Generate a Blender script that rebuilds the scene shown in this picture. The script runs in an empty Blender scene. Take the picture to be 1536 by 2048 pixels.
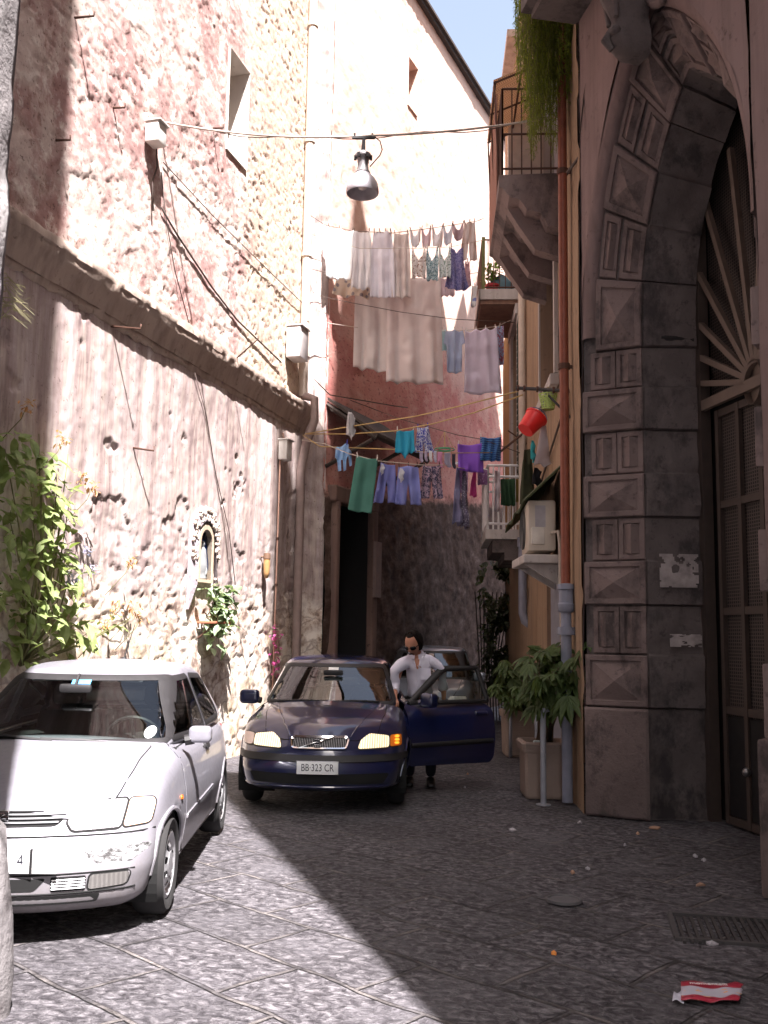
import bpy, bmesh, math, random
import numpy as np
from mathutils import Vector, Matrix, Euler, noise as mnoise
from mathutils.geometry import delaunay_2d_cdt
from mathutils.bvhtree import BVHTree

SC = bpy.context.scene
COL = SC.collection
R = math.radians
PI = math.pi
random.seed(7)

# ------------------------------------------------------------------ camera geometry
F = 1950.0
PITCH, ROLL, EYE = R(7.3), R(0.9), 1.65
c_f = Vector((0, math.cos(PITCH), math.sin(PITCH)))
c_u0 = Vector((0, -math.sin(PITCH), math.cos(PITCH)))
c_r0 = Vector((1, 0, 0))
c_r = c_r0 * math.cos(ROLL) + c_u0 * math.sin(ROLL)
c_u = -c_r0 * math.sin(ROLL) + c_u0 * math.cos(ROLL)
EYEP = Vector((0, 0, EYE))

def ray(x, y):
    return c_f + c_r * ((x - 768) / F) + c_u * ((1024 - y) / F)
def gz(x, y, z=0.0):            # point of the survey photo on the level z
    d = ray(x, y); return EYEP + d * ((z - EYE) / d.z)
def gy(x, y, Y):                # ... at the distance Y
    d = ray(x, y); return EYEP + d * (Y / d.y)
def pw(x, y, a, b):             # ... on the upright plane X = a + b Y
    d = ray(x, y); return EYEP + d * (a / (d.x - b * d.y))
LW = (-5.85, 0.285)
PW_ = (-8.1, 0.445)
RW = (1.43, 0.055)

# ------------------------------------------------------------------ objects
def tag(o, label=None, cat=None, group=None, kind=None):
    if label: o['label'] = label
    if cat: o['category'] = cat
    if group: o['group'] = group
    if kind: o['kind'] = kind
    return o

def thing(name, label, cat, loc=(0, 0, 0), rz=0.0, group=None, kind=None):
    o = bpy.data.objects.new(name, None)
    COL.objects.link(o)
    o.empty_display_size = 0.1
    o.location = loc
    o.rotation_euler = (0, 0, rz)
    return tag(o, label, cat, group, kind)

class MB:
    def __init__(s):
        s.v = []; s.f = []
    def add(s, vs, fs):
        k = len(s.v)
        s.v += [tuple(v) for v in vs]
        s.f += [tuple(i + k for i in f) for f in fs]
        return s
    def box(s, c, size, rz=0.0, m=None, bev=0.0):
        hx, hy, hz = size[0] / 2, size[1] / 2, size[2] / 2
        if bev > 0:
            bm = bmesh.new()
            bmesh.ops.create_cube(bm, size=1.0)
            for v in bm.verts: v.co = Vector((v.co.x * size[0], v.co.y * size[1], v.co.z * size[2]))
            bmesh.ops.bevel(bm, geom=bm.edges[:], offset=min(bev, hx * .9, hy * .9, hz * .9), segments=2, affect='EDGES', profile=.5)
            bm.verts.index_update()
            vs = [v.co.copy() for v in bm.verts]; fs = [[v.index for v in f.verts] for f in bm.faces]
            bm.free()
        else:
            vs = [Vector((x, y, z)) for x in (-hx, hx) for y in (-hy, hy) for z in (-hz, hz)]
            fs = [(0, 1, 3, 2), (4, 6, 7, 5), (0, 4, 5, 1), (2, 3, 7, 6), (0, 2, 6, 4), (1, 5, 7, 3)]
        M = (m if m is not None else Matrix.Rotation(rz, 4, 'Z'))
        return s.add([M @ v + Vector(c) for v in vs], fs)
    def hexa(s, p):   # 8 points: bottom ring of 4 then top ring of 4
        return s.add(p, [(3, 2, 1, 0), (4, 5, 6, 7), (0, 1, 5, 4), (1, 2, 6, 5), (2, 3, 7, 6), (3, 0, 4, 7)])
    def tube(s, pts, r, seg=8, cap=True):
        pts = [Vector(p) for p in pts]
        n = len(pts)
        rr = r if isinstance(r, (list, tuple)) else [r] * n
        rings = []
        up = None
        for i in range(n):
            d = (pts[min(i + 1, n - 1)] - pts[max(i - 1, 0)])
            if d.length < 1e-9: d = Vector((0, 0, 1))
            d.normalize()
            if up is None:
                up = Vector((0, 0, 1)) if abs(d.z) < .9 else Vector((1, 0, 0))
            a = d.cross(up)
            if a.length < 1e-6: a = d.orthogonal()
            a.normalize(); b = a.cross(d); up = b
            rings.append([pts[i] + (a * math.cos(t) + b * math.sin(t)) * rr[i] for t in [2 * PI * k / seg for k in range(seg)]])
        vs = [v for ring in rings for v in ring]
        fs = []
        for i in range(n - 1):
            for k in range(seg):
                k2 = (k + 1) % seg
                fs.append((i * seg + k, (i + 1) * seg + k, (i + 1) * seg + k2, i * seg + k2))
        if cap:
            fs.append(tuple(range(seg))); fs.append(tuple((n - 1) * seg + k for k in range(seg - 1, -1, -1)))
        return s.add(vs, fs)
    def lathe(s, prof, c=(0, 0, 0), seg=24, m=None, a0=0.0, a1=2 * PI):
        c = Vector(c); full = abs(a1 - a0 - 2 * PI) < 1e-6
        nn = seg if full else seg + 1
        vs = []
        for (r, z) in prof:
            for k in range(nn):
                t = a0 + (a1 - a0) * k / seg
                v = Vector((r * math.cos(t), r * math.sin(t), z))
                vs.append((m @ v if m is not None else v) + c)
        fs = []
        for i in range(len(prof) - 1):
            for k in range(seg):
                k2 = (k + 1) % nn
                fs.append((i * nn + k, i * nn + k2, (i + 1) * nn + k2, (i + 1) * nn + k))
        return s.add(vs, fs)
    def grid(s, fn, us, vs_, flip=False):
        nu, nv = len(us), len(vs_)
        vs = [fn(u, v) for u in us for v in vs_]
        fs = []
        for i in range(nu - 1):
            for j in range(nv - 1):
                q = (i * nv + j, (i + 1) * nv + j, (i + 1) * nv + j + 1, i * nv + j + 1)
                fs.append(q[::-1] if flip else q)
        return s.add(vs, fs)
    def prism(s, poly, a, b, axis_fn=None):   # polygon of (x,z) pairs extruded from y=a to y=b
        n = len(poly)
        vs = [Vector((p[0], a, p[1])) for p in poly] + [Vector((p[0], b, p[1])) for p in poly]
        if axis_fn: vs = [axis_fn(v) for v in vs]
        fs = [tuple(range(n)), tuple(range(2 * n - 1, n - 1, -1))]
        fs += [(i, i + n, (i + 1) % n + n, (i + 1) % n) for i in range(n)]
        return s.add(vs, fs)

def mesh_obj(name, v, f, mat=None, parent=None, smooth=False, local=False, sharp=None):
    me = bpy.data.meshes.new(name)
    me.from_pydata([tuple(p) for p in v], [], [tuple(q) for q in f])
    me.update()
    o = bpy.data.objects.new(name, me)
    COL.objects.link(o)
    if mat is not None:
        for mm in (mat if isinstance(mat, (list, tuple)) else [mat]): me.materials.append(mm)
    if smooth:
        me.shade_smooth()
        if sharp is not None:
            me.set_sharp_from_angle(angle=R(sharp))
    if parent is not None:
        o.parent = parent
        if not local:
            q, w = parent, Matrix.Identity(4)
            ch = []
            while q is not None: ch.append(q); q = q.parent
            for q in reversed(ch): w = w @ q.matrix_parent_inverse @ q.matrix_basis
            o.matrix_parent_inverse = w.inverted()
    return o

def obj(name, mb, mat=None, parent=None, smooth=False, local=False, sharp=None, fix=True):
    o = mesh_obj(name, mb.v, mb.f, mat, parent, False, local)
    if fix:
        bm = bmesh.new(); bm.from_mesh(o.data)
        bmesh.ops.recalc_face_normals(bm, faces=bm.faces[:])
        bm.to_mesh(o.data); bm.free()
    if smooth:
        o.data.shade_smooth()
        if sharp is not None: o.data.set_sharp_from_angle(angle=R(sharp))
    return o

def np_obj(name, V, Fq, mat, parent=None, smooth=True):
    me = bpy.data.meshes.new(name)
    nv, nf = len(V), len(Fq)
    me.vertices.add(nv); me.vertices.foreach_set('co', np.asarray(V, dtype=np.float32).ravel())
    me.loops.add(nf * 4); me.loops.foreach_set('vertex_index', np.asarray(Fq, dtype=np.int32).ravel())
    me.polygons.add(nf); me.polygons.foreach_set('loop_start', np.arange(0, nf * 4, 4, dtype=np.int32))
    me.update(calc_edges=True); me.validate()
    o = bpy.data.objects.new(name, me); COL.objects.link(o)
    me.materials.append(mat)
    if smooth: me.shade_smooth()
    if parent is not None:
        o.parent = parent
        o.matrix_parent_inverse = Matrix.Translation(parent.location).inverted()
    return o

# ------------------------------------------------------------------ array noise
def _h(ix, iy, iz, seed):
    n = (ix.astype(np.int64) * 374761393 + iy.astype(np.int64) * 668265263 + iz.astype(np.int64) * 2147483647 + seed * 144269) & 0xffffffff
    n = ((n ^ (n >> 13)) * 1274126177) & 0xffffffff
    n = (n ^ (n >> 16)) & 0xffff
    return n / 65535.0
def vnoise(x, y, z=0.0, seed=0):
    x, y, z = np.broadcast_arrays(np.asarray(x, float), np.asarray(y, float), np.asarray(z, float))
    ix, iy, iz = np.floor(x), np.floor(y), np.floor(z)
    fx, fy, fz = x - ix, y - iy, z - iz
    fx, fy, fz = [t * t * (3 - 2 * t) for t in (fx, fy, fz)]
    r = 0
    for a in (0, 1):
        for b in (0, 1):
            for c in (0, 1):
                r = r + _h(ix + a, iy + b, iz + c, seed) * (fx if a else 1 - fx) * (fy if b else 1 - fy) * (fz if c else 1 - fz)
    return r
def fbm(x, y, oct=4, seed=0, gain=.5):
    r, a, t = 0, 1, 0
    for o in range(oct):
        r = r + a * vnoise(x * 2 ** o, y * 2 ** o, 0, seed + o); t += a; a *= gain
    return r / t
def sstep(a, b, x):
    t = np.clip((x - a) / (b - a), 0, 1); return t * t * (3 - 2 * t)

# ------------------------------------------------------------------ materials
class NT:
    def __init__(s, name, rough=.8, spec=.3):
        s.m = bpy.data.materials.new(name); s.m.use_nodes = True
        s.t = s.m.node_tree
        s.b = s.t.nodes['Principled BSDF']; s.out = s.t.nodes['Material Output']
        s.b.inputs['Roughness'].default_value = rough
        s.b.inputs['Specular IOR Level'].default_value = spec
    def n(s, ty, _o=0, _attrs=None, **kw):
        nd = s.t.nodes.new('ShaderNode' + ty)
        for k, v in (_attrs or {}).items(): setattr(nd, k, v)
        for k, v in kw.items():
            key = int(k[1:]) if k[0] == 'i' and k[1:].isdigit() else k.replace('_', ' ')
            s.set(nd.inputs[key], v)
        return nd.outputs[_o]
    def set(s, sock, v):
        if isinstance(v, bpy.types.NodeSocket): s.t.links.new(v, sock)
        elif isinstance(v, (tuple, list)) and len(v) == 3 and sock.type == 'RGBA': sock.default_value = (*v, 1)
        else: sock.default_value = v
    def pos(s):
        return s.n('TexCoord', 3)
    def map(s, vec, scale=(1, 1, 1), rot=(0, 0, 0), loc=(0, 0, 0)):
        return s.n('Mapping', Vector=vec, Scale=scale, Rotation=rot, Location=loc)
    def noise(s, vec, scale, detail=4, rough=.55, dist=0.0):
        return s.n('TexNoise', Vector=vec, Scale=scale, Detail=detail, Roughness=rough, Distortion=dist)
    def voro(s, vec, scale, feat='F1', out=0, rnd=1.0):
        return s.n('TexVoronoi', out, {'feature': feat}, Vector=vec, Scale=scale, Randomness=rnd)
    def ramp(s, fac, stops, interp='LINEAR'):
        nd = s.t.nodes.new('ShaderNodeValToRGB'); cr = nd.color_ramp; cr.interpolation = interp
        while len(cr.elements) < len(stops): cr.elements.new(.5)
        for e, (p, c) in zip(cr.elements, stops):
            e.position = p
            e.color = (*c, 1) if isinstance(c, (tuple, list)) else (c, c, c, 1)
        s.set(nd.inputs[0], fac); return nd.outputs[0]
    def mix(s, fac, a, b, mode='MIX'):
        nd = s.t.nodes.new('ShaderNodeMix'); nd.data_type = 'RGBA'; nd.blend_type = mode
        s.set(nd.inputs[0], fac); s.set(nd.inputs[6], a); s.set(nd.inputs[7], b); return nd.outputs[2]
    def math(s, op, a, b=0.0, c=0.0):
        nd = s.t.nodes.new('ShaderNodeMath'); nd.operation = op
        for i, v in enumerate((a, b, c)): s.set(nd.inputs[i], v)
        return nd.outputs[0]
    def sep(s, vec):
        nd = s.t.nodes.new('ShaderNodeSeparateXYZ'); s.set(nd.inputs[0], vec); return nd.outputs
    def bump(s, h, strength=.5, dist=.02, normal=None):
        nd = s.t.nodes.new('ShaderNodeBump'); s.set(nd.inputs['Height'], h)
        nd.inputs['Strength'].default_value = strength; nd.inputs['Distance'].default_value = dist
        if normal is not None: s.set(nd.inputs['Normal'], normal)
        return nd.outputs[0]
    def done(s, color=None, rough=None, normal=None, metal=None, spec=None):
        if color is not None: s.set(s.b.inputs['Base Color'], color)
        if rough is not None: s.set(s.b.inputs['Roughness'], rough)
        if normal is not None: s.set(s.b.inputs['Normal'], normal)
        if metal is not None: s.set(s.b.inputs['Metallic'], metal)
        if spec is not None: s.set(s.b.inputs['Specular IOR Level'], spec)
        return s.m

def plain(name, col, rough=.6, metal=0.0, var=.12, scale=9.0, bump=.0, spec=.4):
    m = NT(name, rough, spec); p = m.pos()
    nz = m.noise(p, scale, 5)
    c = m.mix(m.ramp(nz, [(.3, 0.0), (.7, 1.0)]), tuple(x * (1 - var) for x in col), tuple(min(1, x * (1 + var)) for x in col))
    nrm = m.bump(m.noise(p, scale * 6, 3), bump, .01) if bump else None
    return m.done(c, m.ramp(nz, [(.2, max(0, rough - .08)), (.8, min(1, rough + .08))]), nrm, metal)

def cloth_mat(name, col, kind=None, col2=(1, 1, 1), sc=30.0, trans=.35):
    col = tuple(min(.84, x * (1.22 if min(col) > .2 else 1.1)) for x in col)
    m = NT(name, .9, .1); p = m.pos()
    c = m.mix(m.noise(p, 6, 3), tuple(x * .9 for x in col), tuple(min(1, x * 1.05) for x in col))
    if kind == 'floral':
        d = m.voro(p, sc); c = m.mix(m.ramp(d, [(.28, 1.0), (.36, 0.0)]), c, col2)
    elif kind == 'patch':
        d = m.noise(p, sc, 2, .5, 1.5); c = m.mix(m.ramp(d, [(.47, 0.0), (.53, 1.0)]), c, col2)
    elif kind == 'stripe':
        d = m.n('TexWave', 1, {'bands_direction': 'Z'}, Vector=p, Scale=sc); c = m.mix(m.ramp(d, [(.45, 0.0), (.55, 1.0)]), c, col2)
    m.done(c, normal=m.bump(m.noise(m.map(p, (1, 1, .3)), 22, 4), .35, .02))
    tr = m.n('BsdfTranslucent', Color=c)
    mx = m.n('MixShader', Fac=trans, i1=m.b.outputs[0], i2=tr)
    m.t.links.new(mx, m.out.inputs[0])
    return m.m
# ------------------------------------------------------------------ light, sky, camera
SUN_EL = R(60)
SUN_D = Vector((-0.308 * math.cos(SUN_EL), 0.951 * math.cos(SUN_EL), -math.sin(SUN_EL))).normalized()
W = bpy.data.worlds.new("World"); SC.world = W; W.use_nodes = True
wt = W.node_tree
sky = wt.nodes.new('ShaderNodeTexSky'); sky.sky_type = 'NISHITA'; sky.sun_disc = False
sky.sun_elevation = SUN_EL; sky.sun_rotation = math.atan2(0.308, -0.951); sky.air_density = 1.0; sky.dust_density = 5.0; sky.ozone_density = 1.0
hs = wt.nodes.new('ShaderNodeHueSaturation'); hs.inputs['Saturation'].default_value = .72; hs.inputs['Value'].default_value = 1.0
wt.links.new(sky.outputs[0], hs.inputs['Color']); wt.links.new(hs.outputs[0], wt.nodes['Background'].inputs[0])
wt.nodes['Background'].inputs[1].default_value = 0.08
sl = bpy.data.lights.new('sun', 'SUN'); sl.energy = 5.0; sl.angle = R(0.5); sl.color = (1.0, .94, .94)
so = bpy.data.objects.new('sun', sl); COL.objects.link(so); so.location = (10, -30, 40)
so.rotation_euler = SUN_D.to_track_quat('-Z', 'Y').to_euler()
cd = bpy.data.cameras.new('camera'); cam = bpy.data.objects.new('camera', cd); COL.objects.link(cam)
cd.sensor_fit = 'HORIZONTAL'; cd.sensor_width = 36; cd.lens = 36 * F / 1536; cd.clip_end = 600; cd.clip_start = .05
Mc = Matrix((c_r, c_u, -c_f)).transposed().to_4x4(); Mc.translation = EYEP
cam.matrix_world = Mc
SC.camera = cam
SC.view_settings.view_transform = 'Standard'; SC.view_settings.look = 'None'; SC.view_settings.gamma = 1; SC.view_settings.exposure = 2.35
SC.cycles.use_denoising = True
SC.cycles.max_bounces = 10; SC.cycles.diffuse_bounces = 5; SC.cycles.glossy_bounces = 4; SC.cycles.transparent_max_bounces = 16
SC.cycles.sample_clamp_indirect = 6

# ------------------------------------------------------------------ street paving
def mat_street():
    m = NT('basalt_paving', .7, .35); p = m.pos()
    wob = m.n('VectorMath', 0, {'operation': 'ADD'}, i0=p, i1=m.n('VectorMath', 0, {'operation': 'SCALE'}, i0=m.n('TexNoise', 1, Vector=p, Scale=1.6, Detail=4), Scale=.10))
    q = m.map(wob, (1, 1, 0.0), (0, 0, R(44)))
    br = m.t.nodes.new('ShaderNodeTexBrick'); m.set(br.inputs['Vector'], q)
    br.offset = .5; br.inputs['Scale'].default_value = 1.0
    br.inputs['Mortar Size'].default_value = .02; br.inputs['Mortar Smooth'].default_value = .6
    br.inputs['Brick Width'].default_value = .86; br.inputs['Row Height'].default_value = .50
    br.inputs['Color1'].default_value = (.28, .28, .28, 1); br.inputs['Color2'].default_value = (.85, .85, .85, 1); br.inputs['Mortar'].default_value = (0, 0, 0, 1)
    joint = br.outputs['Fac']
    pq = m.map(p, (1, 1.0, 1), (0, 0, R(25)))
    pits = m.noise(m.map(pq, (1, 1.25, 1)), 17, 5, .66, .6)
    big = m.noise(p, .7, 4, .6)
    c = m.ramp(pits, [(.34, (.030, .026, .031)), (.44, (.068, .061, .069)), (.55, (.155, .145, .156)), (.68, (.32, .30, .315))])  # light and dark of sunlit relief painted into the stone colour
    c = m.mix(m.ramp(big, [(.35, 0.0), (.7, .5)]), c, m.mix(.5, c, (.11, .10, .105)))
    c = m.mix(.5, c, m.mix(1.0, c, br.outputs['Color'], 'MULTIPLY'))
    pol = m.ramp(m.noise(p, 1.7, 5, .65), [(.50, 0.0), (.64, .55)])
    c = m.mix(pol, c, (.135, .127, .138))
    jc = m.mix(m.ramp(m.noise(p, 2.2, 3), [(.4, 0.0), (.6, 1.0)]), (.05, .044, .045), (.24, .215, .205))
    jm = m.math('MULTIPLY', joint, m.ramp(m.noise(p, 2.6, 5, .65), [(.40, .08), (.58, 1.0)]))
    c = m.mix(jm, c, jc)
    grime = m.ramp(m.noise(p, .45, 6, .6), [(.42, 0.0), (.62, .55)])
    c = m.mix(grime, c, m.mix(.55, c, (.055, .05, .055)))
    h = m.math('SUBTRACT', m.math('ADD', m.math('ADD', m.math('MULTIPLY', pits, 1.0), m.math('MULTIPLY', m.sep(br.outputs['Color'])[0], .5)), m.math('MULTIPLY', big, .6)), m.math('MULTIPLY', joint, .75))
    nb = m.bump(h, 1.0, .07)
    return m.done(c, m.ramp(pits, [(.3, .85), (.7, .5)]), nb)
STREET = mat_street()
xs = np.concatenate([np.linspace(-70, -6, 14)[:-1], np.linspace(-6, 7, 88), np.linspace(7, 70, 14)[1:]])
ys = np.concatenate([np.linspace(-70, 2.5, 14)[:-1], np.linspace(2.5, 17, 110), np.linspace(17, 90, 14)[1:]])
X, Y = np.meshgrid(xs, ys, indexing='ij')
near = sstep(-7, -5, X) * sstep(8, 6, X) * sstep(1, 4, Y) * sstep(22, 16, Y)
Z = near * (.035 * (fbm(X * .5, Y * .5, 3, 5) - .5) + .02 * (fbm(X * 2.2, Y * 2.2, 2, 9) - .5)) - .004
nx, ny = len(xs), len(ys)
I = np.arange(nx * ny).reshape(nx, ny)
FQ = np.stack([I[:-1, :-1], I[1:, :-1], I[1:, 1:], I[:-1, 1:]], -1).reshape(-1, 4)
st = np_obj('street', np.stack([X, Y, Z], -1).reshape(-1, 3), FQ, STREET)
tag(st, kind='structure')

# ------------------------------------------------------------------ upright wall grids
def lin(a, b, step):
    return np.linspace(a, b, max(2, int(round((b - a) / step)) + 1))
def wallgrid(name, line, y0, y1, z0, z1, step, mat, parent, disp=None, holes=(), off=0.0, face=1):
    a, b = line
    k = math.sqrt(1 + b * b); nrm = (face / k, -face * b / k)
    yy = np.unique(np.round(np.concatenate([lin(y0, y1, step)] + [np.array(h[:2]) for h in holes]), 4))
    zz = np.unique(np.round(np.concatenate([lin(z0, z1, step)] + [np.array(h[2:]) for h in holes]), 4))
    Yg, Zg = np.meshgrid(yy, zz, indexing='ij')
    D = np.zeros_like(Yg) if disp is None else disp(Yg, Zg)
    keep = np.ones((len(yy) - 1, len(zz) - 1), bool)
    cy, cz = (yy[1:] + yy[:-1]) / 2, (zz[1:] + zz[:-1]) / 2
    for h in holes:
        inside = (cy[:, None] > h[0]) & (cy[:, None] < h[1]) & (cz[None, :] > h[2]) & (cz[None, :] < h[3])
        keep &= ~inside
    D = D + off
    V = np.stack([a + b * Yg + nrm[0] * D, Yg + nrm[1] * D, Zg], -1).reshape(-1, 3)
    I = np.arange(len(yy) * len(zz)).reshape(len(yy), len(zz))
    Fq = np.stack([I[:-1, :-1], I[1:, :-1], I[1:, 1:], I[:-1, 1:]], -1)[keep].reshape(-1, 4)
    if face < 0: Fq = Fq[:, ::-1]
    return np_obj(name, V, Fq, mat, parent)
def wpt(line, y, z, off=0.0, face=1):
    a, b = line; k = math.sqrt(1 + b * b)
    return Vector((a + b * y + face * off / k, y - face * b * off / k, z))
def niche(name, line, y0, y1, z0, z1, depth, mat, parent, face=1, proud=.03):
    mb = MB()
    for (A, B) in (((y0, z0), (y0, z1)), ((y0, z1), (y1, z1)), ((y1, z1), (y1, z0)), ((y1, z0), (y0, z0))):
        p = [wpt(line, A[0], A[1], proud, face), wpt(line, B[0], B[1], proud, face), wpt(line, B[0], B[1], -depth, face), wpt(line, A[0], A[1], -depth, face)]
        mb.add(p, [(0, 1, 2, 3)])
    p = [wpt(line, y0, z0, -depth, face), wpt(line, y1, z0, -depth, face), wpt(line, y1, z1, -depth, face), wpt(line, y0, z1, -depth, face)]
    mb.add(p, [(0, 1, 2, 3)])
    return obj(name, mb, mat, parent, fix=False)

# --- materials of the walls
def mat_upper():
    m = NT('flaking_pink_plaster', .95, .1); p = m.pos()
    a = m.noise(m.map(p, (1, 1, .8)), 1.5, 9, .68, .4)
    b = m.noise(p, 5.5, 8, .7)
    f = m.noise(p, 21, 5, .7)
    c = m.mix(m.ramp(a, [(.42, 0.0), (.49, .45), (.56, 1.0)]), (.40, .25, .232), (.58, .475, .425))
    c = m.mix(m.ramp(b, [(.53, 0.0), (.63, .85)]), c, (.70, .63, .57))
    c = m.mix(m.ramp(b, [(.36, .8), (.43, 0.0)]), c, (.30, .18, .155))
    y = m.sep(p)[1]
    tz = m.ramp(m.math('ADD', y, m.math('MULTIPLY', a, 2.4)), [(0, 0.0), (1, 0.0)])
    tuff = m.math('MULTIPLY', m.n('MapRange', Value=m.math('ADD', y, m.math('MULTIPLY', a, 1.6)), From_Min=13.9, From_Max=14.5), m.ramp(b, [(.4, .3), (.55, .9)]))
    c = m.mix(tuff, c, (.60, .50, .38))
    c = m.mix(m.ramp(f, [(.33, .8), (.42, 0.0)]), c, (.13, .085, .07))
    return m.done(c, None, m.bump(m.math('ADD', b, m.math('MULTIPLY', f, .5)), .5, .014))
def mat_lower():
    m = NT('stained_plaster_over_rubble', .95, .1); p = m.pos()
    s1 = m.mix(.42, m.noise(m.map(p, (1, 1, .06)), 5.0, 6, .62), m.noise(m.map(p, (1, 1, .7)), 2.6, 8, .68, .5))
    s2 = m.noise(m.map(p, (1, 1, .1)), 14, 4, .6)
    b = m.noise(p, 4.5, 8, .7); a = m.noise(p, 1.3, 7, .65); f = m.noise(p, 19, 5, .7)
    c = m.ramp(s1, [(.36, (.225, .165, .16)), (.46, (.35, .27, .255)), (.55, (.47, .39, .375)), (.63, (.69, .63, .61))])
    c = m.mix(m.ramp(s2, [(.46, 0.0), (.62, .6)]), c, (.54, .46, .40))
    z = m.sep(p)[2]
    k = m.n('MapRange', Value=m.math('ADD', z, m.math('MULTIPLY', a, 2.6)), From_Min=3.25, From_Max=3.7, To_Min=1.0, To_Max=0.0)
    st = m.ramp(b, [(.36, (.20, .14, .115)), (.45, (.54, .43, .355)), (.55, (.74, .67, .60))])
    st = m.mix(m.ramp(a, [(.5, 0.0), (.62, .45)]), st, (.58, .46, .27))
    vw = m.n('VectorMath', 0, {'operation': 'ADD'}, i0=m.map(p, (.7, .7, 1.25)), i1=m.n('VectorMath', 0, {'operation': 'SCALE'}, i0=m.n('TexNoise', 1, Vector=p, Scale=2.5, Detail=4), Scale=.35))
    ve = m.n('TexVoronoi', 0, {'feature': 'DISTANCE_TO_EDGE'}, Vector=vw, Scale=2.6)
    st = m.mix(m.ramp(ve, [(.01, .6), (.05, 0.0)]), st, (.25, .185, .16))
    c = m.mix(k, c, st)
    c = m.mix(m.ramp(f, [(.31, .8), (.40, 0.0)]), c, (.12, .08, .07))
    return m.done(c, None, m.bump(m.math('ADD', m.math('MULTIPLY', b, k), m.math('ADD', m.math('MULTIPLY', f, .35), 0.0)), .4, .015))
def mat_pink():
    m = NT('red_pink_render', .95, .1); p = m.pos()
    a = m.noise(p, .9, 7, .6); b = m.noise(m.map(p, (.6, .6, 1)), 5, 7, .68); f = m.noise(m.map(p, (.7, .7, 1.5)), 14, 5, .65)
    c = m.mix(m.ramp(a, [(.38, 0.0), (.62, 1.0)]), (.44, .17, .15), (.53, .26, .22))
    c = m.mix(m.ramp(b, [(.5, 0.0), (.66, .55)]), c, (.60, .40, .33))
    c = m.mix(m.ramp(f, [(.34, .75), (.43, 0.0)]), c, (.15, .06, .055))
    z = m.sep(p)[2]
    sun_wash = m.n('MapRange', Value=m.math('ADD', z, m.math('MULTIPLY', a, 3.5)), From_Min=8.5, From_Max=10.5)
    c = m.mix(m.math('MULTIPLY', sun_wash, .75), c, (.60, .475, .40))  # paler upper wall: the sun's washout is put into the colour
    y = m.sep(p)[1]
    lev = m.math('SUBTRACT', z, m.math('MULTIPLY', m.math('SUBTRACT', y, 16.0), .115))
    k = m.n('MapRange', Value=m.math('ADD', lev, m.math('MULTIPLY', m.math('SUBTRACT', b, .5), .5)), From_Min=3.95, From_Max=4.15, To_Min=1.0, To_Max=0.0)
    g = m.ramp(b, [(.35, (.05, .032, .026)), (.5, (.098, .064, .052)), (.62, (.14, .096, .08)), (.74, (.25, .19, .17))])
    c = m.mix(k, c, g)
    return m.done(c, None, m.bump(m.math('ADD', b, f), .5, .015))
def mat_render(name, c0, c1, dirt, streak=.5, bumpk=.3):
    m = NT(name, .92, .15); p = m.pos()
    a = m.noise(p, .8, 7, .6); s = m.noise(m.map(p, (1, 1, .07)), 7, 6, .62); b = m.noise(p, 9, 7, .68)
    c = m.mix(m.ramp(a, [(.35, 0.0), (.65, 1.0)]), c0, c1)
    c = m.mix(m.math('MULTIPLY', m.ramp(s, [(.44, 0.0), (.66, 1.0)]), streak), c, dirt)
    c = m.mix(m.ramp(b, [(.30, .7), (.40, 0.0)]), c, tuple(x * .5 for x in dirt))
    return m.done(c, None, m.bump(m.math('ADD', b, m.math('MULTIPLY', s, .4)), bumpk, .02))
def mat_stone(name, c0, c1, soot):
    m = NT(name, .88, .25); p = m.pos()
    a = m.noise(p, 1.6, 8, .66, .3); b = m.noise(p, 11, 7, .7); f = m.noise(p, 45, 3, .6)
    c = m.mix(m.ramp(a, [(.34, 0.0), (.66, 1.0)]), c0, c1)
    z = m.sep(p)[2]
    low = m.n('MapRange', Value=m.math('ADD', z, m.math('MULTIPLY', a, 1.4)), From_Min=.7, From_Max=2.6, To_Min=.5, To_Max=0.0)
    c = m.mix(m.math('ADD', m.ramp(m.noise(m.map(p, (1, 1, .6)), 2.3, 6, .7), [(.5, 0.0), (.62, .8)]), low), c, soot)
    c = m.mix(m.ramp(b, [(.34, .6), (.43, 0.0)]), c, soot)
    return m.done(c, None, m.bump(m.math('ADD', b, m.math('MULTIPLY', f, .4)), .55, .02))
UPPER, LOWER, PINK = mat_upper(), mat_lower(), mat_pink()
CORN = mat_render('cornice_stucco', (.42, .33, .275), (.50, .40, .335), (.24, .18, .15), .55, .6)
CREAM = mat_render('pale_reveal_plaster', (.60, .55, .50), (.68, .63, .58), (.45, .38, .34), .3)
OCHRE = mat_render('ochre_render', (.30, .20, .13), (.36, .25, .17), (.21, .15, .105), .65)
OCHRE2 = mat_render('dusty_ochre_render', (.32, .22, .15), (.38, .265, .185), (.21, .15, .115), .7)
PALE = mat_render('pale_grey_render', (.47, .43, .41), (.53, .5, .48), (.30, .26, .24), .5)
PIPERNO = mat_stone('piperno_stone', (.175, .13, .122), (.245, .183, .17), (.075, .060, .058))
PIPERNO2 = mat_stone('dark_piperno_stone', (.105, .086, .083), (.165, .136, .13), (.045, .039, .040))
PALACE = mat_render('palace_plaster', (.21, .15, .142), (.27, .195, .185), (.16, .115, .105), .6)
DARK = plain('unlit_black', (.012, .011, .011), .9)  # black stands in for the unlit depth of doorway and passage
DARKW = plain('old_dark_wood', (.045, .032, .026), .8)
IRON = plain('rusty_iron', (.10, .05, .035), .75, .3)
BLACKI = plain('black_iron', (.03, .027, .027), .6, .3)
WHITEP = plain('white_paint', (.72, .70, .70), .45)
GREYP = plain('grey_painted_steel', (.30, .31, .35), .45, .2)
PVC = plain('grey_pvc', (.22, .23, .29), .45)
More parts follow.
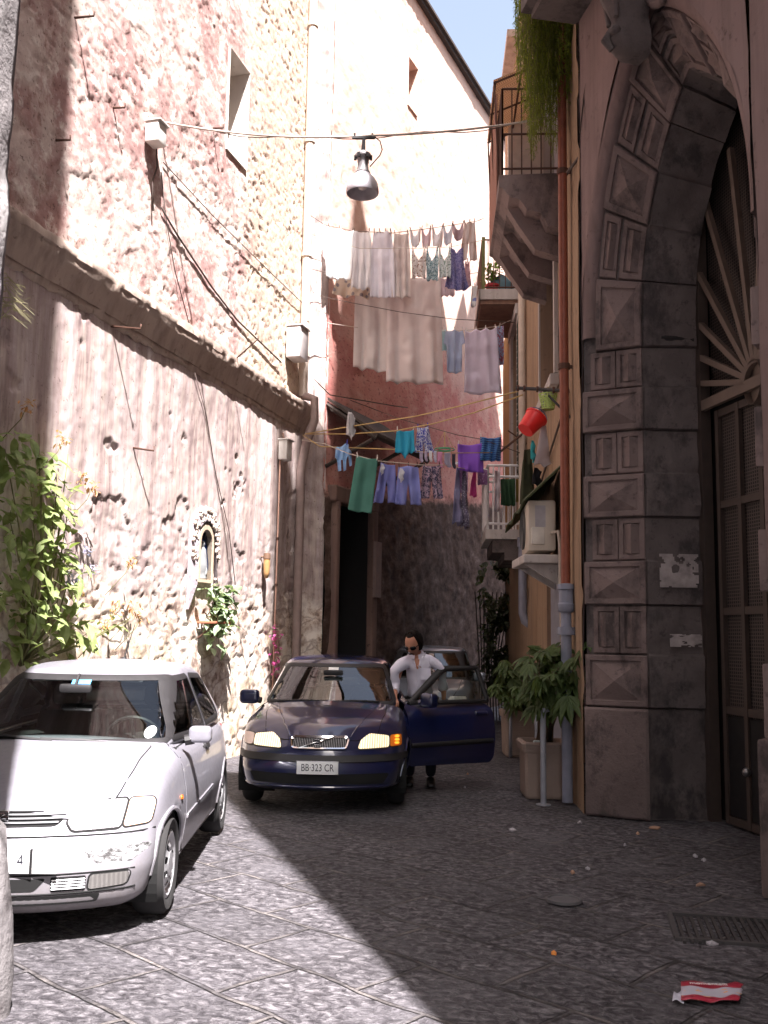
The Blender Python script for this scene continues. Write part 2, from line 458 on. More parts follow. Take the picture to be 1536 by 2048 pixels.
BEIGEPIPE = plain('beige_painted_pipe', (.52, .44, .37), .6)
COPPER = plain('red_brown_pipe', (.23, .07, .042), .42, .15, .2)
CABLE = plain('dusty_cable', (.09, .065, .055), .8)
PALECABLE = plain('pale_cable', (.48, .40, .34), .7)
ROPE = plain('yellow_cord', (.46, .31, .12), .8)
TERRA = plain('terracotta', (.50, .16, .075), .75)
LAMPGREY = plain('weathered_aluminium', (.52, .49, .52), .45, .3, .2)

# ------------------------------------------------------------------ old church wall on the sunny side
lb = thing('plastered_building', 'tall weathered pink building with a stucco cornice along the sunny left side', 'building', (-5.85, 0, 0))
def d_up(Yg, Zg):
    k = math.sqrt(1 + LW[1] ** 2); s = Yg * k
    d = .03 * (fbm(s * .9, Zg * .9, 4, 11) - .5)
    pit = fbm(s * 11.0 + Zg * 6, Zg * 17.0, 4, 21, .6)
    tf = sstep(12.6, 13.5, Yg + 1.2 * (fbm(s * .8, Zg * .5, 3, 31) - .5))
    amt = .35 + .65 * sstep(.42, .62, fbm(s * .8, Zg * .8, 3, 41)) + .5 * tf
    d -= .012 * amt * sstep(.58, .70, pit)
    d += .012 * (fbm(s * 14, Zg * 16, 2, 51) - .5)
    # flakes of plaster left standing
    fl = sstep(.50, .515, fbm(s * 2.3, Zg * 2.3, 6, 61, .62)) * (1 - tf)
    d += .010 * fl
    hol = sstep(.0, .12, np.maximum(np.maximum(12.6 - Yg, Yg - 13.28), np.maximum(8.2 - Zg, Zg - 9.8)))
    return d * hol
def d_lo(Yg, Zg):
    k = math.sqrt(1 + LW[1] ** 2); s = Yg * k
    d = .05 * (fbm(s * .8, Zg * .8, 3, 71) - .5)
    lowm = sstep(3.0, 2.1, Zg + 1.6 * (fbm(s * .7, Zg * .7, 4, 81) - .5))
    peel = sstep(.57, .585, fbm(s * 1.3, Zg * 1.1, 5, 91, .6)) * sstep(1.5, 3.0, Zg)
    rub = fbm(s * 3.6, Zg * 4.4, 5, 101, .6)
    d -= .018 * np.maximum(lowm, peel)
    d += lowm * (.032 * (rub - .5) - .014 * sstep(.54, .70, fbm(s * 7.5, Zg * 12, 4, 111)))
    d -= .010 * peel * sstep(.48, .7, fbm(s * 7, Zg * 7, 4, 121))
    d += .010 * (fbm(s * 14, Zg * 10, 2, 131) - .5)
    hol = sstep(.0, .10, np.maximum(np.maximum(12.22 - Yg, Yg - 12.66), np.maximum(2.3 - Zg, Zg - 3.05)))
    return d * hol
YE = 15.75
wallgrid('upper_wall', LW, 7.6, YE, 5.3, 13.6, .027, UPPER, lb, d_up, [(12.62, 13.26, 8.25, 9.74)])
wallgrid('upper_wall_rear', LW, -1.0, 7.6, 5.3, 16, .3, UPPER, lb)
wallgrid('parapet_wall', LW, 7.6, YE, 13.6, 16, .2, UPPER, lb)
wallgrid('lower_wall', LW, 6.2, YE, -.05, 5.0, .024, LOWER, lb, d_lo, [(12.25, 12.63, 2.32, 3.02)])
wallgrid('lower_wall_rear', LW, -1.0, 6.2, -.05, 5.0, .3, LOWER, lb)
niche('window', LW, 12.62, 13.26, 8.25, 9.74, .55, CREAM, lb)
# end pier that steps forward to the pink house
mb = MB()
A, B = wpt(LW, YE, 0), wpt(PW_, 16.0, 0)
zs_ = lin(-.05, 16, .05); us = np.linspace(0, 1, 8)
def fpier(u, z):
    p = A.lerp(B, u); d = .05 * (mnoise.noise(Vector((p.x * 5, p.y * 5, z * 5))))
    return Vector((p.x, p.y - d, z))
mb.grid(fpier, us, zs_)
obj('corner_pier', mb, LOWER, lb, smooth=True)
# cornice
prof = [(-.02, 4.84), (.03, 4.86), (.045, 4.92), (.03, 4.95), (.06, 5.0), (.10, 5.1), (.17, 5.2), (.2, 5.23), (.2, 5.3), (.215, 5.31), (.215, 5.38), (.20, 5.41), (-.02, 5.46)]
mb = MB(); yl = lin(-1.0, YE + .1, .05)
def fcorn(y, i):
    o, z = prof[int(i)]
    n1 = mnoise.noise(Vector((y * 1.7, i * .4, 3.3))); n2 = mnoise.noise(Vector((y * 7, i * 1.3, 9)))
    drop = max(0.0, mnoise.noise(Vector((y * 3.1, 0, 7))) - .25) * .12
    if i < 4: o = o + .025 * n2; z = z + .04 * n2 - drop * .5
    return wpt(LW, y, z + .012 * n1 + .008 * n2 + (.07 if i < 4 else 0), o * .66 * (1 + .12 * n2) - (.03 * drop if i > 7 else 0))
mb.grid(fcorn, list(yl), list(range(len(prof))))
obj('cornice', mb, CORN, lb, smooth=True, sharp=50)
# body and flat roof behind the face
mb = MB()
pA, pB = wpt(LW, -1, 0, -.75), wpt(LW, YE, 0, -.75)
mb.hexa([(pA.x, pA.y, 0), (pB.x, pB.y, 0), (pB.x - 7, pB.y + 2, 0), (pA.x - 7, pA.y + 2, 0), (pA.x, pA.y, 15.9), (pB.x, pB.y, 15.9), (pB.x - 7, pB.y + 2, 15.9), (pA.x - 7, pA.y + 2, 15.9)])
q0, q1 = wpt(LW, -1, 16.0, .06), wpt(LW, YE, 16.0, .06)
mb.hexa([(q0.x, q0.y, 16), (q1.x, q1.y, 16), (q1.x - 7, q1.y + 2, 16), (q0.x - 7, q0.y + 2, 16), (q0.x, q0.y, 16.2), (q1.x, q1.y, 16.2), (q1.x - 7, q1.y + 2, 16.2), (q0.x - 7, q0.y + 2, 16.2)])
obj('roof', mb, CORN, lb)

# ------------------------------------------------------------------ pink house closing the lane
pk = thing('pink_house', 'red pink house with a flat roof closing the far end of the lane', 'house', (0, 18, 0))
def d_pk(Yg, Zg):
    s = Yg * 1.095
    d = .05 * (fbm(s * .8, Zg * .8, 4, 211) - .5) - .014 * sstep(.55, .7, fbm(s * 9 + Zg * 4, Zg * 7, 3, 221)) * (.3 + sstep(.4, .6, fbm(s * .7, Zg * .7, 3, 231)))
    lowm = sstep(4.1, 3.9, Zg - .115 * (Yg - 16))
    d += lowm * (.04 + .07 * (fbm(s * 3, Zg * 3, 4, 241) - .5))
    return d
PKH = 15.22
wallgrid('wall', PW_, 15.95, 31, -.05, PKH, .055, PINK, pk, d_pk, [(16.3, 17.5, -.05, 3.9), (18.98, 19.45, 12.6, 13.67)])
niche('window', PW_, 18.98, 19.45, 12.6, 13.67, .4, PINK, pk)
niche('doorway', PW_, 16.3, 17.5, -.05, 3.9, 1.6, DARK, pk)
mb = MB()
for (o, z0, z1) in ((.10, PKH, PKH + .09), (.16, PKH + .09, PKH + .15)):
    a0, a1 = wpt(PW_, 15.8, z0, o), wpt(PW_, 31.2, z0, o)
    b0, b1 = wpt(PW_, 15.8, z0, -8), wpt(PW_, 31.2, z0, -8)
    mb.hexa([a0, a1, b1, b0] + [Vector((p.x, p.y, z1)) for p in (a0, a1, b1, b0)])
obj('roof', mb, DARKW, pk)
mb = MB()     # lintel and jambs of the doorway
c = wpt(PW_, 16.9, 4.02, .04)
az = math.atan2(1, PW_[1])
mb.box(c, (1.75, .22, .28), az, bev=.03)
mb.box(wpt(PW_, 17.6, 1.95, .05), (.2, .2, 3.9), az, bev=.03)
mb.box(wpt(PW_, 16.22, 1.95, .05), (.14, .2, 3.9), az, bev=.03)
obj('door_surround', mb, mat_render('brown_lintel', (.16, .10, .085), (.21, .14, .115), (.08, .06, .055)), pk)
mb = MB()     # plank lean-to roof over the doorway
def lt(y, o, z): return wpt(PW_, y, z, o)
for i in range(7):
    t0, t1 = i / 7 + .008, (i + 1) / 7 - .008
    a = [lt(15.95 + 2.2 * t, o, z) for (t, o, z) in ((t0, .02, 5.62), (t1, .02, 5.62), (t1, .95, 4.95), (t0, .95, 4.95))]
    mb.hexa([p - Vector((0, 0, .05)) for p in a] + a)
for z, o in ((5.0, .9), (5.5, .12)):
    mb.tube([lt(15.97, o, z - .09), lt(18.12, o, z - .09)], .05, 6)
for y in (16.0, 17.05, 18.1):
    mb.tube([lt(y, .0, 5.5), lt(y, .92, 4.86)], .04, 6); mb.tube([lt(y, .0, 4.45), lt(y, .85, 4.85)], .035, 6)
obj('lean_to_roof', mb, DARKW, pk)
mb = MB(); mb.box(wpt(PW_, 17.62, 2.85, .17), (.26, .05, 1.0), az)
obj('notice_board', mb, plain('faded_board', (.24, .17, .15), .8), pk)
# body
mb = MB(); a0, a1 = wpt(PW_, 15.95, 0, -1.7), wpt(PW_, 31, 0, -1.7); b0, b1 = wpt(PW_, 15.95, 0, -8), wpt(PW_, 31, 0, -8)
mb.hexa([a0, a1, b1, b0] + [Vector((p.x, p.y, PKH)) for p in (a0, a1, b1, b0)])
obj('rear_wall', mb, PINK, pk)
# ------------------------------------------------------------------ ochre house on the shaded side
oc = thing('ochre_house', 'narrow ochre plastered house with three balconies along the shaded right side', 'house', (2.2, 14, 0))
YR0, YR1, HR = 9.62, 20.3, 15.6
def d_oc(Yg, Zg):
    return .03 * (fbm(Yg * .8, Zg * .8, 4, 311) - .5) - .02 * sstep(.6, .68, fbm(Yg * 1.5, Zg * 1.2, 5, 321))
wallgrid('wall', RW, YR0, YR1, -.05, 12.8, .08, OCHRE, oc, d_oc,
         [(11.4, 13.0, 4.9, 6.75), (16.7, 17.75, 4.3, 7.2), (11.05, 12.4, .1, 2.42), (11.0, 12.5, 7.2, 9.9), (17.2, 18.2, 8.0, 10.2)], 0, -1)
for nm, q, m_, dp in (('window_recess', (11.4, 13.0, 4.9, 6.75), OCHRE2, .35), ('door_recess', (16.7, 17.75, 4.3, 7.2), OCHRE2, .3), ('door_recess', (11.05, 12.4, .1, 2.42), OCHRE2, .2), ('door_recess', (11.0, 12.5, 7.2, 9.9), PALE, .3), ('door_recess', (17.2, 18.2, 8.0, 10.2), PALE, .3)):
    niche(nm, RW, *q, dp, m_, oc, -1)
def rbox(mb, y0, y1, z0, z1, o0, o1):    # block on the right wall, o measured out into the lane
    ps = [wpt(RW, y, 0, o, -1) for (y, o) in ((y0, o0), (y1, o0), (y1, o1), (y0, o1))]
    return mb.hexa([Vector((p.x, p.y, z0)) for p in ps] + [Vector((p.x, p.y, z1)) for p in ps])
# body; out-of-view tops stepped in height to shade the pink house
wallgrid('upper_wall', RW, YR0, 12.0, 12.8, 20, .12, OCHRE2, oc, d_oc, (), 0, -1); wallgrid('upper_wall', RW, 12.0, 14.4, 12.8, 18.2, .12, OCHRE2, oc, d_oc, (), 0, -1); wallgrid('upper_wall', RW, 14.4, 16.9, 12.8, 16.6, .12, OCHRE2, oc, d_oc, (), 0, -1)
mb = MB(); rbox(mb, YR0 + .3, YR1, 0, 12.8, -.6, -9); rbox(mb, YR0 + .01, 11.99, 12.8, 20, -.05, -9); rbox(mb, 11.99, 14.39, 12.8, 18.2, -.05, -9); rbox(mb, 14.39, 16.89, 12.8, 16.6, -.05, -9); rbox(mb, 16.9, YR1, 12.96, 15.8, -.6, -9)
obj('rear_wall', mb, OCHRE, oc)
mb = MB(); rbox(mb, 16.91, YR1 + .2, 12.8, 12.95, .2, -9)
obj('roof', mb, CORN, oc)
# end wall of the ochre house
mb = MB(); rbox(mb, YR1, YR1 + .05, -.05, 12.79, .0, -9); obj('end_wall', mb, PALE, oc)
# pale corner strip by the shutters
mb = MB(); rbox(mb, 18.3, 20.28, 3.2, 7.9, .0, .05); obj('corner_strip', mb, mat_render('ochre_strip', (.42, .27, .13), (.48, .32, .16), (.3, .19, .1), .4), oc)
mb = MB(); rbox(mb, 17.8, 18.25, 4.3, 7.3, .0, .07); rbox(mb, 16.5, 16.68, 4.3, 7.3, .0, .06); rbox(mb, 16.5, 18.25, 7.31, 7.5, .0, .09)
obj('door_surround', mb, PALE, oc)
mb = MB(); rbox(mb, 11.28, 11.39, 4.8, 6.85, .0, .05); rbox(mb, 13.01, 13.12, 4.8, 6.85, .0, .05); rbox(mb, 11.28, 13.12, 6.86, 7.0, .0, .06); rbox(mb, 11.28, 13.12, 4.66, 4.79, .0, .1)
fr = obj('window_frame', mb, PALE, oc)
mb = MB(); rbox(mb, 11.45, 12.95, 4.95, 6.7, -.30, -.26); obj('pane', mb, plain('dusty_window_glass', (.10, .105, .12), .15), fr)
SHUT = plain('dark_green_shutter', (.022, .045, .030), .65)
for (ya, yb, o0, o1) in ((16.75, 17.2, -.12, -.08), (17.25, 17.7, -.12, -.08)):
    mb = MB(); rbox(mb, ya, yb, 4.35, 7.15, o0, o1)
    for k in range(26):
        z = 4.45 + k * .102
        rbox(mb, ya + .05, yb - .05, z, z + .06, o1 + .002, o1 + .022)
    obj('shutter', mb, SHUT, oc)
# one shutter leaf folded back on the wall
mb = MB()
rbox(mb, 15.72, 16.44, 4.35, 7.15, .03, .06)
for k in range(26):
    z = 4.45 + k * .102
    rbox(mb, 15.78, 16.38, z, z + .06, .062, .08)
obj('shutter', mb, SHUT, oc)

# --- white lower balcony
bal = thing('lower_balcony_anchor', None, None) if False else None
mb = MB(); rbox(mb, 16.15, 18.0, 3.30, 3.46, -.05, .62)
sl_ = obj('balcony', mb, PALE, oc)
sl_['label'] = 'small lower balcony with white railing'
mb = MB(); rbox(mb, 16.2, 17.95, 2.95, 3.29, -.05, .30); rbox(mb, 16.2, 17.95, 3.08, 3.295, .302, .5)
obj('corbel', mb, PIPERNO2, sl_)
mb = MB()
def rp(y, z, o): return wpt(RW, y, z, o, -1)
for (ya, oa, yb, ob, n) in ((16.2, .58, 16.2, .02, 6), (16.2, .58, 17.95, .58, 14), (17.95, .58, 17.95, .02, 6)):
    for i in range(n + 1):
        t = i / n; y, o = ya + (yb - ya) * t, oa + (ob - oa) * t
        mb.tube([rp(y, 3.46, o), rp(y, 4.56, o)], .024 if i in (0, n) else .013, 6)
    for z in (3.56, 4.36, 4.55):
        mb.tube([rp(ya, z, oa), rp(yb, z, ob)], .022, 6)
obj('railing', mb, WHITEP, sl_)
mb = MB()      # white drying arm that sticks out from the corner of the railing
pa, pb = gy(975, 941, 16.15), gy(913, 926, 15.2)
mb.tube([pa, pb], .022, 6); mb.tube([pa + Vector((.3, .5, -.02)), pb + Vector((.3, .6, 0))], .016, 6); mb.tube([pb, pb + Vector((.3, .6, 0))], .016, 6)
obj('drying_arm', mb, WHITEP, sl_)

# --- middle balcony: plain slab
mb = MB(); rbox(mb, 16.9, 18.9, 7.62, 7.84, -.05, .68)
s2 = obj('balcony', mb, mat_render('brown_slab', (.27, .17, .13), (.33, .22, .165), (.15, .10, .08), .5), oc); s2['label'] = 'plain concrete balcony slab with iron rail'
mb = MB(); rbox(mb, 16.86, 18.94, 7.70, 7.89, .685, .72); rbox(mb, 16.86, 16.895, 7.70, 7.89, .0, .72)
obj('edge_band', mb, PALE, s2)
mb = MB()
for (ya, oa, yb, ob, n) in ((16.95, .65, 16.95, .02, 6), (16.95, .65, 18.85, .65, 16)):
    for i in range(n + 1):
        t = i / n; y, o = ya + (yb - ya) * t, oa + (ob - oa) * t
        mb.tube([rp(y, 7.84, o), rp(y, 8.85, o)], .016 if i in (0, n) else .008, 5)
    for z in (7.95, 8.85): mb.tube([rp(ya, z, oa), rp(yb, z, ob)], .016, 5)
obj('railing', mb, IRON, s2)
mb = MB(); rbox(mb, 16.93, 16.945, 7.86, 8.9, .60, .66); 
obj('reed_screen', mb, plain('green_brown_reed_screen', (.16, .17, .07), .9), s2)

# --- top balcony: moulded stone slab, rusty railing, door, corrugated canopy
mb = MB()
profb = [(.0, 6.35), (.18, 6.40), (.25, 6.55), (.42, 6.60), (.50, 6.72), (.62, 6.76), (.70, 6.86), (.74, 6.88), (.74, 7.02), (.0, 7.04)]
pts = []
ya, yb = 10.75, 12.85
mb.prism([(o, z) for o, z in profb], ya, yb, lambda v: wpt(RW, v.y, v.z, v.x, -1))
for y in (11.05, 11.8, 12.55):
    mb.prism([(.0, 6.1), (.3, 6.2), (.5, 6.5), (.62, 6.7), (.0, 6.8)], y - .09, y + .09, lambda v: wpt(RW, v.y, v.z, v.x + .004, -1))
s3 = obj('balcony', mb, PIPERNO, oc); s3['label'] = 'stone balcony with rusty railing under a corrugated canopy'
mb = MB()
for (a_, oa, b_, ob, n) in ((10.8, .70, 10.8, .02, 6), (10.8, .70, 12.8, .70, 17)):
    for i in range(n + 1):
        t = i / n; y, o = a_ + (b_ - a_) * t, oa + (ob - oa) * t
        mb.tube([rp(y, 7.03, o), rp(y, 8.12, o)], .015 if i in (0, n) else .009, 5)
    for z in (7.12, 7.55, 8.12): mb.tube([rp(a_, z, oa), rp(b_, z, ob)], .014, 5)
obj('railing', mb, IRON, s3)
mb = MB()
for i in range(19):       # slatted timber screen on the far end of the balcony
    y = 11.3 + i * .085
    mb.box(rp(y, 7.62, .735), (.012, .045, 1.45), 0)
obj('slat_screen', mb, plain('rust_red_slats', (.22, .09, .06), .8), s3)
mb = MB()
NV = 60
for (i0, i1) in ((0, 1),):
    def canf(t, k):
        return rp(11.2 + 1.5 * k, 8.80 - .32 * t + .015 * math.sin(k * NV * 1.2), .02 + .76 * t)
    mb.grid(canf, list(np.linspace(0, 1, 5)), list(np.linspace(0, 1, NV * 2)))
cn = obj('canopy', mb, cloth_mat('tan_corrugated_plastic', (.68, .52, .38), 'stripe', (.52, .37, .26), 30.0, .6), s3)
sm = cn.modifiers.new('thick', 'SOLIDIFY'); sm.thickness = .01
mb = MB()
for t in (.15, .55, .97): mb.tube([rp(11.2, 8.77 - .32 * t, .02 + .76 * t), rp(12.7, 8.77 - .32 * t, .02 + .76 * t)], .014, 5)
for y in (11.22, 11.95, 12.68):
    mb.tube([rp(y, 8.77, .02), rp(y, 8.45, .78)], .014, 5); mb.tube([rp(y, 8.45, .77), rp(y, 7.03, .71)], .011, 5)
obj('canopy_frame', mb, IRON, s3)
mb = MB(); rbox(mb, 11.1, 11.7, 7.05, 9.3, -.16, -.1); rbox(mb, 11.78, 12.4, 7.05, 9.3, -.16, -.1); rbox(mb, 11.1, 12.4, 9.32, 9.5, -.16, -.08)
obj('balcony_door', mb, plain('lilac_white_door', (.55, .53, .60), .5), oc)
mb = MB(); rbox(mb, 12.55, 12.72, 7.05, 9.3, .01, .5)
obj('side_panel', mb, plain('cream_panel', (.72, .66, .60), .6), s3)
# white street door with bars under the cooling unit
mb = MB(); rbox(mb, 11.06, 12.39, .1, 2.4, -.15, -.12)
dr = obj('street_door', mb, plain('dark_street_door', (.06, .05, .055), .6), oc)
mb = MB()
for i in range(12):
    y = 11.12 + i * .112
    rbox(mb, y, y + .05, .12, 2.38, -.05, -.02)
for z in (.15, 1.2, 2.34): rbox(mb, 11.06, 12.39, z, z + .05, -.07, -.052)
obj('grille', mb, plain('lilac_grey_grille', (.46, .45, .50), .5), dr)
# green awning strip
mb = MB()
def awn(t, k): return rp(10.9 + 3.2 * k, 3.62 - .40 * t + .03 * math.sin(k * 17), .02 + .42 * t)
mb.grid(awn, list(np.linspace(0, 1, 5)), list(np.linspace(0, 1, 40)))
aw = obj('awning', mb, plain('dark_green_awning', (.055, .068, .03), .9), oc); aw.modifiers.new('thick', 'SOLIDIFY').thickness = .02

# ------------------------------------------------------------------ things on the ochre house
def rthing_tube(name, label, cat, pts, r, mat, parts=(), group=None, seg=10):
    mb = MB(); mb.tube(pts, r, seg)
    o = obj(name, mb, mat, None, True, sharp=40)
    return tag(o, label, cat, group)
pX = rp(10.15, 0, .085)
rd = thing('drainpipe', 'red-brown metal rainwater pipe ending in a grey plastic boot beside the stone portal', 'drainpipe', (pX.x, pX.y, 0))
mb = MB(); mb.tube([(pX.x, pX.y, 2.15), (pX.x, pX.y, 14.5)], .050, 12); obj('pipe', mb, COPPER, rd, True, sharp=40)
mb = MB()
for z in (4.55, 6.75, 7.9): mb.lathe([(.051, -.03), (.064, -.03), (.064, .03), (.051, .03)], (pX.x, pX.y, z), 12); mb.box((pX.x + .06, pX.y, z), (.12, .03, .03))
obj('bracket', mb, IRON, rd)
mb = MB(); mb.tube([(pX.x, pX.y, .02), (pX.x, pX.y, 1.95)], .056, 12); mb.lathe([(.068, 1.93), (.085, 1.95), (.085, 2.02), (.076, 2.03), (.076, 2.16), (.09, 2.17), (.09, 2.22), (.052, 2.23)], (pX.x, pX.y, 0), 14); mb.lathe([(.069, 1.70), (.092, 1.70), (.092, 1.78), (.069, 1.78)], (pX.x, pX.y, 0), 14)
obj('boot', mb, PVC, rd, True, sharp=40)
a = rp(15.4, 0, .07)
dp = thing('drainpipe', 'beige and grey drainpipe with a bent foot behind the cooling unit', 'drainpipe', (a.x, a.y, 0))
mb = MB(); mb.tube([(a.x, a.y, 3.2), (a.x, a.y, 7.8)], .062, 10); obj('pipe', mb, BEIGEPIPE, dp, True, sharp=40)
mb = MB(); mb.tube([(a.x, a.y, 3.2), (a.x, a.y, 2.05), (a.x + .03, a.y - .03, 1.93), (a.x + .13, a.y - .05, 1.86)], .068, 10); mb.lathe([(.07, 3.1), (.085, 3.1), (.085, 3.25), (.07, 3.25)], (a.x, a.y, 0), 12)
obj('lower_pipe', mb, PVC, dp, True, sharp=40)

# cooling unit on its shelf
ac = thing('air_conditioner', 'cream outdoor cooling unit on a white shelf above a barred door', 'air conditioner', rp(11.6, 2.62, .25))
ACM = plain('cream_enamel', (.56, .50, .42), .45, 0, .05, 5)
yA, yB, zA, zB, oA, oB = 11.15, 11.98, 2.66, 3.25, .06, .38
mb = MB(); 
cc = (rp((yA + yB) / 2, (zA + zB) / 2, (oA + oB) / 2)); mb.box(cc, (oB - oA, yB - yA, zB - zA), -math.atan(RW[1]), bev=.03)
obj('casing', mb, ACM, ac, True, sharp=40)
mb = MB(); mb.lathe([(.03, .0), (.22, .0), (.235, .012), (.235, .02)], rp(11.68, 2.95, oB + .004), 24, Matrix.Rotation(-PI / 2, 4, 'Y')); 
for k in range(9): mb.lathe([(.03 + .024 * k, .004), (.036 + .024 * k, .012), (.042 + .024 * k, .004)], rp(11.68, 2.95, oB + .005), 24, Matrix.Rotation(-PI / 2, 4, 'Y'))
obj('fan_grille', mb, plain('dark_grille', (.08, .08, .08), .6), ac)
mb = MB(); pv = rp(yA, 2.83, .27); mb.box((pv.x, pv.y - .018, pv.z), (.15, .04, .20), 0, bev=.012); obj('valve_cover', mb, plain('pale_cover', (.60, .56, .50), .45), ac, True, sharp=40)
mb = MB(); pv = rp(yA, 3.06, .24); mb.box((pv.x, pv.y - .004, pv.z), (.12, .004, .25)); obj('rating_label', mb, plain('grey_label', (.40, .38, .40), .5), ac)
mb = MB(); mb.tube([rp(yA - .03, 2.86, .12), rp(yA - .09, 2.88, .05), rp(yA - .09, 2.75, .03), rp(yA - .12, 2.3, .03), rp(10.9, 1.2, .03)], .02, 7); obj('hose', mb, BEIGEPIPE, ac, True)
mb = MB(); cc = rp(11.55, 2.56, .22); mb.box(cc, (.5, 1.0, .1), 0, bev=.015); 
for y in (11.2, 11.9): mb.hexa([rp(y - .03, 2.25, 0), rp(y + .03, 2.25, 0), rp(y + .03, 2.27, .03), rp(y - .03, 2.27, .03), rp(y - .03, 2.505, 0), rp(y + .03, 2.505, 0), rp(y + .03, 2.505, .42), rp(y - .03, 2.505, .42)])
obj('shelf', mb, PALE, ac)

# iron line bracket
br_ = thing('line_bracket', 'dark iron arm for washing lines jutting from the ochre house near the red-brown pipe', 'bracket', rp(10.4, 4.35, 0))
mb = MB(); p1, p0 = rp(10.45, 4.36, -.02), gy(1033, 776, 11.0)
mb.tube([p1, p0], .022, 6); mb.tube([p1 + Vector((0, 0, -.30)), p1.lerp(p0, .5)], .014, 6)
obj('arm', mb, BLACKI, br_)
mb = MB()
for t in (.3, .6, .85, .97):
    c_ = p1.lerp(p0, t); mb.lathe([(.022, -.012), (.036, -.012), (.036, .012), (.022, .012)], c_, 8, Matrix.Rotation(PI / 2, 4, 'Y'))
obj('ring', mb, IRON, br_)
br2 = thing('line_bracket', 'shorter rusty arm for washing lines jutting from the house beside the green shutter', 'bracket', rp(15.0, 4.9, 0))
mb = MB(); mb.tube([rp(15.4, 5.0, -.02), gy(995, 908, 15.2)], .02, 6); mb.tube([rp(15.4, 4.75, -.02), rp(15.4, 4.98, .3)], .012, 6); obj('arm', mb, IRON, br2)

# cables strung over the wall and a thick one crossing from the pipe to the portal
def cable(label, pts, r=.009, mat=CABLE, group=None, name='cable', cat='cable', sag=0.0, n=14):
    P = [Vector(p) for p in pts]
    if len(P) == 2 and sag:
        P = [P[0].lerp(P[1], i / n) - Vector((0, 0, sag * 4 * (i / n) * (1 - i / n))) for i in range(n + 1)]
    mb = MB(); mb.tube(P, r, 5)
    return tag(obj(name, mb, mat, None, True), label, cat, group)

# ------------------------------------------------------------------ palace portal
PO, PU, PN = Vector((2.0, 9.62, 0)), Vector((.185, -.983, 0)), Vector((.983, .185, 0))
def pp(u, n, z): return PO + PU * u + PN * n + Vector((0, 0, z))
pal = thing('palace', 'old palace with a rusticated stone portal and dark gate on the right', 'palace', PO)
ZS, VS, HW = 4.78, 1.86, 1.46
KU, KN = (0.0, .362, .46), (0.0, .461, .982)
def skw(u): return u if u < HW else HW + (u - HW) * 1.14
def cs(t): c = math.cos(t); return math.copysign(abs(c) ** 1.6, c)
def ringpt(w, v):
    """w 0..1 across the splayed front, 1..2 across the reveal; v runs up the far jamb, over the arch and down the near jamb"""
    if w <= 1: u, n = KU[1] * w, KN[1] * w
    else: u, n = KU[1] + (KU[2] - KU[1]) * (w - 1), KN[1] + (KN[2] - KN[1]) * (w - 1)
    rad = HW - u
    if v <= ZS: return pp(u, n, v)
    arc = PI * 1.15
    if v >= ZS + arc * 1.4: return pp(skw(2 * HW - u), n, ZS - (v - ZS - arc * 1.4))
    t = (v - ZS) / (arc * 1.4) * PI
    return pp(skw(HW - rad * cs(t)), n, ZS + rad * VS * math.sin(t))
ARC = PI * 1.15 * 1.4
VEND = 2 * ZS + ARC
def rnorm(w, v):
    e = .01
    a = ringpt(min(2, w + e), v) - ringpt(max(0, w - e), v); b = ringpt(w, min(VEND, v + e)) - ringpt(w, max(0, v - e))
    n = b.cross(a); n.normalize()
    return n
SGN = 1 if rnorm(.5, 2).dot(Vector((-.4, -.9, 0))) > 0 else -1
def rn(w, v, h): return ringpt(w, v) + rnorm(w, v) * (h * SGN)
# backing of the splay and the reveal
mb = MB(); vv = lin(0, VEND, .09)
mb.grid(lambda w, v: rn(w, v, -.015), [0, .25, .5, .75, 1.0], list(vv))
obj('splay_backing', mb, PIPERNO2, pal, True)
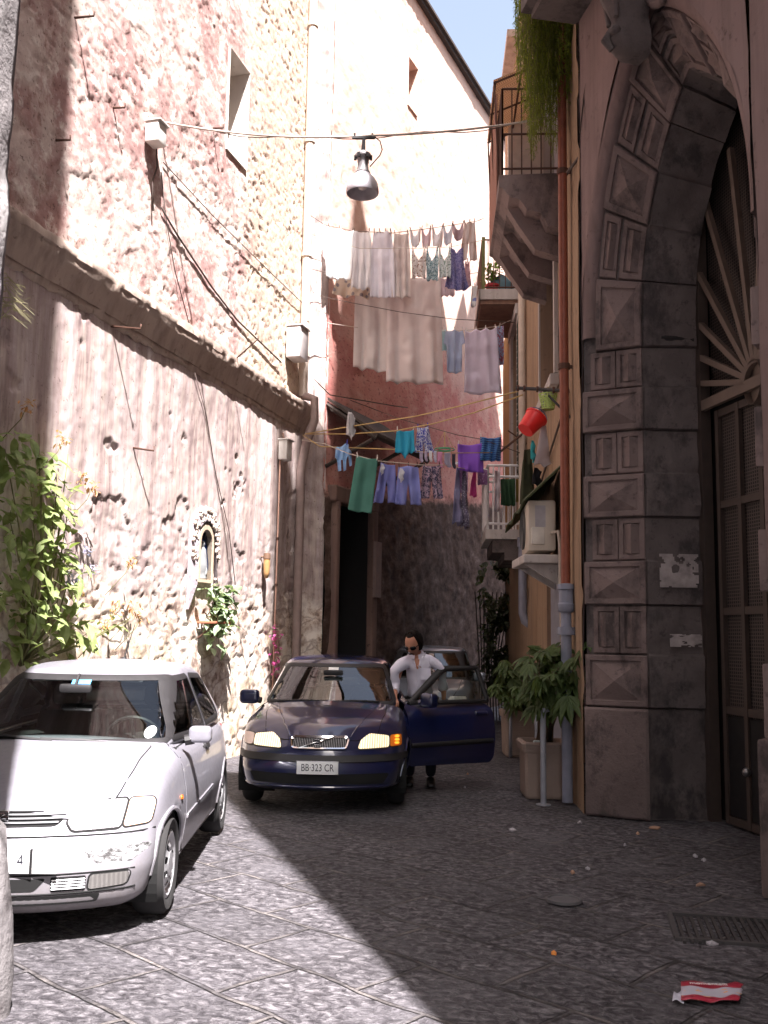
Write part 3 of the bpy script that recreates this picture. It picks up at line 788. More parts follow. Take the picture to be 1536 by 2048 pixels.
# courses
edges = [0.0, .62, 1.06, 1.50, 1.93, 2.36, 2.79, 3.21, 3.64, 4.06, 4.49, 4.92]
edges = [0.0, 1.02, 1.52, 1.99, 2.42, 2.84, 3.27, 3.70, 4.13, 4.53]
na = 11
edges += [4.53 + ARC * (i + 1) / na + .14 * (1 - (i + 1) / na * 2) for i in range(na)]
e2 = [x for x in edges if x <= VEND / 2 - .25]
edges = e2 + [VEND - x for x in reversed(e2)]
mbA = MB()
def quadblock(mb, w0, w1, v0, v1, h, kind, n=4):
    """raised block with a frame; kind 'd' diamond point, 'r' ridge, 'f' flat"""
    ins = min(.16 * (w1 - w0) * .64, .05); iw = ins / .586; iv = .05
    def P(a, b, hh): return rn(w0 + (w1 - w0) * a, v0 + (v1 - v0) * b, hh + .004 * mnoise.noise(ringpt(w0 + (w1 - w0) * a, v0 + (v1 - v0) * b) * 9))
    fa, fb = iw / (w1 - w0), iv / (v1 - v0)
    # sides
    per = [(a, 0) for a in np.linspace(0, 1, n + 1)[:-1]] + [(1, b) for b in np.linspace(0, 1, n + 1)[:-1]] + [(1 - a, 1) for a in np.linspace(0, 1, n + 1)[:-1]] + [(0, 1 - b) for b in np.linspace(0, 1, n + 1)[:-1]]
    def loop(sa, sb, hh): return [P(.5 + (a - .5) * (1 - 2 * sa), .5 + (b - .5) * (1 - 2 * sb), hh) for a, b in per]
    loops = [loop(0, 0, -.03), loop(.0, .0, h - .01), loop(.012, .02, h)]
    if kind != 'f':
        loops += [loop(fa, fb, h), loop(fa * 1.12, fb * 1.12, h - .022), loop(fa * 1.3, fb * 1.3, h - .022)]
    k = len(per); base = len(mb.v)
    for L in loops: mb.v += [tuple(p) for p in L]
    for i in range(len(loops) - 1):
        for j in range(k):
            j2 = (j + 1) % k
            mb.f.append((base + i * k + j, base + i * k + j2, base + (i + 1) * k + j2, base + (i + 1) * k + j))
    lb_ = base + (len(loops) - 1) * k
    if kind == 'd':
        mb.v.append(tuple(P(.5, .5, h + .055))); ap = len(mb.v) - 1
        for j in range(k): mb.f.append((lb_ + j, lb_ + (j + 1) % k, ap))
    elif kind == 'r':
        mb.v.append(tuple(P(.5, .14, h + .03))); mb.v.append(tuple(P(.5, .86, h + .03))); a1, a2 = len(mb.v) - 2, len(mb.v) - 1
        for j in range(k):
            s = j // n
            ap = (a1, None, a2, None)[s]
            if s in (0, 2): mb.f.append((lb_ + j, lb_ + (j + 1) % k, ap))
            else:
                mid = n // 2; q = j % n
                first, second = (a1, a2) if s == 1 else (a2, a1)
                mb.f.append((lb_ + j, lb_ + (j + 1) % k, first if q < mid else second))
        mb.f.append((lb_ + n + n // 2, a2, a1)); mb.f.append((lb_ + 3 * n + n // 2, a1, a2))
    else:
        mb.f.append(tuple(lb_ + j for j in range(k)))
for i in range(len(edges) - 1):
    v0, v1 = edges[i] + .008, edges[i + 1] - .008
    wa = 0.0 if (v1 < ZS or v0 > VEND - ZS) else .24
    if v1 - v0 < .1: continue
    if i == 0 or i == len(edges) - 2: quadblock(mbA, -.0, 1.0, v0, v1, .10, 'f')
    elif i % 2 == 1: quadblock(mbA, wa, 1.0, v0, v1, .05, 'd')
    else:
        quadblock(mbA, .13 + wa * .6, .56, v0, v1, .02, 'r'); quadblock(mbA, .61 if wa else .57, 1.0, v0, v1, .02, 'r')
arch = obj('rusticated_arch', mbA, PIPERNO, pal, False)
arch['label'] = 'archivolt of diamond pointed and ridged stone blocks'
# reveal with rough stones
mb = MB()
vv = sorted(set([round(float(x), 3) for x in lin(0, VEND, .05)] + [round(e + d, 3) for e in edges for d in (-.012, 0, .012)]))
vv = [v for v in vv if 0 <= v <= VEND]
ed = np.array(edges)
def frev(w, v):
    p = ringpt(w, v)
    g = float(np.min(np.abs(ed - v)))
    h = .035 * mnoise.fractal(p * 3.2, 1, 2, 4) + .012 * mnoise.noise(p * 12) - (.02 if g < .011 else 0)
    k = 1 if v < ZS - .2 else 1.3
    return rn(w, v, h * k * (1 if 1.02 < w else .2) + (.035 if int(np.searchsorted(ed, v)) % 2 == 0 and w > 1.01 else .0))
mb.grid(frev, [1.0, 1.03] + list(np.linspace(1.08, 1.95, 12)) + [2.0], vv)
obj('reveal', mb, PIPERNO2, pal, True, sharp=35)
# footing
mb = MB()
ft = [(-.06, -.07, 0), (.30, .33, 0), (.46, .98, 0)]
P0 = [pp(-.10, -.02, 0), pp(.27, .42, 0), pp(.36, .99, 0), pp(.6, .99, 0), pp(.5, .46, 0), pp(0, .1, 0)]
def foot(k, z):
    pass
ft_b = [pp(-.12, -.10, 0), pp(.16, .02, 0), pp(.44, .40, 0), pp(.56, .98, 0), pp(.30, .98, 0), pp(-.12, .5, 0)]
mb.v = []; 
rings = [(.0, 1.0), (.35, 1.0), (.62, .97), (.68, .9)]
cen = sum(ft_b, Vector()) / len(ft_b)
for z, s in rings:
    for p in ft_b: q = cen + (p - cen) * s; mb.v.append((q.x + .02 * mnoise.noise(q * 5), q.y, z))
n6 = len(ft_b)
for i in range(len(rings) - 1):
    for j in range(n6): mb.f.append((i * n6 + j, i * n6 + (j + 1) % n6, (i + 1) * n6 + (j + 1) % n6, (i + 1) * n6 + j))
mb.f.append(tuple((len(rings) - 1) * n6 + j for j in range(n6)))
# facade plaster above and beside the arch
mb = MB()
ts = np.linspace(0, PI, 49)
rad0 = HW - .005
lo = [(skw(HW - rad0 * cs(t)), ZS + rad0 * VS * math.sin(t)) for t in ts]
for hz, nz in ((0, 12),):
    zt = 15.6
    def ff(i, k):
        u, z = lo[int(i)]; t = k ** 1.5
        zz = z + (zt - z) * t
        p = pp(u, -.01, zz); return p - PN * (.02 * mnoise.fractal(Vector((u * 1.2, zz * 1.2, 4)), 1, 2, 4))
    mb.grid(ff, list(range(len(lo))), list(np.linspace(0, 1, 60)))
mb.grid(lambda w, v: rn(w, v, .035 - .05 * (w > .22)), [-.01, .06, .14, .20, .24], [float(v) for v in lin(ZS - .1, VEND - ZS + .1, .08)])
us_ = lin(skw(2 * HW + .03), 7.2, .2)
mb.grid(lambda u, z: pp(u, -.01 - .02 * mnoise.noise(Vector((u, z, 0))), z), list(us_), list(lin(0, 15.6, .25)))
mb.grid(lambda u, z: pp(u, -.01 - .02 * mnoise.noise(Vector((u, z, 0))), z), [-.04, -.015], list(lin(0, 15.6, .25)))
obj('wall', mb, PALACE, pal, True)
# unseen set-back storeys and near block, added and shaped to throw the lane's shade
mb = MB()
def blk(pts, z0, z1): mb.hexa([Vector((x, y, z0)) for x, y in pts] + [Vector((x, y, z1)) for x, y in pts])
for (ua, ub, h) in ((0.0, 2.4, 19.5), (2.4, 4.3, 27.5), (4.3, 7.15, 29.0)):
    qa, qb = pp(ua, .03, 0), pp(ub, .03, 0)
    blk([(qa.x, qa.y), (qb.x, qb.y), (14, qb.y), (14, qa.y)], 15.6, h)
blk([(4.0, 9.60), (4.9, 3.0), (14, 3.5), (14, 9.60)], 0, 15.58)
obj('shade_storeys', mb, PALACE, pal)
mb = MB()
blk([(1.60, .35), (5.4, -8.5), (12, -9), (12, .35)], 0, 21.5)
blk([(2.95, .34), (3.4, -.72), (3.4, .34)], 21.52, 31.5) if False else blk([(2.95, .34), (6.8, -8.5), (12, -9), (12, .34)], 21.52, 31.5)
blk([(3.45, .335), (7.3, -8.5), (12, -9), (12, .335)], 31.52, 33.6)
blk([(3.36, 2.6), (3.36, .36), (12, .36), (12, 2.6)], 0, 20.0)
obj('shade_wing', mb, PALACE, pal)
# carved scrolls above the arch
mb = MB()
def scroll(u0, z0, r0, turns, sgn, th):
    pts = []
    for i in range(40):
        t = i / 39; a = sgn * (t * turns * 2 * PI) + 1.2; r = r0 * (1 - .8 * t)
        pts.append(pp(u0 + r * math.cos(a), .0, z0 + r * math.sin(a) * 1.1))
    mb.tube(pts, [th * (1 - .5 * i / 39) for i in range(40)], 8)
scroll(1.9, 7.45, .40, 1.3, 1, .05); scroll(2.5, 7.5, .4, 1.2, -1, .05); scroll(1.3, 7.35, .28, 1.1, 1, .045)
mb.tube([pp(1.3, .0, 7.8), pp(1.7, .0, 7.85), pp(2.1, .0, 7.9), pp(2.5, .0, 7.95)], [.03, .05, .05, .03], 8)
obj('carved_scroll', mb, PIPERNO, pal, True)
# balcony slab above the portal with a carved corbel head
mb = MB()
def pblock(u0, u1, z0, z1, n0, n1): mb.hexa([pp(u, n, z0) for u, n in ((u0, n0), (u1, n0), (u1, n1), (u0, n1))] + [pp(u, n, z1) for u, n in ((u0, n0), (u1, n0), (u1, n1), (u0, n1))])
pblock(-.1, 4.2, 8.25, 8.42, 0, -.62); pblock(-.05, 4.15, 8.17, 8.248, 0, -.52)
pb_ = obj('balcony', mb, PIPERNO2, pal); pb_['label'] = 'dark balcony slab over the portal'
mb = MB()
for i in range(30):
    u = -.05 + i * .145; mb.tube([pp(u, -.58, 8.42), pp(u, -.58, 9.4)], .011, 5)
mb.tube([pp(-.05, -.58, 9.4), pp(4.2, -.58, 9.4)], .018, 6); mb.tube([pp(-.05, -.58, 9.4), pp(-.05, 0, 9.4)], .018, 6)
obj('railing', mb, BLACKI, pb_)
def corbel(u):
    mb = MB()
    prof = [(.10, 6.86, .06), (.20, 6.90, .10), (.26, 7.0, .13), (.24, 7.12, .12), (.22, 7.2, .10), (.27, 7.36, .14), (.36, 7.6, .17), (.44, 7.85, .20), (.52, 8.05, .21), (.54, 8.17, .21)]
    rows = []
    for (n, z, w) in prof:
        w *= 1.25; n *= 1.12
        ring = [pp(u - w, .02, z), pp(u - w, -n * .7, z), pp(u - w * .55, -n, z), pp(u, -n * 1.12 - .01, z), pp(u + w * .55, -n, z), pp(u + w, -n * .7, z), pp(u + w, .02, z)]
        rows.append(ring)
    for r_ in rows: mb.v += [tuple(q + Vector((mnoise.noise(q * 9), mnoise.noise(q * 9 + Vector((5, 0, 0))), 0)) * .025) for q in r_]
    for i in range(len(rows) - 1):
        for j in range(6): mb.f.append((i * 7 + j, i * 7 + j + 1, (i + 1) * 7 + j + 1, (i + 1) * 7 + j))
    mb.f.append(tuple(range(7)))
    for du in (-.075, .075): mb.lathe([(.0, -.05), (.045, -.03), (.055, .0), (.045, .03), (0, .05)], pp(u + du, -.28, 7.06), 8)
    mb.tube([pp(u, -.28, 7.12), pp(u, -.34, 7.0), pp(u, -.28, 6.92)], [.03, .045, .03], 8)
    for du in (-.13, .13): mb.tube([pp(u + du, -.5, 8.1), pp(u + du * .9, -.40, 7.75), pp(u + du * .7, -.28, 7.4), pp(u + du * .6, -.27, 7.2)], [.045, .05, .04, .025], 8)
    return mb
obj('corbel', corbel(1.42), PIPERNO2, pb_, True, sharp=50)
# gate
GN = 1.0; ZT = 3.93; UC = HW
STEEL = plain('brown_gate_steel', (.075, .056, .048), .55, .2)
BARS = plain('fanlight_bar_paint', (.155, .115, .092), .6)
mb = MB()
mb.hexa([pp(u, n, 0) for u, n in ((.44, .985), (.53, .985), (.53, 1.09), (.44, 1.09))] + [pp(u, n, 7) for u, n in ((.44, .985), (.53, .985), (.53, 1.09), (.44, 1.09))])
obj('gate_post', mb, STEEL, pal)
def mat_mesh():
    m = NT('gate_wire_mesh', .6, .3); p = m.pos()
    q = m.map(p, (1, 1, 1), (0, 0, math.atan2(.185, .983)))
    s = m.sep(q)
    fy = m.math('PINGPONG', s[1], .016); fz = m.math('PINGPONG', s[2], .016)
    g = m.math('MAXIMUM', m.math('GREATER_THAN', fy, .011), m.math('GREATER_THAN', fz, .011))
    c = m.mix(g, (.012, .010, .010), (.085, .066, .058))
    return m.done(c, None, m.bump(g, .5, .006))
MESH = mat_mesh()
mb = MB()
pblock(.70, 2.3, .03, 3.8, 1.10, 1.13)
gl = obj('gate_leaf', mb, MESH, pal)
mb = MB()
for u in (.66, 1.02, 1.38, 1.46, 1.80, 2.14):
    pblock(u, u + .055, .02, 3.85, 1.055, 1.098)
for z in (.02, 1.0, 1.9, 2.9, 3.78): pblock(.66, 2.2, z, z + .07, 1.06, 1.097)
obj('frame', mb, STEEL, gl)
mb = MB(); pblock(.7, 2.2, .1, .98, 1.075, 1.099); obj('kick_panel', mb, plain('black_steel', (.012, .011, .012), .5), gl)
mb = MB(); mb.lathe([(.0, .035), (.03, .03), (.042, .0), (.03, -.012)], pp(1.05, 1.045, .52), 14, Matrix.Rotation(PI / 2, 4, 'X')); obj('knob', mb, plain('dull_steel', (.35, .34, .34), .35, .8), gl, True)
# fanlight
mb = MB()
def fan(a, r0, r1, h=.055):
    d = Vector((0, 0, 0))
    du, dz = -math.cos(a), math.sin(a)
    q0 = (UC + du * r0, ZT + dz * r0); q1 = (UC + du * r1, ZT + dz * r1)
    nx_, nz_ = -dz * h / 2, du * h / 2
    for_n = (.99, 1.04)
    ps = [pp(q0[0] + nx_, for_n[0], q0[1] + nz_), pp(q1[0] + nx_, for_n[0], q1[1] + nz_), pp(q1[0] - nx_, for_n[0], q1[1] - nz_), pp(q0[0] - nx_, for_n[0], q0[1] - nz_)]
    qs = [pp(q0[0] + nx_, for_n[1], q0[1] + nz_), pp(q1[0] + nx_, for_n[1], q1[1] + nz_), pp(q1[0] - nx_, for_n[1], q1[1] - nz_), pp(q0[0] - nx_, for_n[1], q0[1] - nz_)]
    mb.hexa(ps + qs)
for k in range(12):
    a = R(13.8) * (k + .98)
    lim = 0.94 / max(.05, abs(math.cos(a))); 
    L = min(lim, 2.35 if abs(math.cos(a)) < .5 else lim)
    L = min(L, (ZS + .94 * VS * math.sqrt(max(0, 1 - (math.cos(a) * 0) ** 2)) - ZT) / max(.1, math.sin(a)))
    fan(a, .17, L)
fan(0, -.94, .94, .10)
obj('fanlight', mb, BARS, pal)
mb = MB(); mb.lathe([(.20, -.03), (.20, .03), (.0, .03)], pp(UC, 1.0, ZT), 20, Matrix.Rotation(PI / 2, 4, 'Y'), PI * .0, PI * 2)
obj('fan_boss', mb, BARS, pal)
mb = MB(); pblock(.5, 2.3, ZT + .05, 6.6, 1.12, 1.13); obj('fan_mesh', mb, MESH, pal)
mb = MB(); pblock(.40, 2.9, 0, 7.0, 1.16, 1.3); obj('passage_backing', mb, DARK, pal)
mb = MB(); mb.tube([ringpt(1.35, 4.62) + Vector((0, -.02, 0)), ringpt(1.95, 4.60) + Vector((0, -.03, 0))], .03, 6); obj('iron_pin', mb, BLACKI, pal)
# torn posters on the reveal
def poster(u_w0, u_w1, z0, z1, seed, mat, bits=5):
    mb = MB(); n = 26; m_ = 24
    rng = random.Random(seed)
    idx = {}
    cells = []
    for i in range(n):
        for j in range(m_):
            a, b = (i + .5) / n, (j + .5) / m_
            q = mnoise.noise(Vector((a * 3.2 + seed, b * 3.2, 1))) + .5 * mnoise.noise(Vector((a * 9 + seed, b * 9, 5)))
            edge = min(a, 1 - a, b, 1 - b)
            if q > -.42 + (.32 * max(0, 1 - edge * 6)): cells.append((i, j))
    def P(i, j):
        k = (i, j)
        if k not in idx:
            p = ringpt(u_w0 + (u_w1 - u_w0) * i / n, z0 + (z1 - z0) * j / m_)
            idx[k] = len(mb.v); mb.v.append((p.x, p.y - .06 - .004 * mnoise.noise(p * 14), p.z))
        return idx[k]
    for (i, j) in cells: mb.f.append((P(i, j), P(i + 1, j), P(i + 1, j + 1), P(i, j + 1)))
    return mb
PAPER = plain('old_paper', (.33, .285, .275), .88, 0, .35)
o = obj('poster', poster(1.22, 1.92, 2.16, 2.48, 3, PAPER), PAPER); tag(o, 'large torn remnant of a pale poster on the dark stone reveal', 'poster', 'torn posters on the portal'); o.modifiers.new('thick', 'SOLIDIFY').thickness = .002
o = obj('poster', poster(1.38, 1.95, 1.60, 1.72, 8, PAPER), PAPER); tag(o, 'small torn strip of poster below the larger remnant', 'poster', 'torn posters on the portal'); o.modifiers.new('thick', 'SOLIDIFY').thickness = .002

# ------------------------------------------------------------------ near corner of the building on the left with its guard stone
nb = thing('stone_building', 'rough grey stone building corner at the left edge beside the silver car', 'building', (-1.5, 2.6, 0))
SC_ = mat_stone('pale_rough_stone', (.40, .38, .38), (.55, .53, .52), (.22, .20, .20))
mb = MB()
cx, cy = -1.165, 2.82
def fc(s, z):
    if s <= 0: p = Vector((cx + .05 + s, cy, z)); n = Vector((0, 1, 0))
    else: p = Vector((cx + .05, cy - s, z)); n = Vector((1, 0, 0))
    if abs(s) < .06: p += Vector((-.02, -.02, 0))
    st_ = .05 * (1 if z < 3.1 else 0) 
    return p + n * (.010 * mnoise.fractal(p * 9, 1, 2, 4)) + Vector((-.020 if z > 2.98 else -.012, 0, 0))
ss = list(np.linspace(-3, -.5, 12)) + list(np.linspace(-.45, .6, 50)) + list(np.linspace(.7, 4, 12))
mb.grid(fc, ss, list(lin(-.02, 9, .045)))
obj('wall', mb, SC_, nb, True)
mb = MB(); mb.hexa([(x, y, z) for z in (0, 24.0) for x, y in ((-9, -9), (-1.14, -9), (-1.14, 2.75), (-9, 2.75))])
mb.hexa([(x, y, z) for z in (9.0, 24.0) for x, y in ((-2, 2.0), (-1.14, 2.0), (-1.14, 2.815), (-2, 2.815))])
obj('upper_wall', mb, SC_, nb)
gs = MB()
gp = [(.17, -.02), (.175, .15), (.16, .4), (.13, .62), (.10, .78), (.04, .86), (0, .87)]
gs.lathe(gp, (0, 0, 0), 20)
gs.v = [tuple(Vector(v) + Vector((mnoise.noise(Vector(v) * 6 + Vector((3, 0, 0))), mnoise.noise(Vector(v) * 6), 0)) * .03) for v in gs.v]
g_ = obj('guard_stone', gs, mat_stone('worn_guard_stone', (.20, .19, .19), (.34, .32, .32), (.10, .09, .09)), None, True)
gpos = gz(-8, 2035); g_.location = (gpos.x - .125, gpos.y + .02, 0)
tag(g_, 'rounded guard stone at the foot of the left building corner', 'guard stone')
# ------------------------------------------------------------------ vehicles
def paint(name, col, metal=.3, rough=.4, coat=.6, dirt=(.25, .22, .2), dk=.25):
    m = NT(name, rough, .5); p = m.pos()
    n = m.noise(p, 2.2, 6, .65); n2 = m.noise(p, 26, 4, .7)
    z = m.sep(p)[2]
    low = m.n('MapRange', Value=m.math('ADD', z, m.math('MULTIPLY', n, .5)), From_Min=.35, From_Max=.95, To_Min=1.0, To_Max=0.0)
    k = m.math('MULTIPLY', m.math('ADD', m.math('MULTIPLY', m.ramp(n2, [(.45, 0.0), (.7, 1.0)]), .35), low), dk)
    c = m.mix(k, col, dirt)
    m.b.inputs['Coat Weight'].default_value = coat; m.b.inputs['Coat Roughness'].default_value = .06
    return m.done(c, m.math('ADD', rough, m.math('MULTIPLY', k, .4)), None, metal)
def glass_mat(name, tint=(.62, .70, .66), refl=1.0):
    m = NT(name, .02, .5)
    tr = m.n('BsdfTransparent', Color=(*tint, 1)); gl = m.n('BsdfGlossy', Color=(.9, .92, .95, 1), Roughness=.015)
    fr = m.n('Fresnel', IOR=1.62)
    mx = m.n('MixShader', Fac=m.math('MINIMUM', m.math('MULTIPLY', fr, refl), 1.0), i1=tr, i2=gl)
    m.t.links.new(mx, m.out.inputs[0]); m.t.nodes.remove(m.b)
    return m.m
SILVER = paint('silver_car_paint', (.30, .295, .335), .45, .42, .4, (.21, .185, .17), .6)
NAVY = paint('navy_car_paint', (.005, .009, .050), .1, .28, 1.0, (.06, .055, .05), .10)
STEELB = paint('steel_blue_car_paint', (.16, .18, .22), .4, .35, .8)
GLASS = glass_mat('car_glass'); GLASSD = glass_mat('darker_car_glass', (.42, .48, .46), 1.5)
RUBBER = plain('tyre_rubber', (.022, .021, .021), .85, 0, .25)
TRIM = plain('black_trim', (.018, .017, .018), .55)
INT = plain('dark_interior', (.085, .08, .078), .9)
CHROME = plain('chrome', (.75, .75, .76), .12, 1.0, .03)
ALLOY = plain('wheel_silver', (.45, .45, .46), .38, .7)
AMBER = plain('amber_lens', (.80, .20, .02), .18)
GAP = plain('panel_gap', (.008, .008, .008), .9)
PLATEW = plain('white_plate', (.74, .75, .74), .4, 0, .03)
INK = plain('plate_ink', (.02, .02, .03), .6)
def lens_mat(name, col=(.80, .78, .74)):
    m = NT(name, .12, .5); p = m.pos()
    w = m.n('TexWave', 1, {'bands_direction': 'Y'}, Vector=p, Scale=14.0, Distortion=.6)
    c = m.mix(m.ramp(w, [(.3, 0.0), (.7, 1.0)]), tuple(x * .78 for x in col), col)
    m.b.inputs['Coat Weight'].default_value = 1.0
    return m.done(c, .14, m.bump(w, .3, .01), .35)
LENS = lens_mat('headlamp_lens')
LIT = lens_mat('lit_headlamp_lens', (.86, .76, .60))
LIT.node_tree.nodes['Principled BSDF'].inputs['Emission Color'].default_value = (1, .78, .45, 1)
_t = LIT.node_tree; _w = [n_ for n_ in _t.nodes if n_.type == 'TEX_WAVE'][0]; _r = _t.nodes.new('ShaderNodeMapRange'); _t.links.new(_w.outputs[1], _r.inputs[0]); _r.inputs[3].default_value = .07; _r.inputs[4].default_value = .42; _t.links.new(_r.outputs[0], _t.nodes['Principled BSDF'].inputs['Emission Strength'])

def rbox_grid(nx, ny, nz, r, cull_bottom=False):
    """unit rounded box: returns verts (a,b,c) with a,b in -1..1, c in 0..1, r = (ra, rb, rc) rounding in those units"""
    bm = bmesh.new()
    def face(fn, nu, nv):
        g = [[bm.verts.new(fn(-1 + 2 * i / nu, -1 + 2 * j / nv)) for j in range(nv + 1)] for i in range(nu + 1)]
        for i in range(nu):
            for j in range(nv): bm.faces.new((g[i][j], g[i + 1][j], g[i + 1][j + 1], g[i][j + 1]))
    face(lambda u, v: (u, v, 1), nx, ny)
    face(lambda u, v: (u, -v, -1), nx, ny)
    face(lambda u, v: (u, 1, -v), nx, nz); face(lambda u, v: (u, -1, v), nx, nz)
    face(lambda u, v: (1, u, v), ny, nz); face(lambda u, v: (-1, -u, v), ny, nz)
    bmesh.ops.remove_doubles(bm, verts=bm.verts[:], dist=1e-5)
    bmesh.ops.recalc_face_normals(bm, faces=bm.faces[:])
    bm.verts.index_update()
    V = []
    for v in bm.verts:
        p = v.co; q = [max(-1 + r[k], min(1 - r[k], p[k])) for k in range(3)]
        d = Vector([(p[k] - q[k]) / r[k] for k in range(3)])
        if d.length > 1e-9:
            mx = max(abs(t) for t in d); d = d.normalized() * (1.0 if mx > .999 else mx)
        V.append((q[0] + d[0] * r[0], q[1] + d[1] * r[1], (q[2] + d[2] * r[2] + 1) / 2))
    Fc = [tuple(v.index for v in f.verts) for f in bm.faces]
    bm.free()
    return V, Fc
def interp(tab, x):
    xs = [t[0] for t in tab]
    if x <= xs[0]: return tab[0][1]
    for i in range(len(tab) - 1):
        if x <= xs[i + 1]:
            t = (x - xs[i]) / (xs[i + 1] - xs[i]); 
            return tab[i][1] + (tab[i + 1][1] - tab[i][1]) * t
    return tab[-1][1]
def sm01(t): t = max(0.0, min(1.0, t)); return t * t * (3 - 2 * t)
def roundpoly(pts, r, n=5):
    out = []; N = len(pts)
    for i in range(N):
        a, b, c = Vector(pts[i - 1]), Vector(pts[i]), Vector(pts[(i + 1) % N])
        d1, d2 = (a - b), (c - b); k = min(r, d1.length * .45, d2.length * .45)
        p, q = b + d1.normalized() * k, b + d2.normalized() * k
        for j in range(n + 1):
            t = j / n; out.append(tuple((1 - t) ** 2 * p + 2 * t * (1 - t) * b + t * t * q))
    return out
def resample(pts, step):
    out = []
    for i in range(len(pts)):
        a, b = Vector(pts[i]), Vector(pts[(i + 1) % len(pts)])
        n = max(1, int((b - a).length / step))
        out += [tuple(a.lerp(b, k / n)) for k in range(n)]
    return out
def inset(pts, d):
    N = len(pts); area = sum(pts[i - 1][0] * pts[i][1] - pts[i][0] * pts[i - 1][1] for i in range(N)); s = 1 if area > 0 else -1
    out = []
    for i in range(N):
        a, b, c = Vector(pts[i - 1]), Vector(pts[i]), Vector(pts[(i + 1) % N])
        e1, e2 = (b - a), (c - b)
        if e1.length < 1e-9 or e2.length < 1e-9: out.append(tuple(b)); continue
        n1, n2 = Vector((-e1.y, e1.x)).normalized(), Vector((-e2.y, e2.x)).normalized()
        n = (n1 + n2); n = n.normalized() if n.length > 1e-6 else n1
        out.append(tuple(b + n * (d * s)))
    return out
def inpoly(x, y, P):
    r = False; j = len(P) - 1
    for i in range(len(P)):
        if (P[i][1] > y) != (P[j][1] > y) and x < (P[j][0] - P[i][0]) * (y - P[i][1]) / (P[j][1] - P[i][1] + 1e-12) + P[i][0]: r = not r
        j = i
    return r
def fill2d(outline, step):
    O = resample(outline, step); k = len(O)
    xs = [p[0] for p in O]; ys = [p[1] for p in O]
    Pi = inset(O, step * .55)
    inn = []
    nx_, ny_ = int((max(xs) - min(xs)) / step) + 1, int((max(ys) - min(ys)) / step) + 1
    for i in range(nx_ + 1):
        for j in range(ny_ + 1):
            x, y = min(xs) + i * step, min(ys) + j * step
            if inpoly(x, y, Pi): inn.append((x, y))
    r = delaunay_2d_cdt([Vector(p) for p in O + inn], [(i, (i + 1) % k) for i in range(k)], [list(range(k))], 1, 1e-5)
    return [tuple(v) for v in r[0]], [tuple(f) for f in r[2]]
AX = {'L': lambda p: (Vector((p[0], 4, p[1])), Vector((0, -1, 0))), 'R': lambda p: (Vector((p[0], -4, p[1])), Vector((0, 1, 0))),
      'F': lambda p: (Vector((5, p[0], p[1])), Vector((-1, 0, 0))), 'B': lambda p: (Vector((-5, p[0], p[1])), Vector((1, 0, 0))), 'T': lambda p: (Vector((p[0], p[1], 4)), Vector((0, 0, -1)))}
def cast(bvh, ax, p, off):
    o, d = AX[ax](p)
    h, n, i, dist = bvh.ray_cast(o, d)
    if h is None:
        h, n, i, dist = bvh.find_nearest(o + d * 3.2)
    if n.dot(d) > 0: n = -n
    return h + n * off, n
def patch(bvh, ax, outline, off, step=.04, thick=0.0):
    P, Fc = fill2d(outline, step)
    mb = MB()
    res = [cast(bvh, ax, p, off) for p in P]
    mb.v = [tuple(r[0]) for r in res]; mb.f = list(Fc)
    if thick:
        k = len(mb.v); mb.v += [tuple(r[0] - r[1] * thick) for r in res]
        cnt = {}
        for f in Fc:
            for i in range(len(f)):
                e = (f[i], f[(i + 1) % len(f)]); cnt[tuple(sorted(e))] = cnt.get(tuple(sorted(e)), []) + [e]
        for es in cnt.values():
            if len(es) == 1: a, b = es[0]; mb.f.append((b, a, a + k, b + k))
    return mb
def ring(bvh, ax, outline, d_in, d_out, off, step=.03, h=.0):
    O = resample(outline, step); A, B = inset(O, d_in), inset(O, -d_out); k = len(O)
    mb = MB()
    mb.v = [tuple(cast(bvh, ax, p, off)[0]) for p in A] + [tuple(cast(bvh, ax, p, off + h)[0]) for p in O] + [tuple(cast(bvh, ax, p, off * .6)[0]) for p in B]
    for q in (0, k):
        for i in range(k): mb.f.append((q + i, q + (i + 1) % k, q + (i + 1) % k + k, q + i + k))
    return mb
def line_on(bvh, ax, pts, r, off=.0, step=.05, seg=6):
    P = []
    for i in range(len(pts) - 1):
        a, b = Vector(pts[i]), Vector(pts[i + 1]); n = max(1, int((b - a).length / step))
        P += [a.lerp(b, k / n) for k in range(n)]
    P.append(Vector(pts[-1]))
    mb = MB(); mb.tube([cast(bvh, ax, p, off)[0] for p in P], r, seg)
    return mb
def merge(*ms):
    m = MB()
    for q in ms: m.add(q.v, q.f)
    return m
def text_mesh(name, body, size, mat, parent, loc, rot, ext=.001, align='CENTER', xs=1.0):
    cu = bpy.data.curves.new(name, 'FONT'); cu.body = body; cu.size = size; cu.extrude = ext; cu.align_x = align; cu.align_y = 'CENTER'
    t = bpy.data.objects.new(name + '_src', cu); COL.objects.link(t)
    dg = bpy.context.evaluated_depsgraph_get(); dg.update()
    me = bpy.data.meshes.new_from_object(t.evaluated_get(dg)); bpy.data.objects.remove(t)
    me.materials.clear(); me.materials.append(mat)
    o = bpy.data.objects.new(name, me); COL.objects.link(o)
    o.parent = parent; o.location = loc; o.rotation_euler = rot; o.scale = (xs, 1, 1)
    return o

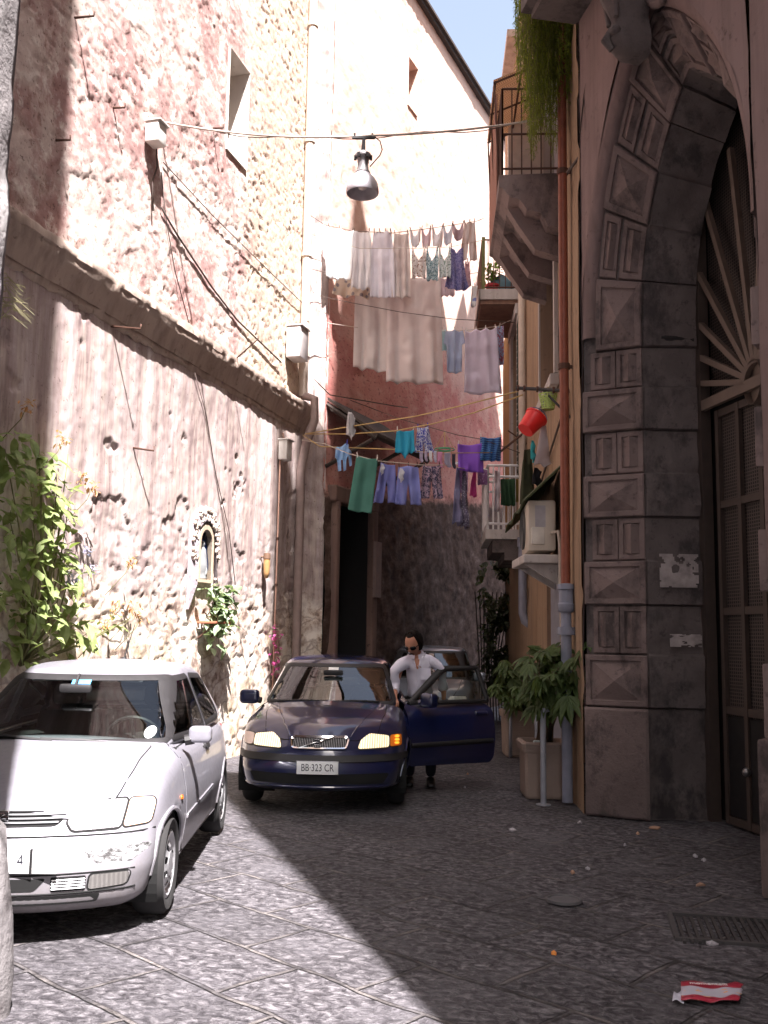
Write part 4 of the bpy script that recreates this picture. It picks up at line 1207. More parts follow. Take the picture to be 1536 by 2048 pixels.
class Car:
    def __init__(s, name, label, loc, heading, D, paint_mat, group=None):
        s.D = D; s.P = paint_mat
        s.root = thing(name, label, 'car', loc, heading, group)
        s.make()
    def deform_body(s, a, b, c):
        D = s.D; L = D['L']; x = a * L / 2
        w = D['W'] / 2 * (1 - D.get('tf', .10) * sm01((x - D['tx']) / (L / 2 - D['tx'])) ** 1.5 - D.get('tr', .07) * sm01((-x - D['tx']) / (L / 2 - D['tx'])) ** 1.5)
        sp = interp([(0, .90), (.12, .955), (.45, 1.0), (.62, .995), (.9, .945), (1.0, .90)], c)
        y = b * w * sp
        zb = D['zb'] + D.get('lift', .07) * sm01((abs(x) - L / 2 + .55) / .55)
        zt = interp(D['top'], x) + D.get('crown', .035) * (1 - b * b) * (1 if x > D['cowl'] - .1 or x < D['deck'] else .3)
        z = zb + c * (zt - zb)
        front = sm01((x - (L / 2 - .75)) / .75); rear = sm01((-x - (L / 2 - .6)) / .6)
        x -= front * (D['pf'] * b * b + D.get('lean', .10) * max(0, c - .45) ** 1.3 * 1.6 + .05 * max(0, .25 - c) * 4 * .5)
        x += rear * (.10 * b * b + .08 * max(0, c - .5))
        return (x, y, z)
    def deform_house(s, a, b, c):
        D = s.D; g = D['gh']
        t = c
        xf = g['xf0'] + (g['xf1'] - g['xf0']) * (t + .10 * t * (1 - t)); xr = g['xr0'] + (g['xr1'] - g['xr0']) * (t - .25 * t * (1 - t))
        u = (a + 1) / 2; x = xr + (xf - xr) * u
        w = g['wb'] + (g['wr'] - g['wb']) * (t ** 1.15)
        w *= 1 - .07 * sm01((u - .75) / .25) * 1 - .06 * sm01((.25 - u) / .25)
        y = b * w
        x -= g.get('cf', .16) * b * b * sm01((u - .5) / .5) ; x += .10 * b * b * sm01((.5 - u) / .5)
        z = g['zb'] + (g['zr'] - g['zb'] + .0) * t + (.045 * (1 - a * a) + .04 * (1 - b * b)) * t * t - g.get('rd', .03) * sm01(-a) * t
        return (x, y, z)
    def make(s):
        D, g, root = s.D, s.D['gh'], s.root
        V, Fc = rbox_grid(int(D['L'] / .045), 34, 18, (.07, .16, .34))
        V = [s.deform_body(*v) for v in V]
        s.bvh = BVHTree.FromPolygons(V, Fc)
        # wheel arches, cabin opening, open door
        wr = D['Ra']; wc = D['wheels']
        Vn = [list(v) for v in V]
        for v in Vn:
            if abs(v[1]) > D['W'] * .30:
                for xw in wc:
                    d = math.hypot(v[0] - xw, v[2] - D['Rw'])
                    if abs(d - wr) < .035 and d > 1e-6: v[0] = xw + (v[0] - xw) * wr / d; v[2] = D['Rw'] + (v[2] - D['Rw']) * wr / d
        keep = []
        opening = D.get('door_hole')
        for f in Fc:
            cx = sum(Vn[i][0] for i in f) / len(f); cy = sum(Vn[i][1] for i in f) / len(f); cz = sum(Vn[i][2] for i in f) / len(f)
            if abs(cy) > D['W'] * .28 and any(math.hypot(cx - xw, cz - D['Rw']) < wr - .004 for xw in wc): continue
            if g['xr0'] + .25 < cx < g['xf0'] - .22 and abs(cy) < g['wb'] - .13 and cz > g['zb'] - .10: continue
            if opening and cy > D['W'] * .3 and inpoly(cx, cz, opening): continue
            keep.append(f)
        mb = MB(); mb.v = [tuple(v) for v in Vn]; mb.f = keep
        s.body = obj('body', mb, [s.P, INT], root, True, True, 40, fix=False)
        so_ = s.body.modifiers.new('skin', 'SOLIDIFY'); so_.thickness = .012; so_.offset = -1; so_.material_offset = 1
        # wheel arch liners and floor
        mb = MB()
        for xw in wc:
            for sy in (-1, 1):
                mb.grid(lambda t, y, xw=xw, sy=sy: Vector((xw + (wr + .004) * math.cos(t), sy * y, D['Rw'] + (wr + .004) * math.sin(t))), list(np.linspace(-.5, PI + .5, 24)), [D['W'] * .27, D['W'] / 2 * .955])
        mb.box((0, 0, D['zb'] + .12), (D['L'] * .78, D['W'] * .78, .1))
        obj('underbody', mb, GAP, root, False, True)
        # house
        V, Fc = rbox_grid(int((g['xf0'] - g['xr0']) / .03), 46, 22, (.075, g.get('ry', .13), .26))
        V = [s.deform_house(*v) for v in V]
        s.hb = BVHTree.FromPolygons(V, Fc)
        wins = D['wins']
        keep = []
        bm_n = []
        for f in Fc:
            A = [Vector(V[i]) for i in f]; c = sum(A, Vector()) / len(A)
            n = (A[2] - A[0]).cross(A[3] - A[1]) if len(A) == 4 else (A[1] - A[0]).cross(A[2] - A[0])
            n.normalize()
            drop = c.z < g['zb'] + .015
            for (nm, ax, P) in wins:
                Pi = inset(resample(P, .05), .012)
                if ax == 'F' and n.x > .25 and inpoly(c.y, c.z, Pi): drop = True
                if ax == 'B' and n.x < -.25 and inpoly(c.y, c.z, Pi): drop = True
                if ax == 'S' and abs(n.y) > .4 and inpoly(c.x, c.z, Pi): drop = True
            if opening and c.y > 0 and n.y > .4 and inpoly(c.x, c.z, D['door_frame']): drop = True
            if not drop: keep.append(f)
        mb = MB(); mb.v = V; mb.f = keep
        o = obj('roof', mb, [s.P, INT], root, True, True, 50, fix=False)
        so_ = o.modifiers.new('skin', 'SOLIDIFY'); so_.thickness = .02; so_.offset = -1; so_.material_offset = 1
        for (nm, ax, P) in wins:
            for A in (('L', 'R') if ax == 'S' else (ax,)):
                if opening and A == 'L' and nm == 'front_side_window': continue
                w = obj(nm if ax in 'FB' else 'side_window', patch(s.hb, A, P, .0025, .05), D.get('glass', GLASS), root, True, True)
                obj('window_seal', ring(s.hb, A, P, .022, .018, .004, .03, .003), TRIM, w, True, True)
        # cowl (black) under the windscreen
        # wheels
        for xw in wc:
            for sy in (-1, 1):
                wh = bpy.data.objects.new('wheel', None); COL.objects.link(wh); wh.parent = root; wh.empty_display_size = .1
                wh.location = (xw, sy * (D['tw'] / 2 - .0), D['Rw'])
                wh.rotation_euler = (0, 0, D.get('steer', 0) if xw > 0 else 0)
                rw, ri, hw = D['Rw'], D['Ri'], D.get('hw', .095)
                M = Matrix.Rotation(-sy * PI / 2, 4, 'X')
                t = MB(); t.lathe([(ri, -hw * .85), (rw - .03, -hw), (rw - .006, -hw * .72), (rw, -hw * .3), (rw, hw * .3), (rw - .006, hw * .72), (rw - .03, hw), (ri + .02, hw * .95), (ri, hw * .8)], (0, 0, 0), 48, M)
                obj('tyre', t, RUBBER, wh, True, True, 40)
                q = MB(); q.lathe([(ri, -hw * .6), (ri + .004, hw * .85), (ri - .012, hw * .92), (ri - .03, hw * .6), (ri - .045, hw * .55)], (0, 0, 0), 40, M)
                ns = D.get('spokes', 7)
                for k in range(ns):
                    a0 = 2 * PI * k / ns; da = 2 * PI / ns * D.get('spw', .62) / 2
                    pts = []
                    for (rr, zz) in ((.05, hw * .9), (ri * .55, hw * .95), (ri - .04, hw * .66)):
                        for sg in (-1, 1):
                            wd = da * (1.0 if rr > .1 else 1.2)
                            pts.append(M @ Vector((rr * math.cos(a0 + sg * wd), rr * math.sin(a0 + sg * wd), zz)))
                    b0 = len(q.v); q.v += [tuple(p) for p in pts]; q.f += [(b0, b0 + 1, b0 + 3, b0 + 2), (b0 + 2, b0 + 3, b0 + 5, b0 + 4)]
                q.lathe([(.075, hw * .86), (.07, hw * .96), (.03, hw * 1.0), (0, hw * 1.0)], (0, 0, 0), 20, M)
                obj('rim', q, ALLOY, wh, True, True, 35)
                q = MB(); q.lathe([(ri - .03, hw * .4), (.0, hw * .4)], (0, 0, 0), 24, M); obj('brake_disc', q, GAP, wh, True, True)
        # interior
        xs0 = g['xf0'] - 1.05
        for yy in (-.36, .36):
            st_ = MB()
            st_.box((xs0 - .25, yy, .42), (.52, .48, .2), bev=.06)
            st_.box((xs0 - .52, yy, .74), (.16, .46, .62), 0, Matrix.Rotation(-.22, 4, 'Y'), .06)
            o = obj('seat', st_, INT, root, True, True, 40)
            hd = MB(); hd.box((xs0 - .60, yy, 1.16), (.10, .26, .17), 0, Matrix.Rotation(-.15, 4, 'Y'), .045); hd.tube([(xs0 - .57, yy - .06, 1.0), (xs0 - .59, yy - .06, 1.12)], .008, 5); hd.tube([(xs0 - .57, yy + .06, 1.0), (xs0 - .59, yy + .06, 1.12)], .008, 5)
            obj('headrest', hd, INT, o, True, True, 40)
        st_ = MB(); st_.box((xs0 - 1.15, 0, .45), (.5, 1.2, .22), bev=.05); st_.box((xs0 - 1.40, 0, .74), (.14, 1.2, .5), 0, Matrix.Rotation(-.25, 4, 'Y'), .05)
        obj('rear_bench', st_, INT, root, True, True, 40)
        st_ = MB(); st_.box((g['xf0'] - .42, 0, g['zb'] - .10), (.5, D['W'] * .80, .16), bev=.06); obj('dashboard', st_, INT, root, True, True, 40)
        st_ = MB()
        Mw = Matrix.Translation((g['xf0'] - .74, .36, g['zb'] + .0)) @ Matrix.Rotation(R(-62), 4, 'Y')
        st_.tube([Mw @ Vector((.19 * math.cos(t), .19 * math.sin(t), 0)) for t in np.linspace(0, 2 * PI, 30)], .014, 7, False)
        for t in (R(0), R(180), R(270 - 0)): st_.tube([Mw @ Vector((0, 0, -.02)), Mw @ Vector((.18 * math.cos(t + PI / 2), .18 * math.sin(t + PI / 2), 0))], .014, 6)
        st_.tube([Mw @ Vector((0, 0, -.02)), Mw @ Vector((0, 0, -.3))], .03, 8)
        obj('steering_wheel', st_, D.get('wheelmat', TRIM), root, True, True, 40)
    # helpers that add parts
    def part(s, name, mb, mat, parent=None, sharp=40, label=None):
        o = obj(name, mb, mat, parent or s.root, True, True, sharp)
        if label: o['label'] = label
        return o
    def patchpart(s, name, ax, outline, mat, off=.003, step=.035, gap=.006, parent=None, house=False, thick=.006, gapmat=None):
        b = s.hb if house else s.bvh
        o = s.part(name, patch(b, ax, outline, off, step, thick), mat, parent)
        if gap: s.part('shut_line', patch(b, ax, inset(resample(outline, step), -gap), off * .35, step), gapmat or GAP, o)
        return o
    def mirror(s, y, x, z, mat, k=1.0):
        sy = 1 if y > 0 else -1
        m = MB(); V, Fc = rbox_grid(8, 8, 8, (.5, .4, .6)); m.add([(x + a * .055 * k, y + sy * (.1 * k + .105 * k * b * sy), z + (c - .5) * .15 * k) for a, b, c in V], Fc)
        o = s.part('mirror', m, mat, None, 60)
        m = MB(); m.tube([(x + .01, y - sy * .03, z - .04), (x, y + sy * .03, z - .03)], .035, 8); s.part('mirror_arm', m, TRIM, o)
        m = MB(); m.grid(lambda u, v: Vector((x - .057 * k, y + sy * (.1 + u) * k if False else y + sy * (.1 * k + u * k), z + v * k)), [-.085, .085], [-.055, .055]); s.part('mirror_glass', m, CHROME, o)
        return o
    def wiper(s, y0, y1, zb, zt):
        pts = [(y0, zb), ((y0 + y1) / 2, (zb + zt) / 2 + .01), (y1, zt)]
        m = line_on(s.hb, 'F', pts, .011, .02, .05, 5); m = merge(m, line_on(s.hb, 'F', [(y0 + .25 * (y1 - y0), zb + .01), (y1 + .15 * (y1 - y0), zt + .005)], .007, .008, .05, 5))
        return s.part('wiper', m, TRIM)
def sym(pts): return pts + [(-y, z) for y, z in reversed(pts)]
def mir(pts): return [(-y, z) for y, z in pts]

GLOW = plain('glowing_amber', (.95, .55, .06), .2)
GLOW.node_tree.nodes['Principled BSDF'].inputs['Emission Color'].default_value = (1, .42, .03, 1)
GLOW.node_tree.nodes['Principled BSDF'].inputs['Emission Strength'].default_value = .25
# --- silver hatchback ---------------------------------------------------------------------------------------
ib_f, ib_r = gz(318, 1828), gz(432, 1662)
D1 = dict(L=3.84, W=1.66, zb=.15, lift=.0, tx=.75, tf=.075, cowl=.72, deck=-1.6, pf=.26, lean=.16, crown=.05, Ra=.312, Rw=.285, Ri=.19, tw=1.44, wheels=(1.20, -1.24), spokes=9, spw=.5,
          top=[(-1.92, .80), (-1.8, .92), (-1.2, .945), (.2, .93), (.75, .935), (1.15, .87), (1.5, .775), (1.75, .69), (1.92, .60)],
          gh=dict(xf0=.98, xf1=.18, xr0=-1.86, xr1=-1.42, wb=.765, wr=.575, zb=.90, zr=1.36, cf=.16, rd=.03),
          wins=[('windscreen', 'F', roundpoly([(-.685, .945), (.685, .945), (.555, 1.335), (-.555, 1.335)], .05)),
                ('rear_window', 'B', roundpoly([(-.6, 1.0), (.6, 1.0), (.5, 1.31), (-.5, 1.31)], .06)),
                ('front_side_window', 'S', roundpoly([(.66, .955), (.10, 1.32), (-.36, 1.335), (-.40, .955)], .05)),
                ('rear_side_window', 'S', roundpoly([(-.47, .96), (-.43, 1.335), (-.98, 1.31), (-1.28, 1.02), (-1.22, .97)], .06))])
hd1 = math.atan2(ib_f.y - ib_r.y, ib_f.x - ib_r.x)
fx = Vector((math.cos(hd1), math.sin(hd1), 0)); lx = Vector((-fx.y, fx.x, 0))
mid = (ib_f + ib_r) / 2 - lx * (D1['tw'] / 2 + .04); mid -= fx * ((D1['wheels'][0] + D1['wheels'][1]) / 2)
c1 = Car('parked_hatchback', 'scuffed silver three-door hatchback parked against the sunny wall', (mid.x, mid.y, 0), hd1, D1, SILVER)
B = c1
B.patchpart('bonnet', 'T', roundpoly([(.84, .60), (1.30, .585), (1.66, .50), (1.735, .30), (1.745, 0), (1.735, -.30), (1.66, -.50), (1.30, -.585), (.84, -.60), (.87, 0)], .05), SILVER, .004, .05, .007)
for sd in (1, -1):
    f = (lambda P: P) if sd > 0 else mir
    B.patchpart('headlight', 'F', roundpoly(f([(.37, .575), (.60, .575), (.60, .705), (.385, .705), (.33, .62)]), .02), lens_mat('clear_lens', (.46, .45, .46)), .006, .025, .010)
    B.patchpart('indicator', 'F', roundpoly(f([(.612, .575), (.735, .58), (.74, .68), (.725, .70), (.612, .705)]), .02), plain('pale_amber_lens', (.78, .50, .36), .2), .006, .02, .008)
    B.patchpart('fog_light', 'F', roundpoly(f([(.48, .285), (.66, .295), (.68, .36), (.49, .36)]), .02), lens_mat('fog_lens', (.22, .21, .20)), .004, .025, .01)
    o = B.patchpart('bumper_vent', 'F', roundpoly(f([(.30, .285), (.47, .285), (.47, .36), (.30, .36)]), .01), GAP, .002, .03, 0)
    B.part('slat', merge(*[line_on(B.bvh, 'F', f([(.305, z), (.465, z)]), .005, .006) for z in (.298, .313, .328, .343)]), ALLOY, o)
    ax = 'L' if sd > 0 else 'R'
    dd = B.patchpart('door', ax, roundpoly([(.80, .30), (.80, .90), (.72, .935), (-.36, .935), (-.42, .85), (-.42, .34), (-.36, .28), (.7, .26)], .06), SILVER, .004, .05, .008)
    B.part('handle', patch(B.bvh, ax, roundpoly([(-.33, .80), (-.17, .80), (-.17, .845), (-.33, .845)], .02), .02, .03, .02), TRIM, dd)
    B.part('side_moulding', patch(B.bvh, ax, roundpoly([(-.40, .49), (.78, .47), (.78, .50), (-.40, .52)], .008), .012, .05, .01), SILVER, dd)
    B.part('lock', line_on(B.bvh, ax, [(-.12, .82), (-.11, .82)], .012, .006), TRIM, dd)
    B.patchpart('side_indicator', ax, roundpoly([(.93, .62), (.98, .62), (.98, .645), (.93, .645)], .008), AMBER, .008, .02, 0)
    B.part('sill', patch(B.bvh, ax, roundpoly([(-.85, .20), (.82, .20), (.82, .26), (-.85, .26)], .015), .006, .06, .006), paint('sill_silver', (.30, .29, .32), .3, .5, .3))
    for xw in D1['wheels']:
        B.part('arch_lip', line_on(B.bvh, ax, [(xw + .322 * math.cos(t), .285 + .322 * math.sin(t)) for t in np.linspace(.02, PI - .02, 20)], .014, -.004, .06), SILVER)
    B.mirror(.80 * sd, .60, .985, SILVER, .72)
gp_ = roundpoly([(-.29, .60), (.29, .60), (.335, .665), (.0, .69), (-.335, .665)], .03)
o = B.patchpart('grille', 'F', gp_, GAP, .003, .03, 0)
B.part('slat', merge(*[line_on(B.bvh, 'F', [(-w_, z), (w_, z)], .0065, .010) for z, w_ in ((.616, .29), (.634, .305), (.652, .318), (.670, .2))]), plain('grille_slats', (.20, .20, .21), .5), o)
bd = MB(); c_, n_ = cast(B.bvh, 'F', (0, .64), .02); bd.box(c_, (.012, .07, .06), bev=.005); bd.tube([c_ + Vector((.007, -.022, .015)), c_ + Vector((.007, .02, .015)), c_ + Vector((.007, -.02, -.012)), c_ + Vector((.007, .022, -.012))], .005, 5); B.part('badge', bd, CHROME, o)
B.patchpart('lower_intake', 'F', roundpoly([(-.52, .215), (.52, .215), (.54, .262), (-.54, .262)], .015), GAP, .002, .04, 0)
B.patchpart('bumper_intake', 'F', roundpoly([(-.27, .29), (.22, .29), (.28, .355), (-.28, .355)], .02), GAP, .002, .04, 0)
B.part('bumper_crease', merge(line_on(B.bvh, 'F', [(-.76, .545), (-.3, .555), (.3, .555), (.76, .545)], .006, .0), line_on(B.bvh, 'F', [(-.7, .272), (.7, .272)], .006, .0), line_on(B.bvh, 'F', [(-.7, .372), (.7, .372)], .005, .0)), GAP)
B.wiper(-.10, .44, .955, .925); B.wiper(-.62, -.02, .965, .945)
pl = MB(); c_, n_ = cast(B.bvh, 'F', (.0, .455), .012); pl.box((c_.x + .012, .0, .45), (.012, .40, .125), 0, Matrix.Rotation(-.06, 4, 'Y'), .004)
pl_ = B.part('number_plate', pl, PLATEW); B.part('plate_edge', MB().box((c_.x + .013, .205, .45), (.016, .012, .125)), TRIM, pl_); text_mesh('lettering', '4', .10, INK, pl_, (c_.x + .0185, .15, .45), (R(90), 0, R(90)), .001, 'CENTER', .7)
pl = MB(); pl.box((c_.x + .004, .275, .445), (.010, .13, .12), bev=.003); B.part('plate_blank', pl, PLATEW)
# scuffed bumper corner
def mat_scuff():
    m = NT('scuffed_bumper', .7, .3); p = m.pos(); n = m.noise(m.map(p, (1, 1, 2.2)), 24, 5, .7)
    return m.done(m.ramp(n, [(.38, (.03, .028, .028)), (.46, (.10, .10, .10)), (.54, (.24, .24, .25)), (.62, (.70, .70, .71))]))
sc_pts = [(.60 + .14 * math.cos(t) * (1 + .25 * math.sin(3 * t)) , .45 + .055 * math.sin(t) * (1 + .3 * math.cos(2 * t))) for t in np.linspace(0, 2 * PI, 26)[:-1]]
B.part('scuff', patch(B.bvh, 'F', sc_pts, .0015, .02), mat_scuff())
st_ = MB(); c_, n_ = cast(B.hb, 'F', (.58, .985), .006)
B.part('round_sticker', patch(B.hb, 'F', [(.555 + .036 * math.cos(t), 1.0 + .034 * math.sin(t)) for t in np.linspace(0, 2 * PI, 20)[:-1]], .006, .02), PLATEW)
B.part('blue_sticker', patch(B.hb, 'F', [(-.075, 1.275), (.055, 1.275), (.055, 1.315), (-.075, 1.315)], .006, .02), plain('sticker_blue', (.10, .38, .75), .4))
m_ = MB(); m_.box((.50, 0, 1.27), (.04, .22, .06), bev=.02); m_.tube([(.50, 0, 1.29), (.42, 0, 1.36)], .012, 6); B.part('rear_view_mirror', m_, TRIM)
m_ = MB(); m_.tube([(-.9, -.0, 1.44), (-1.25, 0, 1.72)], [.006, .003], 5); m_.lathe([(.03, 0), (.02, .03), (0, .035)], (-.9, 0, 1.42), 10); B.part('aerial', m_, TRIM)
for sd in (1, -1): B.patchpart('rear_light', 'B', roundpoly([(sd * .56, .62), (sd * .74, .62), (sd * .72, .86), (sd * .58, .86)], .03), plain('red_lens', (.45, .02, .02), .2), .005, .04, .008)

# --- navy saloon ---------------------------------------------------------------------------------------
ODEG = 55
D2 = dict(L=4.44, W=1.72, zb=.18, lift=.03, tx=.95, tf=.13, cowl=.80, deck=-1.35, pf=.24, lean=.13, crown=.06, Ra=.33, Rw=.30, Ri=.19, tw=1.43, wheels=(1.36, -1.20), glass=GLASSD, hw=.085,
          top=[(-2.22, .78), (-2.1, .92), (-1.5, .97), (-.3, .93), (.8, .925), (1.3, .875), (1.75, .80), (2.0, .735), (2.22, .60)],
          gh=dict(xf0=1.06, xf1=.30, xr0=-1.72, xr1=-1.10, wb=.765, wr=.58, zb=.90, zr=1.35, cf=.17, rd=.02),
          wins=[('windscreen', 'F', roundpoly([(-.69, .945), (.69, .945), (.555, 1.325), (-.555, 1.325)], .05)),
                ('rear_window', 'B', roundpoly([(-.6, 1.0), (.6, 1.0), (.5, 1.31), (-.5, 1.31)], .06)),
                ('front_side_window', 'S', roundpoly([(.72, .955), (.20, 1.31), (-.26, 1.325), (-.30, .955)], .05)),
                ('rear_side_window', 'S', roundpoly([(-.38, .96), (-.34, 1.325), (-.80, 1.30), (-1.16, 1.0), (-1.10, .965)], .06))],
          door_hole=[(.86, .30), (.86, 1.0), (-.28, 1.0), (-.30, .30)], door_frame=[(.78, .90), (.21, 1.33), (-.28, 1.34), (-.32, .90)])
hd2 = R(-91.5)
vf = gz(648, 1592)
c2 = Car('saloon_car', 'navy blue saloon with lit-up headlamps and its driver door open', (vf.x + .06, 9.25 + 2.2, 0), hd2, D2, NAVY)
B = c2
B.patchpart('bonnet', 'T', roundpoly([(.92, .60), (1.40, .60), (1.85, .54), (2.02, .33), (2.045, 0), (2.02, -.33), (1.85, -.54), (1.40, -.60), (.92, -.60), (.95, 0)], .05), NAVY, .004, .05, .007)
for sd in (1, -1):
    f = (lambda P: P) if sd > 0 else mir
    ax = 'L' if sd > 0 else 'R'
    hl = B.patchpart('headlight', 'F', roundpoly(f([(.36, .60), (.65, .605), (.645, .70), (.46, .725), (.38, .67)]), .025), LIT, .010, .025, .010, gapmat=TRIM)
    cor = B.patchpart('corner_lamp', 'F', roundpoly(f([(.66, .605), (.765, .61), (.76, .71), (.655, .705)]), .02), AMBER if sd > 0 else plain('sunlit_corner_lens', (.80, .62, .55), .2), .010, .02, .008, gapmat=TRIM)  # one lens is a paler amber copy, sunlight put into its colour
    if sd > 0:
        B.part('reflector', merge(*[patch(B.bvh, 'F', [(.715 + .022 * math.cos(t), z + .011 * math.sin(t)) for t in np.linspace(0, 2 * PI, 12)[:-1]], .016, .012) for z in (.632, .66, .688)]), GLOW, cor)
    B.part('sill', patch(B.bvh, ax, roundpoly([(-.85, .21), (.95, .21), (.95, .28), (-.85, .28)], .015), .006, .06, .006), TRIM)
    B.patchpart('rear_door', ax, roundpoly([(-.34, .32), (-.34, .92), (-1.02, .93), (-1.12, .75), (-.95, .50), (-.86, .32)], .06), NAVY, .004, .05, .008)
    for xw in D2['wheels']:
        B.part('arch_lip', line_on(B.bvh, ax, [(xw + .34 * math.cos(t), .30 + .34 * math.sin(t)) for t in np.linspace(.02, PI - .02, 20)], .014, -.004, .06), NAVY)
B.patchpart('door', 'R', roundpoly([(.86, .32), (.86, .90), (.78, .93), (-.26, .93), (-.30, .85), (-.30, .36), (-.25, .30)], .06), NAVY, .004, .05, .008)
B.mirror(-.80, .66, .985, NAVY)
gp_ = roundpoly([(-.255, .595), (.255, .595), (.275, .675), (.24, .70), (-.24, .70), (-.275, .675)], .03)
o = B.patchpart('grille', 'F', gp_, GAP, .004, .03, 0)
B.part('chrome_frame', ring(B.bvh, 'F', gp_, .014, .004, .016, .03, .008), CHROME, o)
B.part('grille_bar', merge(*[line_on(B.bvh, 'F', [(-.24 + .016 * k, .605), (-.24 + .016 * k, .69)], .0025, .010) for k in range(31)]), plain('grille_metal', (.30, .29, .29), .35, .7), o)
B.part('diagonal_bar', line_on(B.bvh, 'F', [(-.19, .602), (.15, .697)], .006, .020), CHROME, o)
c_, n_ = cast(B.bvh, 'F', (-.02, .648), .022); m_ = MB(); m_.box(c_, (.012, .07, .065), bev=.004); B.part('badge', m_, TRIM, o)
m_ = MB()
for (y0, z0, y1, z1) in ((-.025, -.024, .025, -.024), (-.025, .024, .025, .024), (-.025, -.024, -.025, .024), (.025, -.024, .025, .024), (-.015, 0, .015, 0)): m_.tube([c_ + Vector((.008, y0, z0)), c_ + Vector((.008, y1, z1))], .004, 5)
B.part('badge_frame', m_, CHROME, o)
bp = sym([(.80, .47), (.82, .53), (.6, .555)])
B.part('bumper_strip', patch(B.bvh, 'F', roundpoly([(-.82, .485), (.82, .485), (.82, .545), (-.82, .545)], .02), .014, .04, .012), TRIM)
B.patchpart('lower_intake', 'F', roundpoly([(-.60, .29), (.60, .29), (.66, .385), (-.66, .385)], .03), GAP, .003, .04, 0)
B.part('spoiler_lip', merge(line_on(B.bvh, 'F', [(-.76, .262), (.76, .262)], .012, .0)), NAVY)
for sd in (1, -1):
    B.part('bonnet_crease', line_on(B.bvh, 'T', [(1.0, sd * .52), (1.4, sd * .47), (1.8, sd * .37), (2.0, sd * .285)], .008, .0, .06), NAVY)
B.wiper(-.02, -.56, .95, .94); B.wiper(.52, -.02, .95, .945)
pl = MB(); c_, n_ = cast(B.bvh, 'F', (.0, .44), .02); pl.box((c_.x + .012, .0, .445), (.012, .385, .12), bev=.004)
pl_ = B.part('number_plate', pl, PLATEW); text_mesh('lettering', 'BB\u00b7323 CR', .092, INK, pl_, (c_.x + .0190, 0, .443), (R(90), 0, R(90)), .001, 'CENTER', .74)
B.part('plate_edge', merge(*[line for line in (MB().tube([(c_.x + .019, -.19, .387), (c_.x + .019, .19, .387), (c_.x + .019, .19, .503), (c_.x + .019, -.19, .503), (c_.x + .019, -.19, .387)], .003, 5),)]), CHROME, pl_)
B.part('toll_sticker', patch(B.hb, 'F', [(-.06, 1.25), (.05, 1.25), (.05, 1.30), (-.06, 1.30)], .006, .02), PLATEW)
m_ = MB(); m_.box((.56, 0, 1.25), (.04, .22, .06), bev=.02); B.part('rear_view_mirror', m_, TRIM)
for sd in (1, -1): B.patchpart('rear_light', 'B', roundpoly([(sd * .5, .65), (sd * .76, .65), (sd * .74, .88), (sd * .52, .88)], .03), plain('red_lens', (.45, .02, .02), .2), .005, .04, .008)
# open driver door, hinged at its front edge
dr = bpy.data.objects.new('door', None); COL.objects.link(dr); dr.parent = c2.root; dr['label'] = 'open driver door'
hx, hy = .88, .80
dr.location = (hx, hy, 0); dr.rotation_euler = (0, 0, R(-ODEG))
def loc_shift(mb): mb.v = [(v[0] - hx, v[1] - hy, v[2]) for v in mb.v]; return mb
obj('door_skin', loc_shift(patch(B.bvh, 'L', roundpoly([(.86, .30), (.86, .90), (.80, .935), (-.27, .935), (-.31, .85), (-.31, .34), (-.26, .28)], .06), .004, .05, .09)), NAVY, dr, True, True, 40)
fo = roundpoly([(.80, .93), (.20, 1.325), (-.26, 1.335), (-.31, .93)], .05)
rg = ring(B.hb, 'L', fo, .042, .004, .004, .03, .012); w_ = obj('window_frame', loc_shift(rg), TRIM, dr, True, True); w_.modifiers.new('thick', 'SOLIDIFY').thickness = .03
obj('side_window', loc_shift(patch(B.hb, 'L', inset(resample(fo, .05), .02), -.008, .05)), GLASS, dr, True, True)
obj('handle', loc_shift(patch(B.bvh, 'L', roundpoly([(-.22, .80), (-.05, .80), (-.05, .84), (-.22, .84)], .015), .022, .03, .02)), NAVY, dr, True, True)
obj('side_moulding', loc_shift(patch(B.bvh, 'L', roundpoly([(-.28, .50), (.84, .49), (.84, .54), (-.28, .55)], .01), .014, .05, .012)), TRIM, dr, True, True)
mm_ = MB(); V, Fc = rbox_grid(8, 8, 8, (.5, .4, .6)); mm_.add([(.64 + a * .055, .90 + .105 * b, .985 + (c - .5) * .15) for a, b, c in V], Fc); mm_.tube([(.66, .76, .95), (.64, .84, .965)], .035, 8)
obj('mirror', loc_shift(mm_), NAVY, dr, True, True, 60)

# --- blue-grey car farther up the lane ---------------------------------------------------------------------
D3 = dict(L=4.0, W=1.66, zb=.2, tx=.8, tf=.10, cowl=.72, deck=-1.6, pf=.24, crown=.04, Ra=.335, Rw=.29, Ri=.19, tw=1.45, wheels=(1.22, -1.24), glass=GLASSD,
          top=[(-2.0, .80), (-1.8, .92), (-1.2, .95), (.2, .95), (.75, .95), (1.2, .88), (1.6, .78), (2.0, .62)],
          gh=dict(xf0=.98, xf1=.15, xr0=-1.9, xr1=-1.55, wb=.77, wr=.60, zb=.92, zr=1.43, cf=.16),
          wins=[('windscreen', 'F', roundpoly([(-.69, .965), (.69, .965), (.57, 1.40), (-.57, 1.40)], .05)), ('rear_window', 'B', roundpoly([(-.6, 1.0), (.6, 1.0), (.5, 1.37), (-.5, 1.37)], .06)),
                ('front_side_window', 'S', roundpoly([(.66, .975), (.10, 1.39), (-.36, 1.40), (-.40, .975)], .05)), ('rear_side_window', 'S', roundpoly([(-.47, .98), (-.43, 1.40), (-1.1, 1.38), (-1.4, 1.02), (-1.3, .98)], .06))])
a3 = gy(868, 1310, 17.2)
c3 = Car('parked_car', 'blue-grey hatchback parked deep in the lane behind the man', (a3.x - .05, 17.6, 0), R(-97), D3, STEELB)
B = c3
